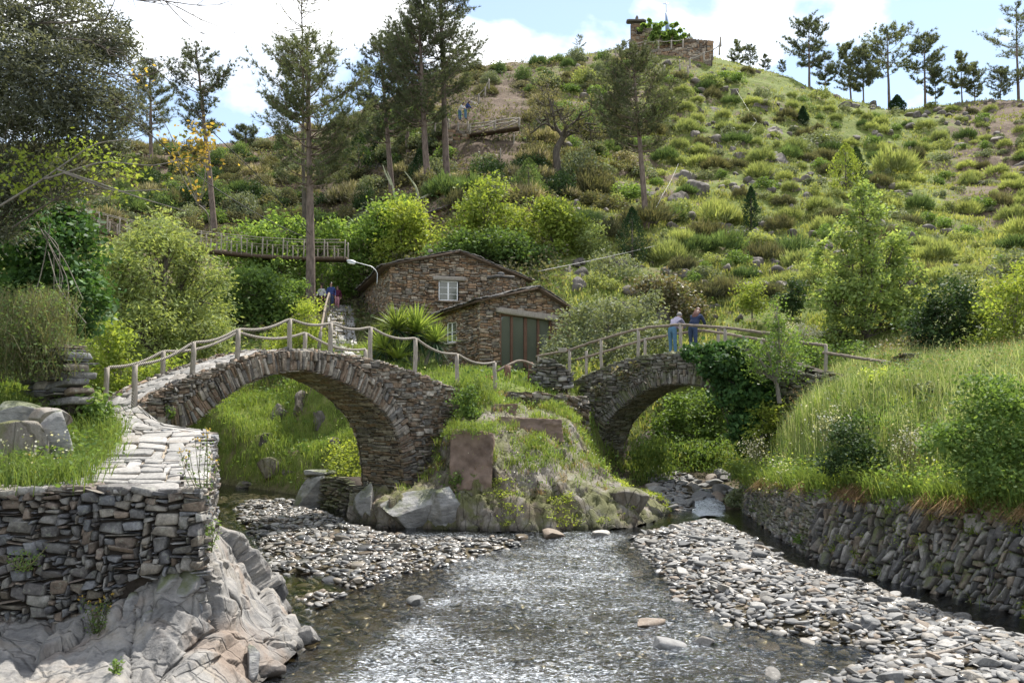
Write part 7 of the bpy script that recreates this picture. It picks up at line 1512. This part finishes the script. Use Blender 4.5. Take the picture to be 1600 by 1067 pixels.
def person(label, base, heading, K, top, legs, hair, long_hair=False, hood=False, shoe='shoe', belt=None, scale=1.0, arm_skin=False, bust=None):
    """K: joint overrides for the pose (metres, facing +y)."""
    J = dict(pelvis=((0, 0, .96), .155, .115), waist=((0, 0, 1.12), .135, .10), chest=((0, 0, 1.32), .165, .115), neck=((0, 0, 1.49), .055, .055), head0=((0, .015, 1.57), .07, .085), head=((0, .02, 1.66), .078, .098), crown=((0, .01, 1.745), .055, .07))
    for s, S in ((-1, 'l'), (1, 'r')):
        J.update({S + 'hip': ((s * .095, 0, .90), .085, .09), S + 'knee': ((s * .10, .02, .50), .057, .06), S + 'ankle': ((s * .105, -.02, .09), .037, .042), S + 'heel': ((s * .105, -.035, .04), .035, .03), S + 'toe': ((s * .115, .15, .03), .036, .025),
                  S + 'sho': ((s * .185, 0, 1.42), .058, .058), S + 'elb': ((s * .24, .0, 1.14), .042, .042), S + 'wri': ((s * .25, .10, .90), .028, .03), S + 'palm': ((s * .25, .13, .83), .038, .02)})
    J = {k: (K[k] if k in K else v[0], v[1], v[2]) for k, v in J.items()}
    J = {k: (tuple(c * scale for c in v[0]), v[1] * scale, v[2] * scale) for k, v in J.items()}
    E = [('pelvis', 'waist'), ('waist', 'chest'), ('chest', 'neck'), ('neck', 'head0'), ('head0', 'head'), ('head', 'crown')]
    for S in 'lr': E += [('pelvis', S + 'hip'), (S + 'hip', S + 'knee'), (S + 'knee', S + 'ankle'), (S + 'ankle', S + 'heel'), (S + 'heel', S + 'toe'), ('chest', S + 'sho'), (S + 'sho', S + 'elb'), (S + 'elb', S + 'wri'), (S + 'wri', S + 'palm')]
    # fingers and thumbs
    for S in 'lr':
        w = np.array(J[S + 'wri'][0]); p = np.array(J[S + 'palm'][0]); d = unit(p - w); sd_ = unit(np.cross(d, [0, 1, .3])); cu = unit(np.cross(sd_, d))
        for i, (o_, l) in enumerate([(-.027, .066), (-.009, .078), (.009, .074), (.027, .058)]):
            a = p + (sd_ * o_ + d * .03) * scale; b_ = a + (d * l * .5 + cu * .012) * scale; c_ = b_ + (d * l * .35 + cu * .03) * scale
            for nm_, q, r_ in ((f'{S}f{i}a', a, .010), (f'{S}f{i}b', b_, .009), (f'{S}f{i}c', c_, .0075)): J[nm_] = (tuple(q), r_ * scale, r_ * scale)
            E += [(S + 'palm', f'{S}f{i}a'), (f'{S}f{i}a', f'{S}f{i}b'), (f'{S}f{i}b', f'{S}f{i}c')]
        a = w + (p - w) * .6 + sd_ * -.03 * scale; b_ = a + (sd_ * -.028 + d * .028 + cu * .01) * scale; J[S + 'ta'] = (tuple(a), .012 * scale, .012 * scale); J[S + 'tb'] = (tuple(b_), .010 * scale, .010 * scale); E += [(S + 'palm', S + 'ta'), (S + 'ta', S + 'tb')]
    root = thing('person', label, 'person', base); root.rotation_euler = (0, 0, heading)
    SH = ('pelvis', 'waist', 'chest', 'lsho', 'rsho', 'lelb', 'relb', 'lhip', 'rhip', 'lknee', 'rknee'); link('body', skin_mesh('body', {k: ((v[0], v[1] * .78, v[2] * .78) if k in SH else v) for k, v in J.items()}, E, 'skin', 'pelvis'), root)
    g = lambda k, f, dz=0: (tuple(np.array(J[k][0]) + np.array([0, 0, dz])), J[k][1] * f + .012, J[k][2] * f + .012)
    JT = {k: g(k, 1.06) for k in ('pelvis', 'lhip', 'rhip', 'lknee', 'rknee', 'lankle', 'rankle')}; JT['lankle'] = (JT['lankle'][0], .05 * scale, .055 * scale); JT['rankle'] = (JT['rankle'][0], .05 * scale, .055 * scale)
    JT['waist'] = (tuple(np.array(J['pelvis'][0]) * .45 + np.array(J['waist'][0]) * .55), .15 * scale, .115 * scale)
    link('trousers', skin_mesh('trousers', JT, [('pelvis', 'waist'), ('pelvis', 'lhip'), ('pelvis', 'rhip'), ('lhip', 'lknee'), ('rhip', 'rknee'), ('lknee', 'lankle'), ('rknee', 'rankle')], legs, 'pelvis'), root)
    JS = {k: g(k, 1.10) for k in ('waist', 'chest', 'lsho', 'rsho', 'lelb', 'relb', 'lwri', 'rwri')}; JS['neck'] = (tuple(np.array(J['neck'][0]) * .9 + np.array(J['chest'][0]) * .1), .085 * scale, .085 * scale); JS['yoke'] = (tuple(np.array(J['neck'][0]) * .5 + np.array(J['chest'][0]) * .5), .135 * scale, .115 * scale)
    JS['hem'] = (tuple(np.array(J['pelvis'][0]) * (1.12 if belt else 1.0) - np.array(J['waist'][0]) * (.12 if belt else 0)), (.235 if belt else .20) * scale, (.185 if belt else .16) * scale); JS['waist'] = (JS['waist'][0], JS['waist'][1] * (1.25 if belt else 1.1), JS['waist'][2] * (1.25 if belt else 1.1))
    link('jacket', skin_mesh('jacket', JS, [('hem', 'waist'), ('waist', 'chest'), ('chest', 'yoke'), ('yoke', 'neck'), ('yoke', 'lsho'), ('yoke', 'rsho'), ('lsho', 'lelb'), ('rsho', 'relb'), ('lelb', 'lwri'), ('relb', 'rwri')], top, 'chest'), root)
    for S in 'lr':
        JF = {'a': g(S + 'heel', 1.0), 'b': g(S + 'toe', 1.0), 'c': (tuple(np.array(J[S + 'heel'][0]) + np.array([0, .0, .04])), .045 * scale, .05 * scale)}
        link('shoe', skin_mesh('shoe', JF, [('c', 'a'), ('a', 'b')], shoe, 'a'), root)
    h, c, n_ = [np.array(J[k][0]) for k in ('head', 'crown', 'neck')]; upv = unit(c - n_); bk = unit(np.array([0, -1, 0]) - upv * (np.array([0, -1, 0]) @ upv))
    V = ICO3[0] * np.array([.097, .112, .105]) * scale; V = V + ICO3[0] * (fbm(ICO3[0] * 4, 3, 7) * .012)[:, None]
    ctr = h + upv * .035 * scale + bk * .018 * scale
    V = V + ctr; F = ICO3[1]; fz = V[F].mean(1); keep = ((fz - h) @ bk > -.062 * scale) | ((fz - h) @ upv > .075 * scale); hr = link('hair', mesh('hair', V, F[keep], M[hair], None, True), root)
    if long_hair:
        JH = {'a': (tuple(ctr + upv * .02), .095 * scale, .10 * scale), 'b': (tuple(h - upv * .09 * scale + bk * .085 * scale), .14 * scale, .095 * scale), 'c': (tuple(h - upv * .24 * scale + bk * .145 * scale), .145 * scale, .08 * scale), 'd': (tuple(h - upv * .36 * scale + bk * .17 * scale), .10 * scale, .05 * scale)}
        link('long_hair', skin_mesh('long_hair', JH, [('a', 'b'), ('b', 'c'), ('c', 'd')], hair, 'a'), root)
    if hood:
        JH = {'a': (tuple(n_ + bk * .06 * scale + np.array([-.09, 0, .01])), .045, .05), 'b': (tuple(n_ + bk * .11 * scale + np.array([0, 0, -.02])), .06, .055), 'c': (tuple(n_ + bk * .06 * scale + np.array([.09, 0, .01])), .045, .05)}; link('hood', skin_mesh('hood', JH, [('a', 'b'), ('b', 'c')], top, 'b'), root)
    # face
    for s in (-1, 1):
        V = ICO2[0] * .011 * scale + h + np.array([s * .033, .09, .012]) * scale; link('eye', mesh('eye', V, ICO2[1], M['hair_dark'], None, True), root)
        V = ICO2[0] * np.array([.012, .022, .032]) * scale + h + np.array([s * .084, -.005, -.005]) * scale; link('ear', mesh('ear', V, ICO2[1], M['skin'], None, True), root)
    V = ICO2[0] * np.array([.013, .022, .024]) * scale + h + np.array([0, .102, -.02]) * scale; link('nose', mesh('nose', V, ICO2[1], M['skin'], None, True), root)
    V = ICO2[0] * np.array([.024, .008, .007]) * scale + h + np.array([0, .086, -.062]) * scale; link('mouth', mesh('mouth', V, ICO2[1], M['plum'], None, True), root)
    if belt:
        JB = {'a': (tuple(np.array(J['pelvis'][0]) + np.array([0, 0, -.05])), .225 * scale, .18 * scale), 'b': (tuple(np.array(J['pelvis'][0]) + np.array([0, 0, .0])), .225 * scale, .18 * scale)}; link('jacket_hem', skin_mesh('jacket_hem', JB, [('a', 'b')], belt, 'a', 1), root)
    return root
# couple leaning over the far rail of the right bridge, seen from behind
L_, u_, n_ = FR
def on_deck(px, py, off): s, z = hit(FR, px, py, off); return at(FR, np.array(s), float(zdr(s)) + .03, off)
LEAN = dict(pelvis=(0, -.06, .95), waist=(0, .06, 1.10), chest=(0, .24, 1.235), neck=(0, .37, 1.345), head0=(0, .42, 1.40), head=(0, .47, 1.475), crown=(0, .49, 1.56), lsho=(-.185, .30, 1.30), rsho=(.185, .30, 1.30), lelb=(-.25, .47, 1.06), relb=(.25, .47, 1.06), lwri=(-.10, .60, 1.03), rwri=(.10, .60, 1.03), lpalm=(-.03, .62, 1.02), rpalm=(.03, .635, 1.03), lhip=(-.095, -.06, .90), rhip=(.095, -.06, .90), lknee=(-.10, -.02, .50), rknee=(.105, -.05, .50))
hdg = math.atan2(n_[1], n_[0]) + math.pi / 2 + math.pi       # facing away across the bridge
hdg = math.atan2(-n_[1], -n_[0]) - math.pi / 2
person('person in mauve grey hooded fleece and blue jeans leaning on the far rail', on_deck(1052, 552, 1.12), hdg, LEAN, 'hoodie', 'jeans', 'hair_grey', False, True)
LEAN2 = dict(LEAN); LEAN2.update(pelvis=(0, -.02, .96), waist=(0, .05, 1.12), chest=(0, .19, 1.28), neck=(0, .28, 1.41), head0=(0, .32, 1.47), head=(0, .36, 1.55), crown=(0, .37, 1.64), lsho=(-.19, .22, 1.36), rsho=(.19, .22, 1.36), lelb=(-.27, .36, 1.10), relb=(.27, .36, 1.10))
person('person with long auburn hair and navy jacket leaning on the far rail', on_deck(1084, 552, 1.12), hdg, LEAN2, 'navy', 'dark_jeans', 'hair_red', True, False, belt='brown_trim')
# walkers on the stair path
WALK = dict(lknee=(-.10, .14, .52), lankle=(-.105, .12, .12), lheel=(-.105, .10, .05), ltoe=(-.115, .29, .04), rknee=(.10, .0, .50), rankle=(.105, -.20, .13), rheel=(.105, -.23, .08), rtoe=(.115, -.05, .03), lelb=(-.25, -.10, 1.16), lwri=(-.26, .02, .93), lpalm=(-.26, .05, .86), relb=(.26, .03, 1.15), rwri=(.25, .22, 1.0), rpalm=(.24, .28, .97))
b = P(517, 482, 55.5); b[2] = H1(b[0], b[1]) + .2
person('person in a blue hooded top and jeans walking down the stair path', b, math.pi + .1, WALK, 'blue_top', 'dark_jeans', 'hair_dark', False, True)
b2 = b + np.array([.14, 1.3, .14]); person('person in pink trousers half hidden behind the walker in blue', b2, math.pi, WALK, 'plum', 'pink', 'hair_dark', True, scale=.88)
b3 = P(502, 482, 56.5); b3[2] = H1(b3[0], b3[1]) + .1; person('person with plum scarf and white sleeves behind the handrail top', b3, math.pi - .3, WALK, 'white_cloth', 'plum', 'hair_dark', True, scale=.95)
# hill path couple
b = P(719, 189, 79.4); person('person in white top and blue jeans bending over the hill path rail', b, .9 - math.pi, LEAN, 'white_cloth', 'jeans', 'hair_dark', True)
b = P(728, 187, 79.8); person('person in dark blue top beside the white topped one on the hill', b, 1.2 - math.pi, LEAN2, 'blue_top', 'jeans', 'hair_dark', True)
